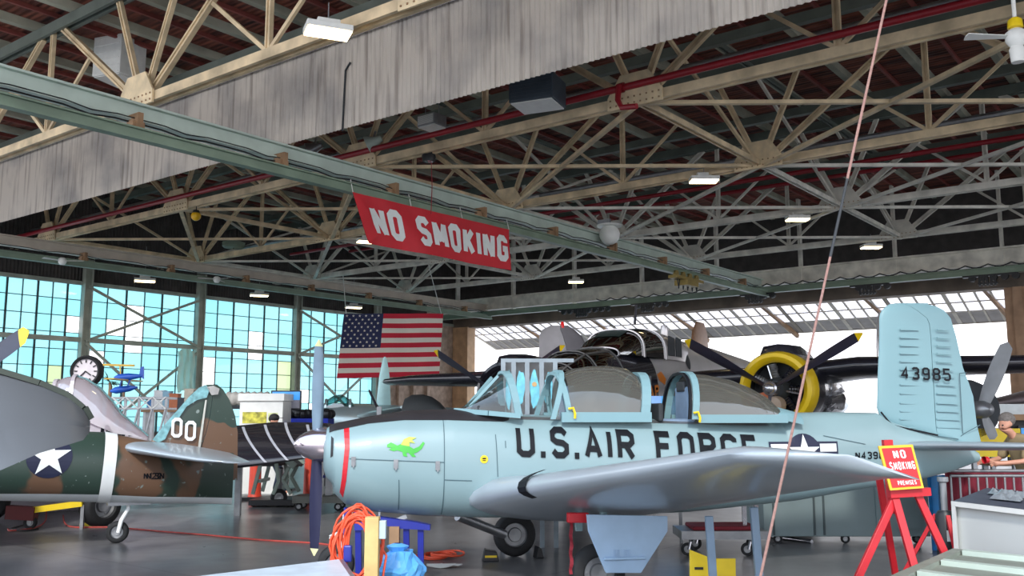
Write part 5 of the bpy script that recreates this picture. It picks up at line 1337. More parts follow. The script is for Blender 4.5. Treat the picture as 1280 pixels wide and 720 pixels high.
# ================================================================== things on a level floor facing the viewer
class Spot:
    """a thing on (or above) the floor; its local X is the viewer's right, Y away, Z up"""
    def __init__(s, name, label, cat, px, py, d, group=None, z=0.):
        p = at(px, py, d); p.z = z; s.p = p; s.d = d; s.t = thing(name, label, cat, p, CROT, group)
    def __call__(s, px, py, d=None):
        q = at(px, py, s.d if d is None else d) - s.p; return Vector((q.dot(CR), q.dot(CF), q.z))
def m2(px, d): return px / FPX * d

# ---- NO SMOKING banner on the near crane bridge
YB = 17.95
TLc, TRc, BRc, BLc = atY(441, 240, YB), atY(636, 287, YB), atY(637, 338, YB), atY(461, 304, YB)
def bn(u, v, o=0.):   # v: 0 bottom .. 1 top
    a = BLc.lerp(BRc, u); b = TLc.lerp(TRc, u); p = a.lerp(b, v)
    return p + Vector((0, .05 * math.sin(u * 11) * (1 - v) + .012 * math.sin(u * 29 + v * 6) - o, 0))
m = MB(); nx, nz = 60, 12
m.add([bn(i / nx, j / nz) for j in range(nz + 1) for i in range(nx + 1)], [(j * (nx + 1) + i, j * (nx + 1) + i + 1, (j + 1) * (nx + 1) + i + 1, (j + 1) * (nx + 1) + i) for j in range(nz) for i in range(nx)])
m.v += [p + Vector((0, .006, 0)) for p in m.v]
k = (nx + 1) * (nz + 1); m.f += [[k + i for i in f[::-1]] for f in m.f]; m.m += [0] * nx * nz
M_BAN = mat('banner red', (206, 36, 50), .55, 0, .08, 1.5)
ban = thing('banner', 'long red NO SMOKING banner hanging from the crane bridge, left corner curled', 'banner', bn(.5, 0), 0)
m.build('cloth', M_BAN, ban, True, 60)
txt = 'NO SMOKING'; H = 1.; tt_ = .2
tt_ = .23; qs0, wd = text_quads(txt, 1., .8, tt_, .12, step=.1)
x = 0.
for ch in txt:
    q, _ = text_quads(ch, 1., .8, tt_, .12, step=.1)
    if q: MB().add([bn(.065 + .9 * (x + p[0]) / wd, .18 + .64 * p[1], .02) for f in q for p in f], [(4 * i, 4 * i + 1, 4 * i + 2, 4 * i + 3) for i in range(len(q))]).build('letter', M_MARKW, ban, True)
    x += WID.get(ch, .5) * .8 + tt_ + .12
fp = [atY(x, y, YB - .1) for x, y in ((441, 240), (452, 250), (460, 263), (473, 294), (462, 304), (455, 285))]
MB().add(fp + [p + Vector((0, .01, 0)) for p in fp], [(0, 1, 2, 3, 4, 5), (11, 10, 9, 8, 7, 6)]).build('curled_corner', M_BAN, ban, True)
for u in (0, .33, .66, 1): MB().tube([bn(u, 1), bn(u, 1) + Vector((0, .1, .35))], .012, 5).build('tie', M_WHITE, ban, True)
# ---- the flag
FD = 46.5
fa = [at(421, 473, FD), at(549, 470, FD), at(554, 392, FD), at(430, 392, FD)]
def fl(u, v, o=0.):
    p = fa[0].lerp(fa[1], u).lerp(fa[3].lerp(fa[2], u), v); return p - CF * (o + .05 * math.sin(u * 14 + v * 3) + .03 * math.sin(v * 17 + u * 5))
fm_ = MB(); nu, nv = 60, 26
for j in range(nv):
    for i in range(nu):
        st = j // 2; mi = 2 if (i < nu * .385 and j >= 12) else (0 if st % 2 == 0 else 1)
        fm_.add([fl(i / nu, j / nv), fl((i + 1) / nu, j / nv), fl((i + 1) / nu, (j + 1) / nv), fl(i / nu, (j + 1) / nv)], [(0, 1, 2, 3)], mi)
asp = (fa[1] - fa[0]).length / (fa[3] - fa[0]).length
for r_ in range(9):
    for c_ in range(6 if r_ % 2 == 0 else 5):
        u = .385 * ((c_ + (.5 if r_ % 2 == 0 else 1.)) / 6); v = 12 / 26 + 14 / 26 * (r_ + .6) / 9.2
        P = [fl(u + x / asp, v + y, .03) for x, y in star_pts(0, 0, .023)]; cen = fl(u, v, .03)
        fm_.add([cen] + P, [(0, i + 1, (i + 1) % 10 + 1) for i in range(10)], 1)
ft_ = thing('flag', 'large American flag with stars and stripes hanging by the corner of the hangar', 'flag', fa[0])
fm_.build('cloth', [mat('flag red', (204, 26, 56), .7, 0, .08, 1.), mat('flag white', (232, 226, 214), .7, 0, .06, 1.), mat('flag blue', (32, 40, 84), .7, 0, .1, 1.)], ft_, True)
for u in (.02, .98): MB().tube([fl(u, 1), Vector((32.5, fl(u, 1).y + (1.2 if u < .5 else -1.), 9.0))], .02, 5).build('halyard', M_WHITE, ft_, True)

# ---- lamps
def make_lamp(px, py, z, label, wdt=.8, rot=.0):
    c = atz(px, py, z); t = thing('ceiling_lamp', label, 'lamp', c, rot, 'bright lamps hung from the trusses')
    m = MB().box((0, 0, .08), (wdt, .5, .12)); m.box((0, 0, .2), (wdt * .5, .2, .14)); m.build('housing', M_WHITE, t, bevel=.02)
    MB().box((0, 0, .005), (wdt * .94, .46, .03)).build('diffuser', M_LAMP, t)
    MB().tube([(0, 0, .25), (0, 0, min(9.1, 12) - z + .2)], .012, 5).build('hanger', M_STEEL, t)
    return t
for px, py, z, lab, wd_ in ((410, 42, 8.7, 'bright box lamp at the top in front of the corrugated panel', .85), (880, 227, 8.7, 'bright lamp under the riveted-plate truss, right of centre', .85), (997, 275, 8.7, 'bright lamp second in the row descending to the right', .8),
                       (1089, 310, 8.7, 'bright lamp third in the row, nearest the pale blue fin', .8), (720, 353, 8.6, 'lamp right of the banner, left of the white dome', .8), (181, 352, 7.7, 'oval lamp above the second window bay', .9),
                       (324, 370, 7.7, 'oval lamp above the third window bay', .9), (442, 385, 7.7, 'lamp just above the flag', .9), (459, 303, 8.6, 'lamp peeping out below the left end of the banner', .8)):
    make_lamp(px, py, z, lab, wd_, R(-52) if px > 500 else R(-30))
# ---- ceiling fans
def fan(c, top, r, label, hubm=M_WHITE, a0=.3, n=3):
    t = thing('ceiling_fan', label, 'ceiling fan', c, 0, 'ceiling fans')
    MB().tube([(0, 0, .1), (0, 0, top)], .03, 8).build('rod', M_WHITE, t)
    MB().lathe([(.001, -.16), (.09, -.15), (.15, -.06), (.15, .06), (.08, .12), (.001, .13)], (0, 0, 0), 'Z', 18).build('motor', hubm, t, smooth=50)
    for k in range(n):
        a = a0 + 2 * PI * k / n; d = Vector((math.cos(a), math.sin(a), 0)); s_ = Vector((-d.y, d.x, .25))
        MB().prism([(.14, -.04), (r, -.08), (r + .02, 0), (r, .08), (.14, .04)], (0, 0, 0), d, s_, .012).build('blade', M_WHITE, t)
    return t
c = atY(78, 326, 35.3); fan(c, 7.6 - c.z, .8, 'white ceiling fan at far left under the cream crane bridge', a0=1.2)
c = atY(271, 349, 35.3); fan(c, 7.6 - c.z, .8, 'white ceiling fan under the cream crane bridge left of the flag', a0=.6)
c = at(1270, 46, 13.5); f_ = fan(c, 12.4 - c.z, .75, 'white ceiling fan with yellow collar at the upper right corner', M_WHITE, R(-52 + 180), 3)
MB().lathe([(.05, .12), (.11, .14), (.1, .26), (.05, .3)], (0, 0, 0), 'Z', 14).build('collar', M_YEL, f_, smooth=50)
MB().lathe([(.001, -.42), (.09, -.4), (.11, -.2), (.08, -.14)], (0, 0, 0), 'Z', 14).build('lamp_glass', M_WHITE, f_, smooth=50)
# ---- assorted overhead gear
c = atY(762, 290, 18.0)
t = thing('dome_lamp', 'white globe lamp on a wide rim beside the near crane bridge', 'lamp', c)
MB().lathe([(.001, .2), (.46, .2), (.46, .26), (.001, .28)], (0, 0, 0), 'Z', 28).build('rim', M_WHITE, t, smooth=40)
MB().sphere((0, 0, -.1), .38, 16).build('globe', mat('opal globe', (240, 242, 238), .3, 0, .02), t, smooth=60)
MB().bx(-.04, .04, -.04, .5, .26, .5).build('arm', M_STEEL, t)
c = atX(245, 270, 18.5)
t = thing('warning_lamp', 'small round yellow lamp hanging under the red-pipe truss at left', 'lamp', c)
MB().sphere((0, 0, 0), .17, 12).build('lens', mat('amber lens', (238, 186, 30), .3), t, smooth=60); MB().lathe([(.001, .2), (.1, .2), (.12, .12), (.15, .1)], (0, 0, 0), 'Z', 14).build('cap', M_GRIL, t); MB().tube([(0, 0, .2), (0, 0, 9 - c.z)], .015, 5).build('wire', M_BLACK, t)
def heater(px, py, X, label, sz, col, under, rot=0., bottom=None):
    c = atX(px, py, X); t = thing('unit_heater', label, 'heater', c, rot)
    w_, d_, h_ = sz; MB().box((0, 0, 0), (w_, d_, h_)).build('casing', col, t, bevel=.02)
    m = MB()
    for k in range(7): m.box((0, 0, -h_ / 2 + .05 + k * (h_ - .1) / 6), (w_ + .03, d_ * .9, .02))
    m.build('louvres', under, t); MB().box((0, 0, -h_ / 2 - .02), (w_ * .92, d_ * .92, .03)).build('bottom_panel', bottom or under, t)
    for s_ in (-1, 1): MB().tube([(0, s_ * d_ * .4, h_ / 2), (0, s_ * d_ * .4, max(.2, 12.2 - c.z))], .015, 5).build('hanger', M_STEEL, t)
heater(672, 116, 17.2, 'dark boxy heater with a white underside below the corrugated panel', (.9, 1.1, .62), mat('slate casing', (62, 72, 82), .5), mat('slate casing', (0, 0, 0)), .25, M_WHITE)
heater(150, 72, 13.6, 'white boxy heater high at the upper left behind the truss', (1.0, 1.0, 1.35), M_WHITE, M_WHITE, .3)
heater(540, 152, 17.6, 'small grey box with a pale underside below the corrugated panel, left of the dark heater', (.5, .6, .3), M_STEEL, M_WHITE)
c = atX(292, 306, 25)
t = thing('vent_fan', 'round grey ventilator hanging at left among the trusses', 'ventilator', c)
MB().lathe([(.001, -.14), (.42, -.14), (.5, -.06), (.5, .1), (.3, .16), (.001, .17)], (0, 0, 0), 'Z', 24).build('drum', M_GREEN2, t, smooth=40); MB().tube([(0, 0, .1), (0, 0, 9.1 - c.z)], .02, 5).build('rod', M_BLACK, t)
for px, py, lab in ((466, 178, 'pale green floodlight below the corrugated panel, beside the crane bridge'), (392, 186, 'grey floodlight below the corrugated panel, left of the pale green one')):
    c = atX(px, py, 18.3); t = thing('floodlight', lab, 'floodlight', c, 0, 'floodlights under the corrugated panel')
    rot = Matrix.Rotation(R(60), 3, 'X') @ Matrix.Rotation(R(30), 3, 'Y')
    MB().lathe([(.001, .3), (.1, .28), (.13, .1), (.26, -.15), (.27, -.18), (.001, -.16)], (0, 0, 0), 'Z', 20, rot=rot).build('shade', M_GREEN if px > 400 else M_STEEL, t, smooth=50); MB().bar((0, 0, .05), (.1, 0, max(.35, 9.1 - c.z)), .05).build('bracket', M_STEEL, t)
c = atX(536, 196, 18.6)
t = thing('hanging_spotlight', 'small black spotlight with a red cord hanging below the red pipe', 'lamp', c)
MB().lathe([(.001, .2), (.14, .18), (.2, .0), (.17, -.14), (.001, -.12)], (0, 0, 0), 'Z', 18).build('shade', M_BLACK, t, smooth=50); MB().lathe([(.001, -.14), (.13, -.13), (.001, -.18)], (0, 0, 0), 'Z', 14).build('lens', M_CHROME, t)
MB().tube([(0, 0, .2), (0, 0, 9 - c.z)], .015, 5).build('bracket', M_BLACK, t); MB().tube([(.1, 0, -.1), (.15, 0, -.8), (.12, 0, -1.6)], .012, 5).build('cord', M_RED, t)
# thin conduits on the curtain and hanging wires
for (a, b_), lab in zip((((428, 150), (432, 88)),), ('thin dark conduit running up the corrugated panel',)):
    solo('conduit', MB().tube([atX(a[0], a[1] + 14, 14.76), atX(*b_, 14.76), atX(438, 78, 14.76)], .025, 6), M_GRIL, lab, 'conduit')
# long rope from the roof across the right half
p0, p1 = at(930, 815, 5.0), at(1108, 0, 6.0)
dr_ = (p1 - p0).normalized(); ptop = p0 + dr_ * ((12.4 - p0.z) / dr_.z)
tp = thing('rope', 'long slanting pinkish rope from the roof crossing in front of the wing', 'rope', p0)
def rp_(u): return p0.lerp(ptop, u)
zf = lambda z: (z - p0.z) / (12.4 - p0.z)
a_, b_ = zf(at(1062, 215, 5.5).z), zf(at(1040, 320, 5.5).z)
M_ROPE = mat('faded rope', (146, 112, 104), .8, 0, .2, 60)
MB().tube([rp_(0), rp_(b_)], .008, 8).build('lower_rope', M_ROPE, tp, True); MB().tube([rp_(b_), rp_(a_)], .009, 8).build('splice', M_GRIL, tp, True); MB().tube([rp_(a_), rp_(1)], .009, 8).build('upper_rope', M_ROPE, tp, True)
MB().lathe([(.001, -.06), (.09, -.05), (.12, .0), (.02, .02)], p0, 'Z', 14).build('weight', M_GRIL, tp, True)
# ================================================================== people
def skin_fig(name, nodes, edges, m, parent):
    """nodes: name -> (x, y, z, radius); a continuous surface grown along the bones"""
    ks = list(nodes); me = bpy.data.meshes.new(name); me.from_pydata([nodes[k][:3] for k in ks], [(ks.index(a), ks.index(b_)) for a, b_ in edges], [])
    bm = bmesh.new(); bm.from_mesh(me); ly = bm.verts.layers.skin.verify(); bm.verts.ensure_lookup_table()
    for i, k in enumerate(ks):
        r_ = nodes[k][3]; bm.verts[i][ly].radius = (r_, r_ if len(nodes[k]) < 5 else nodes[k][4]); bm.verts[i][ly].use_root = (i == 0)
    bm.to_mesh(me); bm.free(); me.materials.append(m)
    o = bpy.data.objects.new(name, me); COL.objects.link(o); o.parent = parent
    o.modifiers.new('skin', 'SKIN').use_smooth_shade = True; s_ = o.modifiers.new('sub', 'SUBSURF'); s_.levels = 2; s_.render_levels = 2
    return o
def person(t, P, skinm, shirtm, trousm, hairm, shoem=M_BLACK, cap=None):
    """P: joints in local metres (face towards -Y)"""
    N = dict(P); arms = []; E_ = []
    body = {'pelvis': N['pelvis'] + (.15, .11), 'waist': N['waist'] + (.14, .10), 'chest': N['chest'] + (.17, .12), 'neckb': N['neckb'] + (.07, .07), 'neck': N['neck'] + (.055, .055), 'jaw': N['jaw'] + (.066, .07), 'head': N['head'] + (.085, .095), 'crown': N['crown'] + (.07, .08)}
    ed = [('pelvis', 'waist'), ('waist', 'chest'), ('chest', 'neckb'), ('neckb', 'neck'), ('neck', 'jaw'), ('jaw', 'head'), ('head', 'crown')]
    f = Vector(N['face']); hd = Vector(N['head']); sd_ = Vector((0, 0, 1)).cross(f).normalized()
    body['nose'] = tuple(hd + f * .105 + Vector((0, 0, -.012))) + (.012,); ed.append(('head', 'nose'))
    for s_, q in ((1, 'l'), (-1, 'r')):
        body['ear' + q] = tuple(hd + sd_ * s_ * .092) + (.016,); ed.append(('head', 'ear' + q))
        for a, r0 in (('sh', .062), ('el', .044), ('wr', .03), ('palm', .034)): body[a + q] = N[a + q] + (r0,)
        ed += [('chest', 'sh' + q), ('sh' + q, 'el' + q), ('el' + q, 'wr' + q), ('wr' + q, 'palm' + q)]
        w_ = Vector(N['palm' + q]); d = (w_ - Vector(N['wr' + q])).normalized(); sx_ = d.cross(Vector((0, 1, .3))).normalized()
        for k in range(4):
            o_ = sx_ * (-.03 + .02 * k); L_ = (.07, .08, .075, .06)[k]
            body['f%d%s' % (k, q)] = tuple(w_ + o_ + d * .045) + (.0095,); body['g%d%s' % (k, q)] = tuple(w_ + o_ + d * (.045 + L_ * .6) + Vector((0, -.015, -.012))) + (.008,)
            ed += [('palm' + q, 'f%d%s' % (k, q)), ('f%d%s' % (k, q), 'g%d%s' % (k, q))]
        body['th' + q] = tuple(w_ - sx_ * .05 * s_ + d * .02) + (.011,); ed.append(('palm' + q, 'th' + q))
        for a, r0 in (('hip', .095), ('kn', .06), ('an', .042), ('toe', .035)): body[a + q] = N[a + q] + (r0,)
        ed += [('pelvis', 'hip' + q), ('hip' + q, 'kn' + q), ('kn' + q, 'an' + q), ('an' + q, 'toe' + q)]
    inner = dict(body)
    for k_, v_ in (('pelvis', (.1, .08)), ('waist', (.09, .07)), ('chest', (.1, .075)), ('neckb', (.05, .05))): inner[k_] = body[k_][:3] + v_
    for q in 'lr':
        for k_, r0 in (('sh', .035), ('el', .036), ('hip', .06), ('kn', .045)): inner[k_ + q] = body[k_ + q][:3] + (r0,)
    skin_fig('body', inner, ed, skinm, t)
    g = {k: body[k] for k in ('pelvis', 'waist', 'chest', 'neckb', 'shl', 'shr', 'ell', 'elr')}
    g = {k: v[:3] + tuple(r + .022 for r in v[3:]) for k, v in g.items()}; g['neckb'] = body['neckb'][:3] + (.07,)
    skin_fig('shirt', g, [('pelvis', 'waist'), ('waist', 'chest'), ('chest', 'neckb'), ('chest', 'shl'), ('chest', 'shr'), ('shl', 'ell'), ('shr', 'elr')], shirtm, t)
    g = {k: body[k][:3] + tuple(r + .018 for r in body[k][3:]) for k in ('pelvis', 'hipl', 'hipr', 'knl', 'knr', 'anl', 'anr')}
    skin_fig('trousers', g, [('pelvis', 'hipl'), ('pelvis', 'hipr'), ('hipl', 'knl'), ('hipr', 'knr'), ('knl', 'anl'), ('knr', 'anr')], trousm, t)
    for q in 'lr':
        a, b_ = Vector(N['an' + q]), Vector(N['toe' + q]); MB().tube([a + Vector((0, .03, -.03)), a.lerp(b_, .5) + Vector((0, 0, -.02)), b_], [.05, .052, .042], 10).build('shoe', shoem, t, smooth=60)
    c_ = Vector(N['crown']).lerp(hd, .45); m = MB().sphere(c_ - f * .018 + Vector((0, 0, .012)), .103, 12, sc=(1, 1, .95))
    k0 = c_ + Vector((0, 0, .012)); zlim = hd.z + .0
    o = m.build('hair', hairm, t, smooth=60)
    for v in o.data.vertices:
        d = v.co - hd
        if d.dot(f) > .045 and d.z < .07: v.co -= f * (d.dot(f) - .045) * 1.2
        if d.z < -.03 and d.dot(f) > -.06: v.co.z = hd.z - .03
    for s_ in (-1, 1):
        e = hd + f * .086 + sd_ * s_ * .033 + Vector((0, 0, .018)); MB().sphere(e, .012, 6).build('eye', M_BLACK, t, smooth=60)
    if cap:
        MB().sphere(c_ + Vector((0, 0, .03)), .112, 10, sc=(1, 1, .8)).build('cap', cap, t, smooth=60); MB().prism([(-.07, .06), (.07, .06), (.06, .19), (-.06, .19)], hd + Vector((0, 0, .06)), sd_, f, .012).build('cap_peak', cap, t)
M_SKIN = mat('skin', (206, 150, 126), .55, 0, .05, 9)
# man working at the right, bending his head down to the left
p = at(1260, 545, 12.4); p.z = 0
t = thing('person', 'grey-haired man in an olive tan shirt bending his head down at the right edge', 'person', p, CROT)
def Q(px, py, dy=0.): q = at(px, py, 12.4) - p; return (q.dot(CR), q.dot(CF) + dy, q.z)
hx = Q(1255, 530)
P = {'pelvis': (.28, .05, .92), 'waist': (.24, .03, 1.08), 'chest': (.16, 0, 1.32), 'neckb': (.05, -.01, 1.46), 'neck': (.01, -.02, 1.50), 'jaw': (hx[0] - .01, -.03, hx[2] - .06), 'head': (hx[0] + .01, -.02, hx[2] + .0), 'crown': (hx[0] + .035, 0, hx[2] + .07), 'face': (-.86, -.25, -.4),
     'shl': (.15, .2, 1.38), 'ell': (.0, .26, 1.14), 'wrl': (-.2, .2, 1.1), 'palml': (-.27, .18, 1.1), 'shr': (.17, -.2, 1.38), 'elr': (.05, -.28, 1.13), 'wrr': (-.18, -.2, 1.1), 'palmr': (-.26, -.18, 1.1),
     'hipl': (.28, .12, .88), 'knl': (.26, .13, .48), 'anl': (.28, .13, .08), 'toel': (.12, .12, .045), 'hipr': (.28, -.08, .88), 'knr': (.26, -.1, .48), 'anr': (.3, -.1, .08), 'toer': (.14, -.1, .045)}
person(t, P, M_SKIN, mat('olive tan shirt', (152, 134, 100), .8, 0, .1, 8), mat('grey trousers', (88, 90, 96), .8), mat('grey hair', (112, 106, 102), .8, 0, .25, 40))
# walker with a dark cap behind the striped wing
p = at(341, 600, 20.4); p.z = 0
t = thing('person', 'person in dark clothes and black cap walking behind the striped wing', 'person', p, CROT)
P = {'pelvis': (0, 0, .92), 'waist': (0, 0, 1.1), 'chest': (0, 0, 1.32), 'neckb': (-.01, 0, 1.46), 'neck': (-.01, 0, 1.5), 'jaw': (-.02, 0, 1.55), 'head': (-.02, 0, 1.60), 'crown': (-.01, 0, 1.66), 'face': (.95, -.3, 0.),
     'shl': (0, .19, 1.4), 'ell': (.02, .22, 1.14), 'wrl': (.12, .2, .94), 'palml': (.15, .19, .88), 'shr': (0, -.19, 1.4), 'elr': (-.04, -.22, 1.14), 'wrr': (.03, -.22, .93), 'palmr': (.05, -.22, .87),
     'hipl': (0, .09, .88), 'knl': (.12, .1, .48), 'anl': (.02, .1, .1), 'toel': (.16, .1, .05), 'hipr': (0, -.09, .88), 'knr': (.16, -.1, .5), 'anr': (.3, -.1, .1), 'toer': (.45, -.1, .06)}
person(t, P, M_SKIN, mat('black jacket', (30, 32, 38), .8), mat('dark jeans', (40, 54, 78), .8), mat('black hair', (30, 26, 24), .8), M_WHITE, cap=mat('black cap', (34, 32, 34), .8))

# ================================================================== foreground right: easel sign, jack, counter, panel
e = Spot('sign_easel', 'tall red wooden easel holding the yellow-bordered NO SMOKING sign', 'easel', 1128, 640, 7.4)
def leg(a, b_, da=0., db=0., w_=.055, nm='leg'):
    A, B_ = e(*a), e(*b_); A.y += da; B_.y += db
    d = B_ - A; B_ = A + d * ((A.z - .0) / (A.z - B_.z)); return MB().bar(A, B_, w_, w_ * .7, (0, 1, 0)).build(nm, M_REDP, e.t, bevel=.004)
leg((1122, 615), (1067, 718), 0, -.1); leg((1117, 616), (1130, 718), 0, -.25, .055); leg((1146, 616), (1177, 690), 0, -.05)
leg((1112, 585), (1150, 700), .25, .55, .05)
MB().bar(e(1112, 550) + Vector((0, .05, 0)), e(1120, 640) + Vector((0, .05, 0)), .07, .05, (0, 1, 0)).build('back_post', M_REDP, e.t)
MB().bar(e(1110, 617) + Vector((0, -.03, 0)), e(1160, 614) + Vector((0, -.03, 0)), .05, .06).build('ledge', M_REDP, e.t)
MB().bar(e(1128, 640) + Vector((0, .0, 0)), e(1110, 638) + Vector((0, .05, 0)), .05, .04).build('crossbar', M_REDP, e.t)
sg = Spot('warning_sign', 'red board with yellow border reading NO SMOKING, standing on the red easel', 'sign', 1129, 612, 7.3)
A, B_, C4, D4 = sg(1113, 613), sg(1155, 610), sg(1145, 556), sg(1102, 558)
sg.t.location.z = 0
def sp2(u, v, o=0.): return A.lerp(B_, u).lerp(D4.lerp(C4, u), v) + Vector((0, -o + v * .06, 0))
def slab(mb, u0, u1, v0, v1, o, th):
    P_ = [sp2(u0, v0, o), sp2(u1, v0, o), sp2(u1, v1, o), sp2(u0, v1, o)]; return mb.add(P_ + [q + Vector((0, th, 0)) for q in P_], [(0, 1, 2, 3), (7, 6, 5, 4), (0, 4, 5, 1), (1, 5, 6, 2), (2, 6, 7, 3), (3, 7, 4, 0)])
slab(MB(), 0, 1, 0, 1, 0, .02).build('border', mat('sign yellow', (240, 190, 40), .45, 0, .03), sg.t); slab(MB(), .07, .93, .055, .945, .006, .005).build('face', mat('sign red', (206, 30, 36), .45, 0, .04), sg.t)
for txt, u0, u1, v, hv in (('NO', .34, .68, .70, .19), ('SMOKING', .16, .88, .44, .19), ('PREMISES', .26, .8, .10, .1)):
    q, w_ = text_quads(txt, 1., .62, .16, .16, step=1)
    MB().add([sp2(u0 + (u1 - u0) * p[0] / w_, v + hv * p[1], .010) for f in q for p in f], [(4 * i, 4 * i + 1, 4 * i + 2, 4 * i + 3) for i in range(len(q))]).build('lettering', M_MARKW, sg.t)
j = Spot('jack_stand', 'black tripod jack with a bright ram and red legs, behind the red easel', 'jack', 1182, 660, 9.0)
c0 = j(1182, 660); c0 = Vector((c0.x, 0, 0))
MB().lathe([(.001, .25), (.075, .26), (.085, .3), (.085, .78), (.06, .82), (.001, .83)], c0, 'Z', 18).build('cylinder', M_BLACK, j.t, smooth=40)
MB().lathe([(.03, .82), (.03, 1.08), (.05, 1.09), (.05, 1.13), (.001, 1.13)], c0, 'Z', 14).build('ram', M_STEEL, j.t, smooth=40)
MB().box(c0 + Vector((0, -.088, .6)), (.06, .004, .1)).build('label_plate', M_WHITE, j.t)
for k in range(3):
    a = k * 2 * PI / 3 + .4; d = Vector((math.cos(a), math.sin(a), 0)); MB().bar(c0 + d * .08 + Vector((0, 0, .78)), c0 + d * .5 + Vector((0, 0, .03)), .035).build('leg', M_REDP, j.t); MB().bar(c0 + d * .06 + Vector((0, 0, .3)), c0 + d * .46 + Vector((0, 0, .06)), .03).build('brace', M_REDP, j.t)

A, B_, C4 = atz(1191, 627, 1.0), atz(1284, 638, 1.0), atz(1234, 610, 1.0)
ct = thing('display_counter', 'white-panelled counter with dark top at the right edge', 'counter', Vector((A.x, A.y, 0)), 0)
ux = (B_ - A).normalized(); uy = (C4 - A); uy.z = 0; Lx = 2.4; 
def cq(u, v, z): q = A + ux * u + uy * v; return Vector((q.x, q.y, z))
def cbox(u0, u1, v0, v1, z0, z1): 
    P_ = [cq(u, v, z) for z in (z0, z1) for u, v in ((u0, v0), (u1, v0), (u1, v1), (u0, v1))]; return MB().add(P_, [(3, 2, 1, 0), (4, 5, 6, 7), (0, 1, 5, 4), (1, 2, 6, 5), (2, 3, 7, 6), (3, 0, 4, 7)])
cbox(.02, Lx, .02, .98, 0, .97).build('body', mat('counter panel', (200, 204, 202), .5, 0, .03, 1.), ct, True)
cbox(-.01, Lx, 0, 1, .97, 1.0).build('worktop', mat('slate worktop', (74, 78, 92), .5), ct, True)
cbox(-.015, Lx, -.012, .004, .965, 1.003).build('edge_strip', M_WHITE, ct, True); cbox(-.015, .03, -.012, .01, 0, .97).build('corner_strip', M_WHITE, ct, True)
M_FOIL = mat('crumpled foil', (186, 196, 204), .3, .6, .15, 20)
random.seed(5)
for k, (u, v) in enumerate(((.45, .35), (.62, .55), (.85, .3), (.32, .62), (1.0, .6))):
    m = MB(); c0 = cq(u, v, 1.002); n_ = 9; rings = []
    for i in range(n_):
        rings.append([c0 + ux * (-.16 + .32 * i / (n_ - 1)) + uy.normalized() * (-.12 + .24 * jj / 5) + Vector((0, 0, .012 + (random.random() * .05 if 0 < i < n_ - 1 and 0 < jj < 5 else 0))) for jj in range(6)])
    m.loft(rings, False, False)
    solo('foil_sheet', m, M_FOIL, 'crumpled silvery sheet heaped on the white-panelled counter', 'foil', 'foil sheets on the counter')
# framed panel low at the bottom right corner
A, B_, C4 = atz(1128, 722, .68), atz(1196, 691, .68), atz(1290, 701, .68)
pl = thing('framed_panel', 'flat grey metal panel with pale green ribs at the bottom right corner', 'panel', Vector((A.x, A.y, 0)), 0)
D4 = A + (C4 - B_)
def pq_(u, v): return A.lerp(B_, v).lerp(D4.lerp(C4, v), u * 1.0)
def pslab(u0, u1, v0, v1, z0, z1):
    P_ = [pq_(u, v) + Vector((0, 0, z)) for z in (z0, z1) for u, v in ((u0, v0), (u1, v0), (u1, v1), (u0, v1))]; return MB().add(P_, [(3, 2, 1, 0), (4, 5, 6, 7), (0, 1, 5, 4), (1, 2, 6, 5), (2, 3, 7, 6), (3, 0, 4, 7)][:])
M_PG = mat('greenish grey metal', (140, 146, 136), .6, .1, .15, 4.)
pslab(-.05, 1.6, -.6, 1, -.03, 0).build('sheet', M_PG, pl, True)
for v in (-.35, .08, .5, .93): pslab(.12, 1.6, v, v + .06, 0, .035).build('rib', M_GREEN, pl, True)
pslab(-.05, .1, -.6, 1, 0, .03).build('edge_rail', M_PG, pl, True)
for u, v in ((.05, .95), (1.5, .95), (.05, -.4), (1.5, -.4)):
    q = pq_(u, v); MB().bar(q, Vector((q.x, q.y, 0)), .06).build('leg', M_STEEL, pl, True)

# ---- foreground left: flat case, post with orange cable, blue bag, blue stand
A, B_, C4 = atz(228, 722, .66), atz(429, 698, .66), atz(446, 722, .66)
t = thing('flat_case', 'pale flat panel with grey edging at the bottom left of the nose', 'panel', Vector((A.x, A.y, 0)), 0)
D4 = A + (C4 - B_) * 1.5; C5 = B_ + (C4 - B_) * 1.5
def prismz(pts, z0, z1, name, m_, par):
    n_ = len(pts); mb = MB().add([Vector((q.x, q.y, z)) for z in (z0, z1) for q in pts], [list(range(n_))[::-1], list(range(n_, 2 * n_))] + [[i, (i + 1) % n_, n_ + (i + 1) % n_, n_ + i] for i in range(n_)]); return mb.build(name, m_, par, True)
prismz([A, D4, C5, B_], .60, .655, 'frame', M_STEEL, t)
cen = (A + B_ + C5 + D4) / 4; prismz([cen.lerp(q, .93) for q in (A, D4, C5, B_)], .655, .665, 'sheet', mat('pale blue-white panel', (198, 210, 220), .4), t)
for q in (A, B_, C5, D4): q = cen.lerp(q, .85); MB().bar(Vector((q.x, q.y, .6)), Vector((q.x, q.y, 0)), .05).build('leg', M_STEEL, t, True)
s_ = Spot('wooden_post', 'pale square wooden post standing in front of the orange cable', 'post', 466, 650, 7.0)
a = s_(466, 646); M_PINE = mat('raw pine', (206, 176, 116), .7, 0, .18, 7, .2)
MB().bx(a.x - .05, a.x + .05, -.045, .045, .03, a.z).build('post', M_PINE, s_.t, bevel=.004); MB().bx(a.x - .2, a.x + .2, -.15, .15, 0, .035).build('foot', M_PINE, s_.t)
MB().box((a.x + .075, .0, a.z - .09), (.05, .06, .13)).build('switch_box', mat('pale box', (180, 196, 204), .5), s_.t, bevel=.006)
s_ = Spot('extension_cable', 'big tangled coil of orange extension cable hung behind the wooden post', 'cable', 446, 690, 7.15)
random.seed(11)
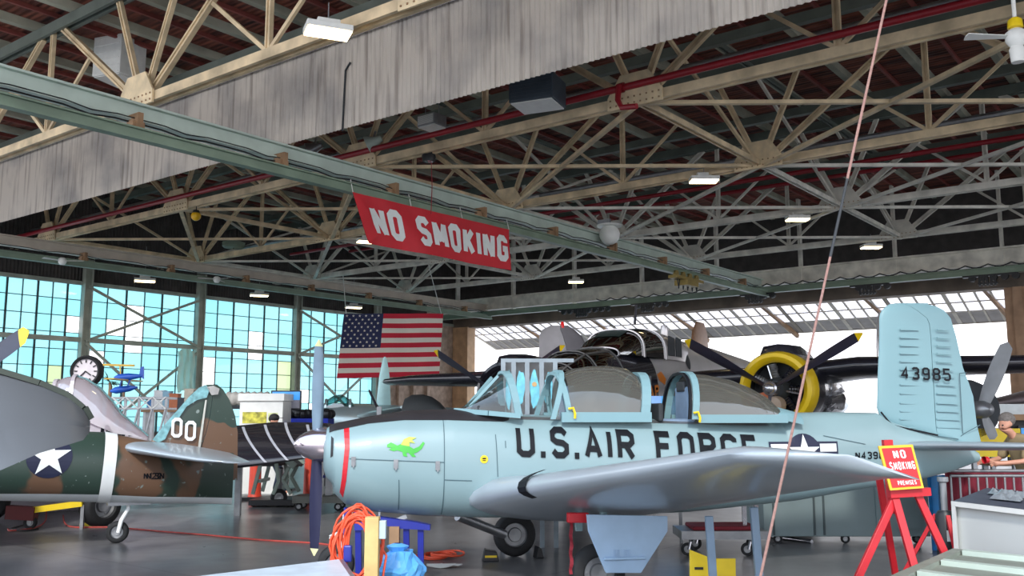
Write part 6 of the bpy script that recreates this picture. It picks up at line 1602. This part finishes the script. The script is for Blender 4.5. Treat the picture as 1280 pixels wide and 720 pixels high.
M_ORC = mat('orange cable', (226, 84, 50), .5, 0, .1); a = s_(446, 686)
a0 = a.copy()
for k in range(17):
    cx, cz = a0.x + random.uniform(-.02, .03), a0.z + random.uniform(-.04, .03); rx, rz = random.uniform(.1, .19), random.uniform(.2, .31); th_ = random.uniform(-.2, .2)
    pts = []
    for i in range(26):
        q = 2 * PI * i / 26; x_ = rx * math.cos(q) * (1 + .1 * math.sin(3 * q + k)); z_ = rz * math.sin(q)
        pts.append((cx + x_ * math.cos(th_) - z_ * math.sin(th_) * .4, random.uniform(-.012, .012) + .02 * math.sin(q * 2 + k), cz + z_))
    MB().tube(pts, .009, 6, True).build('cable_loop', M_ORC, s_.t, smooth=60)
pts = [(a0.x + .12, .02, a0.z + .1), (a0.x + .22, .0, a0.z - .05), (a0.x + .2, -.05, a0.z - .22), (a0.x + .1, -.05, .02), (a0.x - .3, -.1, .012)]
MB().tube(pts, .009, 6).build('loose_end', M_ORC, s_.t, smooth=60)
MB().tube([(a0.x, .03, a0.z + .2), (a0.x + .1, -.02, a0.z + .22)], .014, 6).build('hook', M_STEEL, s_.t)
MB().box((a0.x - .06, -.03, a0.z - .03), (.06, .05, .12)).build('plug', M_BLUE, s_.t, bevel=.01)
s_ = Spot('plastic_bag', 'crumpled bright blue plastic bag beside the wooden post', 'bag', 500, 700, 7.5)
a = s_(500, 690); rings = []
random.seed(3)
for i in range(15):
    z = .0 + .66 * i / 14; r0 = .175 * (1 + .1 * math.sin(i * 1.3)) * (1 if i < 13 else 1 - .2 * (i - 12))
    rings.append([Vector((a.x + (r0 + random.uniform(-.022, .022)) * math.cos(q), (r0 + random.uniform(-.02, .02)) * math.sin(q), z + random.uniform(-.012, .012) * (i > 0))) for q in [2 * PI * k / 22 for k in range(22)]])
MB().loft(rings, True, True).build('bag', mat('blue plastic', (92, 168, 232), .3, 0, .1, 5.), s_.t)
MB().lathe([(.04, .64), (.09, .7), (.03, .72)], (a.x - .02, 0, 0), 'Z', 9).build('knot', mat('blue plastic', (0, 0, 0)), s_.t)
s_ = Spot('nose_jack', 'dark blue steel stand supporting the nose of the trainer', 'stand', 480, 690, 9.9)
def sb_(a, b_, w_, h_, nm, da=0., db=0.):
    A, B2 = s_(*a), s_(*b_); A.y += da; B2.y += db; MB().bar(A, B2, w_, h_, (0, 1, 0)).build(nm, M_BLUE, s_.t)
MB().prism([(s_(x, y).x, s_(x, y).z) for x, y in ((444, 638), (470, 645), (520, 652), (538, 656), (538, 662), (500, 660), (478, 655), (452, 662), (444, 662))], (0, 0, 0), (1, 0, 0), (0, 0, 1), .12).build('cradle', M_BLUE, s_.t)
MB().prism([(s_(x, y).x, s_(x, y).z) for x, y in ((431, 634), (436, 636), (434, 668), (430, 668))], (0, 0, 0), (1, 0, 0), (0, 0, 1), .1).build('side_plate', M_BLUE, s_.t)
for px in (508, 526, 448):
    q = s_(px, 658); MB().bar(q, Vector((q.x, q.y + .1, 0)), .06).build('leg', M_BLUE, s_.t)
q = s_(500, 688); MB().bx(s_(440, 690).x, s_(528, 690).x, -.15, .2, .0, .06).build('base', M_BLUE, s_.t)
q = s_(494, 672); MB().bx(q.x - .05, q.x + .05, -.1, 0, 0.06, q.z + .12).build('wood_block', M_BROWN, s_.t)
# floor items
def floorpath(pts, r_, name, m_, label, cat, group=None):
    P_ = [atz(x, y, r_) for x, y in pts]; out = []
    for i in range(len(P_) - 1):
        p_0 = P_[max(i - 1, 0)]; p_3 = P_[min(i + 2, len(P_) - 1)]
        for k in range(6):
            u = k / 6; a_, b2 = P_[i], P_[i + 1]
            out.append(.5 * ((2 * a_) + (b2 - p_0) * u + (2 * p_0 - 5 * a_ + 4 * b2 - p_3) * u * u + (3 * a_ - p_0 - 3 * b2 + p_3) * u ** 3))
    out.append(P_[-1]); return solo(name, MB().tube(out, r_, 6), m_, label, cat, group, smooth=60)
M_REDC = mat('faded red cable', (176, 70, 62), .6)
floorpath([(79, 644), (82, 655), (96, 659), (140, 659), (200, 664), (262, 669), (330, 675), (395, 679), (430, 684)], .012, 'floor_cable', M_REDC, 'thin red cable snaking across the floor below the camouflaged fighter', 'cable')
floorpath([(58, 640), (56, 652), (42, 660), (14, 663), (10, 661)], .012, 'floor_cable', M_REDC, 'short red cable loop on the floor at the far left', 'cable')
floorpath([(50, 640), (44, 650), (30, 656), (12, 661), (30, 663), (48, 661)], .012, 'floor_cable', M_BLACK, 'short black cable on the floor at the far left', 'cable')
random.seed(8)
cb = Spot('cable_pile', 'flat pile of orange cable on the floor right of the blue stand', 'cable', 548, 689, 11.7)
for k in range(7):
    c_ = cb(536 + k * 4, 690); c_.z = .015 + k * .006; rx = random.uniform(.12, .2)
    MB().tube([(c_.x + rx * math.cos(q), c_.y + rx * 1.1 * math.sin(q), c_.z + .008 * math.sin(q * 2 + k)) for q in [2 * PI * i / 20 for i in range(20)]], .012, 6, True).build('cable_loop', M_ORC, cb.t, smooth=60)
m = MB(); c0 = atz(555, 709, .0); random.seed(2)
ps = [(c0 + CR * (.2 * math.cos(q)) * random.uniform(.7, 1.1) + CF * .1 * math.sin(q)) + Vector((0, 0, .01 + random.random() * .03)) for q in [2 * PI * i / 14 for i in range(14)]]
m.add([c0 + Vector((0, 0, .04))] + ps, [(0, i + 1, (i + 1) % 14 + 1) for i in range(14)]); m.add([p - Vector((0, 0, .008)) for p in ps], [list(range(14))[::-1]])
solo('paper_scrap', m, M_WHITE, 'white crumpled paper on the floor right of the blue bag', 'paper')
def chock(px, py, w_, rot, lab, stripe=True, col=M_BLACK):
    c_ = atz(px, py, 0); t = thing('wheel_chock', lab, 'wheel chock', c_, CROT + rot, 'wheel chocks')
    MB().prism([(-w_ / 2, 0), (w_ / 2, 0), (w_ / 2 - .03, .11), (-w_ / 2 + .03, .14)], (0, 0, 0), (1, 0, 0), (0, 0, 1), .16).build('block', col, t, bevel=.01)
    if stripe: MB().box((0, -.083, .06), (w_ * .7, .006, .025)).build('stripe', M_YEL, t)
chock(613, 701, .2, .1, 'black chock with yellow stripe in front of the small wheel under the belly'); chock(673, 697, .1, .3, 'small black chock behind the small wheel under the belly', False)
chock(112, 657, .27, .0, 'bright yellow chock on the floor left of the little tail wheel', False, M_YEL)
lw = Spot('loose_wheel', 'large black tyred wheel behind the camouflaged fuselage', 'wheel', 125, 640, 14.9); wheel(lw.t, (0, 0, .33), .33, .26, (1, -.5, 0)); 
lw.t.location.z = 0
MB().bar((0, .2, 0), (0, .2, .5), .08).build('stand', M_STEEL, lw.t)
tb = Spot('tow_bar', 'yellow tow bar under the camouflaged fuselage', 'tow bar', 60, 635, 14.6)
MB().bar(tb(22, 640), tb(104, 629), .09, .1, (0, 1, 0)).build('bar', M_YEL, tb.t); MB().bar(tb(10, 640), tb(45, 642), .2, .16, (0, 1, 0)).build('hitch', mat('dark red steel', (96, 28, 30), .6), tb.t)
q = tb(38, 652); wheel(tb.t, Vector((q.x, 0, .1)), .1, .08, (0, 1, 0)); MB().bar(Vector((q.x, 0, .1)), tb(40, 638), .04).build('axle_arm', M_STEEL, tb.t)
q = tb(104, 631); MB().bar(q, Vector((q.x, q.y, 0)), .05).build('prop', M_STEEL, tb.t)

# ---- under the wing: struts, yellow boards, trolley, container, tube
s_ = Spot('wing_trestle', 'powder-blue pair of struts under the near wing with yellow boards', 'trestle', 910, 700, 7.6)
for a, b_ in (((886, 645), (891, 720)), ((942, 634), (949, 720))):
    A, B2 = s_(*a), s_(*b_); B2 = A + (B2 - A) * (A.z / (A.z - B2.z)); MB().bar(A, B2, .06, .05, (0, 1, 0)).build('strut', mat('blue-grey strut paint', (116, 138, 160), .45), s_.t, bevel=.004)
for pts in (((862, 687), (890, 698), (890, 760), (862, 760)), ((895, 698), (919, 698), (919, 760), (895, 760))):
    MB().prism([(s_(x, y, 7.9).x, s_(x, min(y, 770), 7.9).z if y < 750 else .0) for x, y in pts], (0, .3, 0), (1, 0, 0), (0, 0, 1), .03).build('board', M_YEL, s_.t)
q = s_(873, 710, 7.9); MB().box((q.x, .28, q.z), (.07, .01, .02)).build('handle_slot', M_BLACK, s_.t)
MB().bx(s_(860, 720).x, s_(952, 720).x, .0, .3, .0, .05).build('foot', M_STEEL, s_.t)
s_ = Spot('trolley', 'low flat trolley on castors with red padding, under the rear of the wing', 'trolley', 905, 680, 11.9)
a, b_ = s_(850, 658), s_(958, 672); z_ = .24
MB().bx(a.x, b_.x, -.1, .55, z_ - .04, z_ + .06).build('deck', M_STEEL, s_.t); MB().bx(a.x + .15, b_.x - .1, -.05, .5, z_ + .06, z_ + .11).build('padding', mat('maroon padding', (120, 30, 42), .8), s_.t, bevel=.02)
for px in (933, 948): q = s_(px, 650); MB().bar((q.x, .1, z_), (q.x, .1, z_ + .42), .05).build('post', M_CHROME, s_.t)
for x_, y_ in ((a.x + .08, -.05), (a.x + .28, .5), (b_.x - .25, -.05), (b_.x - .05, .5)):
    c_ = Vector((x_, y_, .08)); wheel(s_.t, c_, .08, .045, (.4, 1, 0)); MB().tube([c_ + Vector((.0, -.04, 0)), c_ + Vector((.03, -.02, .09)), c_ + Vector((.03, 0, .13))], .018, 6).build('castor_fork', M_CHROME, s_.t)
s_ = Spot('storage_container', 'big greenish grey metal container behind the rear fuselage', 'container', 1060, 660, 12.9)
a, b_ = s_(955, 660), s_(1163, 660)
M_CONT = mat('greenish grey container paint', (112, 128, 130), .5, .1, .1, 1.5)
MB().bx(a.x, b_.x, 0, 1.0, .1, 1.02).build('body', M_CONT, s_.t, bevel=.01)
for px in (967, 1018, 1030, 1108): q = s_(px, 650); MB().bx(q.x - .012, q.x + .012, -.014, 0, .12, 1.0).build('seam', mat('dark seam', (60, 72, 74), .7), s_.t)
MB().bx(s_(1095, 650).x, s_(1150, 650).x, -.02, 0, .2, .85).build('access_panel', M_CONT, s_.t); MB().bx(a.x - .02, b_.x + .02, -.03, 1.02, 1.0, 1.06).build('lid', M_CONT, s_.t)
for px in (975, 1060, 1150): q = s_(px, 680); wheel(s_.t, Vector((q.x, .1, .06)), .06, .05, (0, 1, 0))
solo('fluorescent_tube', MB().tube([atz(962, 670, .03), atz(1015, 677, .03)], .03, 8), M_CHROME, 'shiny metal tube lying on the floor before the grey container', 'tube', smooth=50)

# ---- right background: barrier, red goods, blue sheet, booth with screen, far silver wing
s_ = Spot('crowd_barrier', 'steel bar barrier before the maroon cloth at the right', 'barrier', 1235, 610, 11.6)
a, b_ = s_(1188, 590), s_(1300, 590)
for z in (.35, .98, 1.04): MB().tube([(a.x, 0, z), (b_.x, 0, z)], .02, 8).build('rail', M_STEEL, s_.t, smooth=60)
n_ = 11
for k in range(n_): x_ = a.x + (b_.x - a.x) * k / (n_ - 1); MB().tube([(x_, 0, .35), (x_, 0, .98)], .012, 6).build('upright', M_STEEL, s_.t)
for x_ in (a.x + .1, b_.x - .1): MB().bar((x_, -.2, .02), (x_, .2, .02), .05).build('foot', M_STEEL, s_.t); MB().bar((x_, 0, .02), (x_, 0, .35), .03).build('post', M_STEEL, s_.t)
s_ = Spot('maroon_curtain', 'maroon cloth screen behind the steel barrier', 'cloth', 1235, 600, 12.0)
MB().loft([[Vector((s_(1182 + k * 4, 600).x, .04 * math.sin(k * 1.3), 0)), Vector((s_(1182 + k * 4, 600).x, .03 * math.sin(k * 1.3 + .4), 1.0))] for k in range(27)], False, False).build('cloth', mat('maroon cloth', (116, 30, 48), .85, 0, .25, 5), s_.t, smooth=60)
s_ = Spot('blue_sheet', 'blue sheet of plastic hanging below the tail cone', 'sheet', 1180, 610, 12.3)
MB().loft([[Vector((s_(1160 + k * 5, 600).x, .05 * math.sin(k * 1.9), 0)), Vector((s_(1160 + k * 5, 600).x, .05 * math.sin(k * 1.9 + .5), s_(1180, 594).z))] for k in range(8)], False, False).build('sheet', mat('blue sheet plastic', (50, 130, 190), .4), s_.t, smooth=60)
s_ = Spot('display_booth', 'white panelled booth with a wooden shelf and blue screen at the right edge', 'booth', 1262, 530, 16.5)
q0, q1 = s_(1228, 505), s_(1330, 520)
MB().bx(q0.x, q1.x, .1, .2, q1.z, q0.z).build('panel', mat('booth white', (206, 212, 212), .5), s_.t); q2 = s_(1252, 518)
MB().bx(q2.x, q1.x, -.2, .1, q2.z - .1, q2.z).build('shelf', M_BROWN, s_.t); MB().bx(q2.x + .1, q1.x, .05, .1, 0.9, q2.z - .1).build('back_panel', M_BLACK, s_.t)
q3, q4 = s_(1269, 532), s_(1310, 556); MB().bx(q3.x, q4.x, -.1, -.05, q4.z, q3.z).build('screen_frame', M_BLACK, s_.t); MB().bx(q3.x + .04, q4.x - .04, -.11, -.1, q4.z + .04, q3.z - .04).build('screen', mat('blue screen', (60, 130, 190), .3, emit=.5, var=.5, vs=4), s_.t)
for x_ in (q0.x + .05, q1.x - .05): MB().bar((x_, .15, 0), (x_, .15, q1.z), .08).build('post', M_STEEL, s_.t)
MB().bx(q0.x, q1.x, -.2, .3, .85, .92).build('table_top', M_BROWN, s_.t)
s_ = Spot('distant_wing', 'pinkish silver wing seen far behind at the right edge', 'wing', 1255, 500, 19.)
a, b_ = s_(1222, 506), s_(1400, 470)
foil([((a.x, -.4, a.z), (a.x + .1, .9, a.z), .06, (0, 0, 1)), ((a.x + 1.2, -1.0, s_(1290, 494).z), (a.x + 1.2, .9, s_(1290, 494).z), .34, (0, 0, 1)), ((b_.x, -1.2, a.z + .25), (b_.x, 1.2, a.z + .25), .4, (0, 0, 1))]).build('wing_skin', mat('pinkish silver', (186, 170, 174), .35, .5), s_.t, smooth=50)
MB().bar((b_.x - .5, 0, 0), (b_.x - .5, 0, a.z + .1), .12).build('stand', M_STEEL, s_.t)
s_ = Spot('blue_board', 'bright blue display board seen through the rear cockpit', 'board', 830, 505, 13.)
a, b_ = s_(813, 495), s_(851, 522); M_BB1, M_BB2 = mat('powder blue board', (120, 160, 214), .5), mat('sky blue board', (70, 160, 220), .5, 0, .3, 6)
MB().bx(a.x, a.x + (b_.x - a.x) * .36, 0, .03, .5, a.z).build('side_leaf', M_BB1, s_.t); MB().bx(a.x + (b_.x - a.x) * .36, b_.x, .02, .05, .5, a.z).build('picture_leaf', M_BB2, s_.t)
for x_ in (a.x + .03, b_.x - .03): MB().bar((x_, .03, 0), (x_, .03, .6), .04).build('leg', M_STEEL, s_.t)
# display rack behind the windscreen
s_ = Spot('display_rack', 'tall grey-framed rack of pale cyan picture panels behind the front cockpit', 'rack', 660, 480, 12.6)
ztop = s_(660, 453).z; M_RACK = mat('rack grey', (136, 148, 156), .5)
xs = [s_(px, 480).x for px in (629, 642, 659, 677, 694)]
for x_ in xs: MB().bx(x_ - .03, x_ + .03, -.03, .03, 0, ztop).build('post', M_RACK, s_.t)
MB().bx(xs[0] - .03, xs[-1] + .25, -.03, .03, ztop, ztop + .05).build('top_rail', M_RACK, s_.t); MB().bx(xs[0], xs[-1], -.03, .03, 1.6, 1.72).build('lower_rail', M_RACK, s_.t)
M_PIC = glass('printed clear panel', (236, 240, 244), .06, trans=.5); M_CYP = mat('cyan print', (110, 190, 210), .5, 0, .25, 10); M_ORP = mat('sand print', (196, 160, 110), .5)
for i in range(4):
    p_ = MB().add([(xs[i], .01, 1.7), (xs[i + 1], .01, 1.7), (xs[i + 1], .01, ztop), (xs[i], .01, ztop)], [(0, 1, 2, 3)]).build('picture_panel', M_PIC, s_.t)
    cx = (xs[i] + xs[i + 1]) / 2; w_ = (xs[i + 1] - xs[i]) * .42; random.seed(i + 4)
    poly = [(cx + w_ * math.cos(q) * random.uniform(.5, 1), 2.05 + .3 * math.sin(q) * random.uniform(.6, 1)) for q in [2 * PI * k / 14 for k in range(14)]]
    MB().prism(poly, (0, 0, 0), (1, 0, 0), (0, 0, 1), .006).build('print', M_CYP, p_)
    if i == 2: MB().prism([(cx + w_ * .4 * x, 2.12 + w_ * .4 * y) for x, y in ell(12)], (0, -.006, 0), (1, 0, 0), (0, 0, 1), .006).build('print_badge', M_ORP, p_)

# ================================================================== left background clutter
# ground-level display stand with slanted top
s_ = Spot('display_lectern', 'pale green metal lectern with pierced slanted sides on a black base', 'lectern', 345, 600, 18.5)
M_LEC = mat('pale sage metal', (138, 152, 142), .5, .1, .08)
for yy in (-.35, .35):
    pts = {'front_leg': ((334, 570), (322, 616)), 'rear_leg': ((350, 572), (354, 600)), 'rear_strut': ((354, 600), (347, 616)), 'rear_brace': ((367, 582), (359, 598)), 'rear_foot': ((359, 598), (369, 616)), 'side_rail': ((352, 563), (374, 582))}
    for nm_, (a_, b2) in pts.items():
        A, B2 = s_(*a_), s_(*b2); MB().bar((A.x, yy, A.z), (B2.x, yy, B2.z), .065 if nm_ != 'side_rail' else .12, .05, (0, 1, 0)).build(nm_, M_LEC, s_.t)
MB().bar((s_(330, 600).x, -.35, s_(330, 600).z), (s_(330, 600).x, .35, s_(330, 600).z), .06).build('cross_rail', M_LEC, s_.t)
a, b_ = s_(320, 560), s_(352, 560); MB().bx(a.x, b_.x, -.35, .35, a.z - .18, a.z).build('top_board', M_LEC, s_.t); MB().bar((b_.x, 0, a.z - .06), (s_(374, 580).x, 0, s_(374, 582).z), .62, .03, (0, 0, 1)).build('slanted_panel', M_GRIL, s_.t)
MB().bx(s_(328, 570).x, s_(352, 570).x, -.3, .3, s_(330, 582).z, a.z - .18).build('cabinet', M_GRIL, s_.t)
MB().bx(s_(319, 616).x, s_(373, 616).x, -.45, .45, 0.03, .13).build('base', M_BLACK, s_.t)
for px in (323, 370):
    for y_ in (-.35, .35): wheel(s_.t, Vector((s_(px, 618).x, y_, .05)), .05, .04, (0, 1, 0))
for px, d, lab in ((319, 19.6, 'orange-red floor post left of the pale green lectern'), (386, 19.2, 'orange-red floor post behind the lower propeller blade')):
    s_ = Spot('floor_post', lab, 'post', px, 600, d, 'orange-red floor posts'); w_ = .13 if px < 330 else .11
    MB().lathe([(w_ + .02, .06), (w_, .1), (w_ * .85, s_(px, 567 if px < 330 else 572).z), (.001, s_(px, 567 if px < 330 else 572).z + .02)], (0, 0, 0), 'Z', 16).build('column', mat('orange-red plastic', (206, 66, 44), .5), s_.t, smooth=40); MB().bx(-.26, .26, -.26, .26, 0, .07).build('base', M_BLACK, s_.t)
s_ = Spot('low_dolly', 'low grey wheeled dolly carrying a steel column behind the propeller', 'dolly', 400, 620, 17.6)
a, b_ = s_(370, 620), s_(432, 620); MB().bx(a.x, b_.x, -.3, .3, .14, .26).build('deck', mat('olive grey metal', (104, 106, 100), .6), s_.t); q = s_(405, 590)
for x_ in (q.x - .07, q.x + .1): MB().bx(x_ - .06, x_ + .06, -.05, .05, .26, 1.25).build('column', M_STEEL, s_.t)
MB().bar(s_(397, 595), s_(412, 596), .05).build('blue_bar', M_BLUE, s_.t)
for x_ in (a.x + .1, b_.x - .1): wheel(s_.t, Vector((x_, -.2, .07)), .07, .05, (0, 1, 0)); wheel(s_.t, Vector((x_, .2, .07)), .07, .05, (0, 1, 0))
# white display case, screen, white duct roll, low tables
s_ = Spot('display_case', 'white display case with a yellow-green diorama window', 'display case', 327, 515, 21.)
a, b_ = s_(300, 501), s_(353, 531); MB().bx(a.x, b_.x, 0, .8, 0, a.z).build('cabinet', M_WHITE, s_.t, bevel=.01)
MB().bx(s_(300, 500).x - .03, s_(354, 500).x + .03, -.05, .85, a.z, a.z + .16).build('lid', M_WHITE, s_.t)
MB().bx(s_(304, 500).x, s_(334, 500).x, -.012, 0, s_(304, 529).z, s_(304, 515).z).build('diorama_window', mat('diorama foliage', (186, 180, 70), .6, 0, .7, 7), s_.t); MB().bx(s_(336, 500).x, s_(348, 500).x, -.012, 0, s_(304, 529).z, s_(304, 516).z).build('side_window', mat('diorama pale', (196, 202, 150), .6, 0, .5, 9), s_.t)
s_ = Spot('video_screen', 'flat screen showing blue sky on a stand beside the white display case', 'screen', 357, 500, 22.)
a, b_ = s_(339, 488), s_(376, 512); MB().bx(a.x, b_.x, 0, .06, b_.z, a.z).build('frame', M_BLACK, s_.t); MB().bx(a.x + .03, b_.x - .03, -.008, 0, (a.z + b_.z) / 2, a.z - .03).build('picture_sky', mat('screen sky', (60, 140, 210), .3, emit=.7, var=.45, vs=3), s_.t)
MB().bx(a.x + .03, b_.x - .03, -.008, 0, b_.z + .03, (a.z + b_.z) / 2).build('picture_ground', mat('screen ground', (110, 110, 120), .3, emit=.4, var=.3, vs=6), s_.t); MB().bx((a.x + b_.x) / 2 - .05, (a.x + b_.x) / 2 + .05, 0, .06, .05, b_.z).build('stand', M_BLACK, s_.t); MB().bx(a.x + .1, b_.x - .1, -.2, .25, 0, .05).build('foot', M_BLACK, s_.t)
s_ = Spot('blue_table', 'long table with blue cloth and dark fringe behind the propeller', 'table', 385, 520, 23.)
a, b_ = s_(352, 521), s_(410, 527); MB().bx(a.x, b_.x, 0, .8, a.z - .3, a.z - .04).build('cloth', mat('royal cloth', (40, 60, 190), .7), s_.t)
for x_ in (a.x + .1, b_.x - .1): MB().bar((x_, .4, 0), (x_, .4, a.z - .3), .06).build('leg', M_GRIL, s_.t)
random.seed(1); m = MB()
for k in range(30): m.sphere((a.x + (b_.x - a.x) * k / 29, .1 + random.random() * .3, a.z + .04 + random.random() * .06), .12, 6)
m.build('fringe', M_BLACK, s_.t); s_.t.children[-1]['kind'] = 'stuff'
s_ = Spot('duct_roll', 'long white fabric duct lying on a dark table behind the camouflaged fin', 'duct', 310, 498, 23.5)
a, b_ = s_(284, 496), s_(337, 496); pts = [(a.x + (b_.x - a.x) * k / 20, 0, a.z - .05) for k in range(21)]
MB().tube(pts, [.17 + .02 * math.sin(k * 2.1) for k in range(21)], 12).build('duct', mat('cream fabric', (214, 208, 196), .8), s_.t, smooth=60)
MB().bx(a.x, b_.x, -.3, .4, a.z - .3, a.z - .21).build('table_top', M_GRIL, s_.t)
for x_ in (a.x + .1, b_.x - .1): MB().bar((x_, 0, 0), (x_, 0, a.z - .3), .08).build('leg', M_GRIL, s_.t)
# shelf rack with model floatplane, palm, tyre clock
s_ = Spot('truss_rack', 'grey lattice equipment rack under the blue model floatplane', 'rack', 175, 510, 24.)
a, b_ = s_(140, 496), s_(206, 530); MB().bx(a.x, b_.x, 0, .8, a.z - .06, a.z).build('shelf', M_STEEL, s_.t); MB().bx(a.x, b_.x, 0, .8, s_(150, 512).z, s_(150, 512).z + .05).build('shelf', M_STEEL, s_.t)
for k in range(5): x_ = a.x + (b_.x - a.x) * k / 4; MB().bx(x_ - .03, x_ + .03, 0, .05, 0, a.z).build('post', M_STEEL, s_.t)
for k in range(4):
    x_ = a.x + (b_.x - a.x) * k / 4; x2 = a.x + (b_.x - a.x) * (k + 1) / 4; z1, z2 = s_(150, 511).z, a.z
    MB().bar((x_, 0, z1), (x2, 0, z2), .03).build('lattice', M_WHITE, s_.t); MB().bar((x_, 0, z2), (x2, 0, z1), .03).build('lattice', M_WHITE, s_.t); MB().bar((x_, 0, .2), (x2, 0, z1), .04).build('lattice', M_STEEL, s_.t)
mdl = Spot('model_floatplane', 'blue model floatplane with a yellow wing tip standing on the grey rack', 'model aeroplane', 160, 480, 24.2, z=a.z + s_.p.z * 0)
M_MB = mat('model blue', (30, 88, 190), .3); M_MY = mat('model yellow', (222, 178, 60), .4)
A, B2 = mdl(143, 472), mdl(178, 470)
MB().tube([A, A.lerp(B2, .15), A.lerp(B2, .5), A.lerp(B2, .8), B2], [.03, .085, .09, .06, .03], 12).build('fuselage', M_MB, mdl.t, smooth=60)
MB().prism([(mdl(x, y).x, mdl(x, y).z) for x, y in ((174, 470), (176, 459), (180, 458), (180, 474))], (0, 0, 0), (1, 0, 0), (0, 0, 1), .03).build('tail_fin', M_MB, mdl.t)
MB().prism([(-.02, -.9), (.22, -.9), (.24, .9), (0, .9)], mdl(150, 475), (1, 0, 0), (0, 1, 0), .03).build('wing', M_MY, mdl.t)
F0, F1 = mdl(138, 489), mdl(172, 484); MB().tube([F0, F0.lerp(F1, .2), F0.lerp(F1, .7), F1], [.03, .09, .08, .02], 10).build('float', M_MB, mdl.t, smooth=60)
for u in (.3, .6): MB().bar(F0.lerp(F1, u), A.lerp(B2, u), .03).build('float_strut', M_MB, mdl.t)
q = mdl(155, 492); MB().bar((F0.lerp(F1, .5)), (F0.lerp(F1, .5).x, 0, -0.0), .05).build('stand', M_BROWN, mdl.t)
MB().bar(mdl(128, 456), mdl(168, 457), .05).build('upper_wing', M_MY, mdl.t); MB().bar(mdl(150, 457), mdl(151, 470), .025).build('wing_strut', M_MY, mdl.t)
pf = Spot('potted_palm', 'small dark green palm between the tyre clock and the model floatplane', 'palm', 137, 485, 25.); random.seed(9)
c0 = pf(137, 478)
MB().tube([(c0.x, 0, .3), (c0.x + .03, 0, c0.z - .1), (c0.x, 0, c0.z)], [.07, .05, .03], 8).build('trunk', M_BROWN, pf.t); MB().lathe([(.001, 0), (.2, 0), (.28, .4), (.001, .38)], (c0.x, 0, 0), 'Z', 16).build('pot', M_GRIL, pf.t)
lf = MB()
for k in range(22):
    a_ = random.uniform(0, 2 * PI); el_ = random.uniform(-.1, 1.3); L_ = random.uniform(.35, .5); d = Vector((math.cos(a_) * math.cos(el_), math.sin(a_) * math.cos(el_), math.sin(el_))); sd2 = d.cross(Vector((0, 0, 1))).normalized() * .03
    lf.add([c0 * 1, c0 + d * L_ * .5 + sd2, c0 + d * L_ + Vector((0, 0, -.08)), c0 + d * L_ * .5 - sd2], [(0, 1, 2, 3)])
lf.build('fronds', mat('palm green', (44, 74, 58), .6), pf.t)
s_ = Spot('tyre_clock', 'round wall clock set in a black tyre on a tall post behind the bubble canopy', 'clock', 108, 464, 19.5)
c0 = s_(108, 464); r0 = m2(19, 19.5)
MB().lathe([(r0 * .8, -.06), (r0 * .95, -.1), (r0 * 1.05, -.02), (r0 * 1.02, .1), (r0 * .8, .1)], c0, 'Y', 32).build('tire', M_RUBBER, s_.t, smooth=50); fc = MB().lathe([(.001, -.03), (r0 * .82, -.03), (r0 * .82, .05), (.001, .05)], c0, 'Y', 32).build('face', mat('clock face', (200, 192, 196), .5), s_.t)
for k in range(12): a_ = k * PI / 6; d = Vector((math.sin(a_), 0, math.cos(a_))); MB().bar(c0 + d * r0 * .55 + Vector((0, -.04, 0)), c0 + d * r0 * .75 + Vector((0, -.04, 0)), .02).build('hour_mark', M_BLACK, fc)
for a_, L_ in ((2.2, .45), (3.9, .65)): d = Vector((math.sin(a_), 0, math.cos(a_))); MB().bar(c0 + Vector((0, -.045, 0)), c0 + d * r0 * L_ + Vector((0, -.045, 0)), .02).build('hand', M_BLACK, fc)
MB().bar((c0.x, .1, 0), (c0.x, .1, c0.z - r0), .1).build('post', M_STEEL, s_.t)
# hanging white cloth and dark plant on the window brace
c = atY(232, 436, YW - .6)
rings = []
for k in range(9):
    px = 222 + k * 2.6; rings.append([atY(px + math.sin(j_ * .8) * 1.2 + (2.5 - j_ * .3) * 0, 436 + j_ * 6.5 + (0 if 1 < k < 7 else 3), YW - .55 + .12 * math.sin(k * 2.1 + j_ * .4)) for j_ in range(9)])
solo('hanging_cloth', MB().loft(rings, False, False), glass('off-white cloth', (226, 228, 214), .02, trans=.9, diff=.3, rough=.6), 'off-white cloth draped over the window rail left of the camouflaged fin', 'cloth', smooth=60)
# crates and boxes by the glazed wall
s_ = Spot('work_bench', 'cluttered bench by the glazed wall left of the camouflaged fin', 'bench', 205, 520, 30.)
a, b_ = s_(176, 512), s_(245, 512); MB().bx(a.x, b_.x, 0, .9, a.z - .08, a.z).build('top', M_BROWN, s_.t)
for x_ in (a.x + .1, (a.x + b_.x) / 2, b_.x - .1): MB().bx(x_ - .04, x_ + .04, .05, .85, 0, a.z - .08).build('leg', M_STEEL, s_.t)
random.seed(21)
bxl = ['blue', 'white', 'pale blue', 'orange', 'dark grey', 'cream']
for k, (col, nm) in enumerate(zip(((50, 110, 170), (214, 216, 216), (140, 180, 200), (190, 110, 70), (60, 64, 72), (210, 200, 180)), bxl)):
    x_ = a.x + .2 + k * (b_.x - a.x - .3) / 6; h_ = .25 + .5 * random.random(); q = s_.p + CR * x_ + CF * .4; q.z = s_.p.z + a.z
    m = MB().box((0, 0, h_ / 2), (.24 + .06 * (k % 2), .3, h_)); tb_ = thing('storage_box', '%s box standing on the cluttered bench by the glazed wall' % nm, 'box', q, CROT, 'boxes on the bench')
    m.build('box', mat('%s carton' % nm, col, .6), tb_, bevel=.01); MB().box((0, 0, h_ + .01), (.26 + .06 * (k % 2), .32, .03)).build('lid', mat('%s carton' % nm, col), tb_)
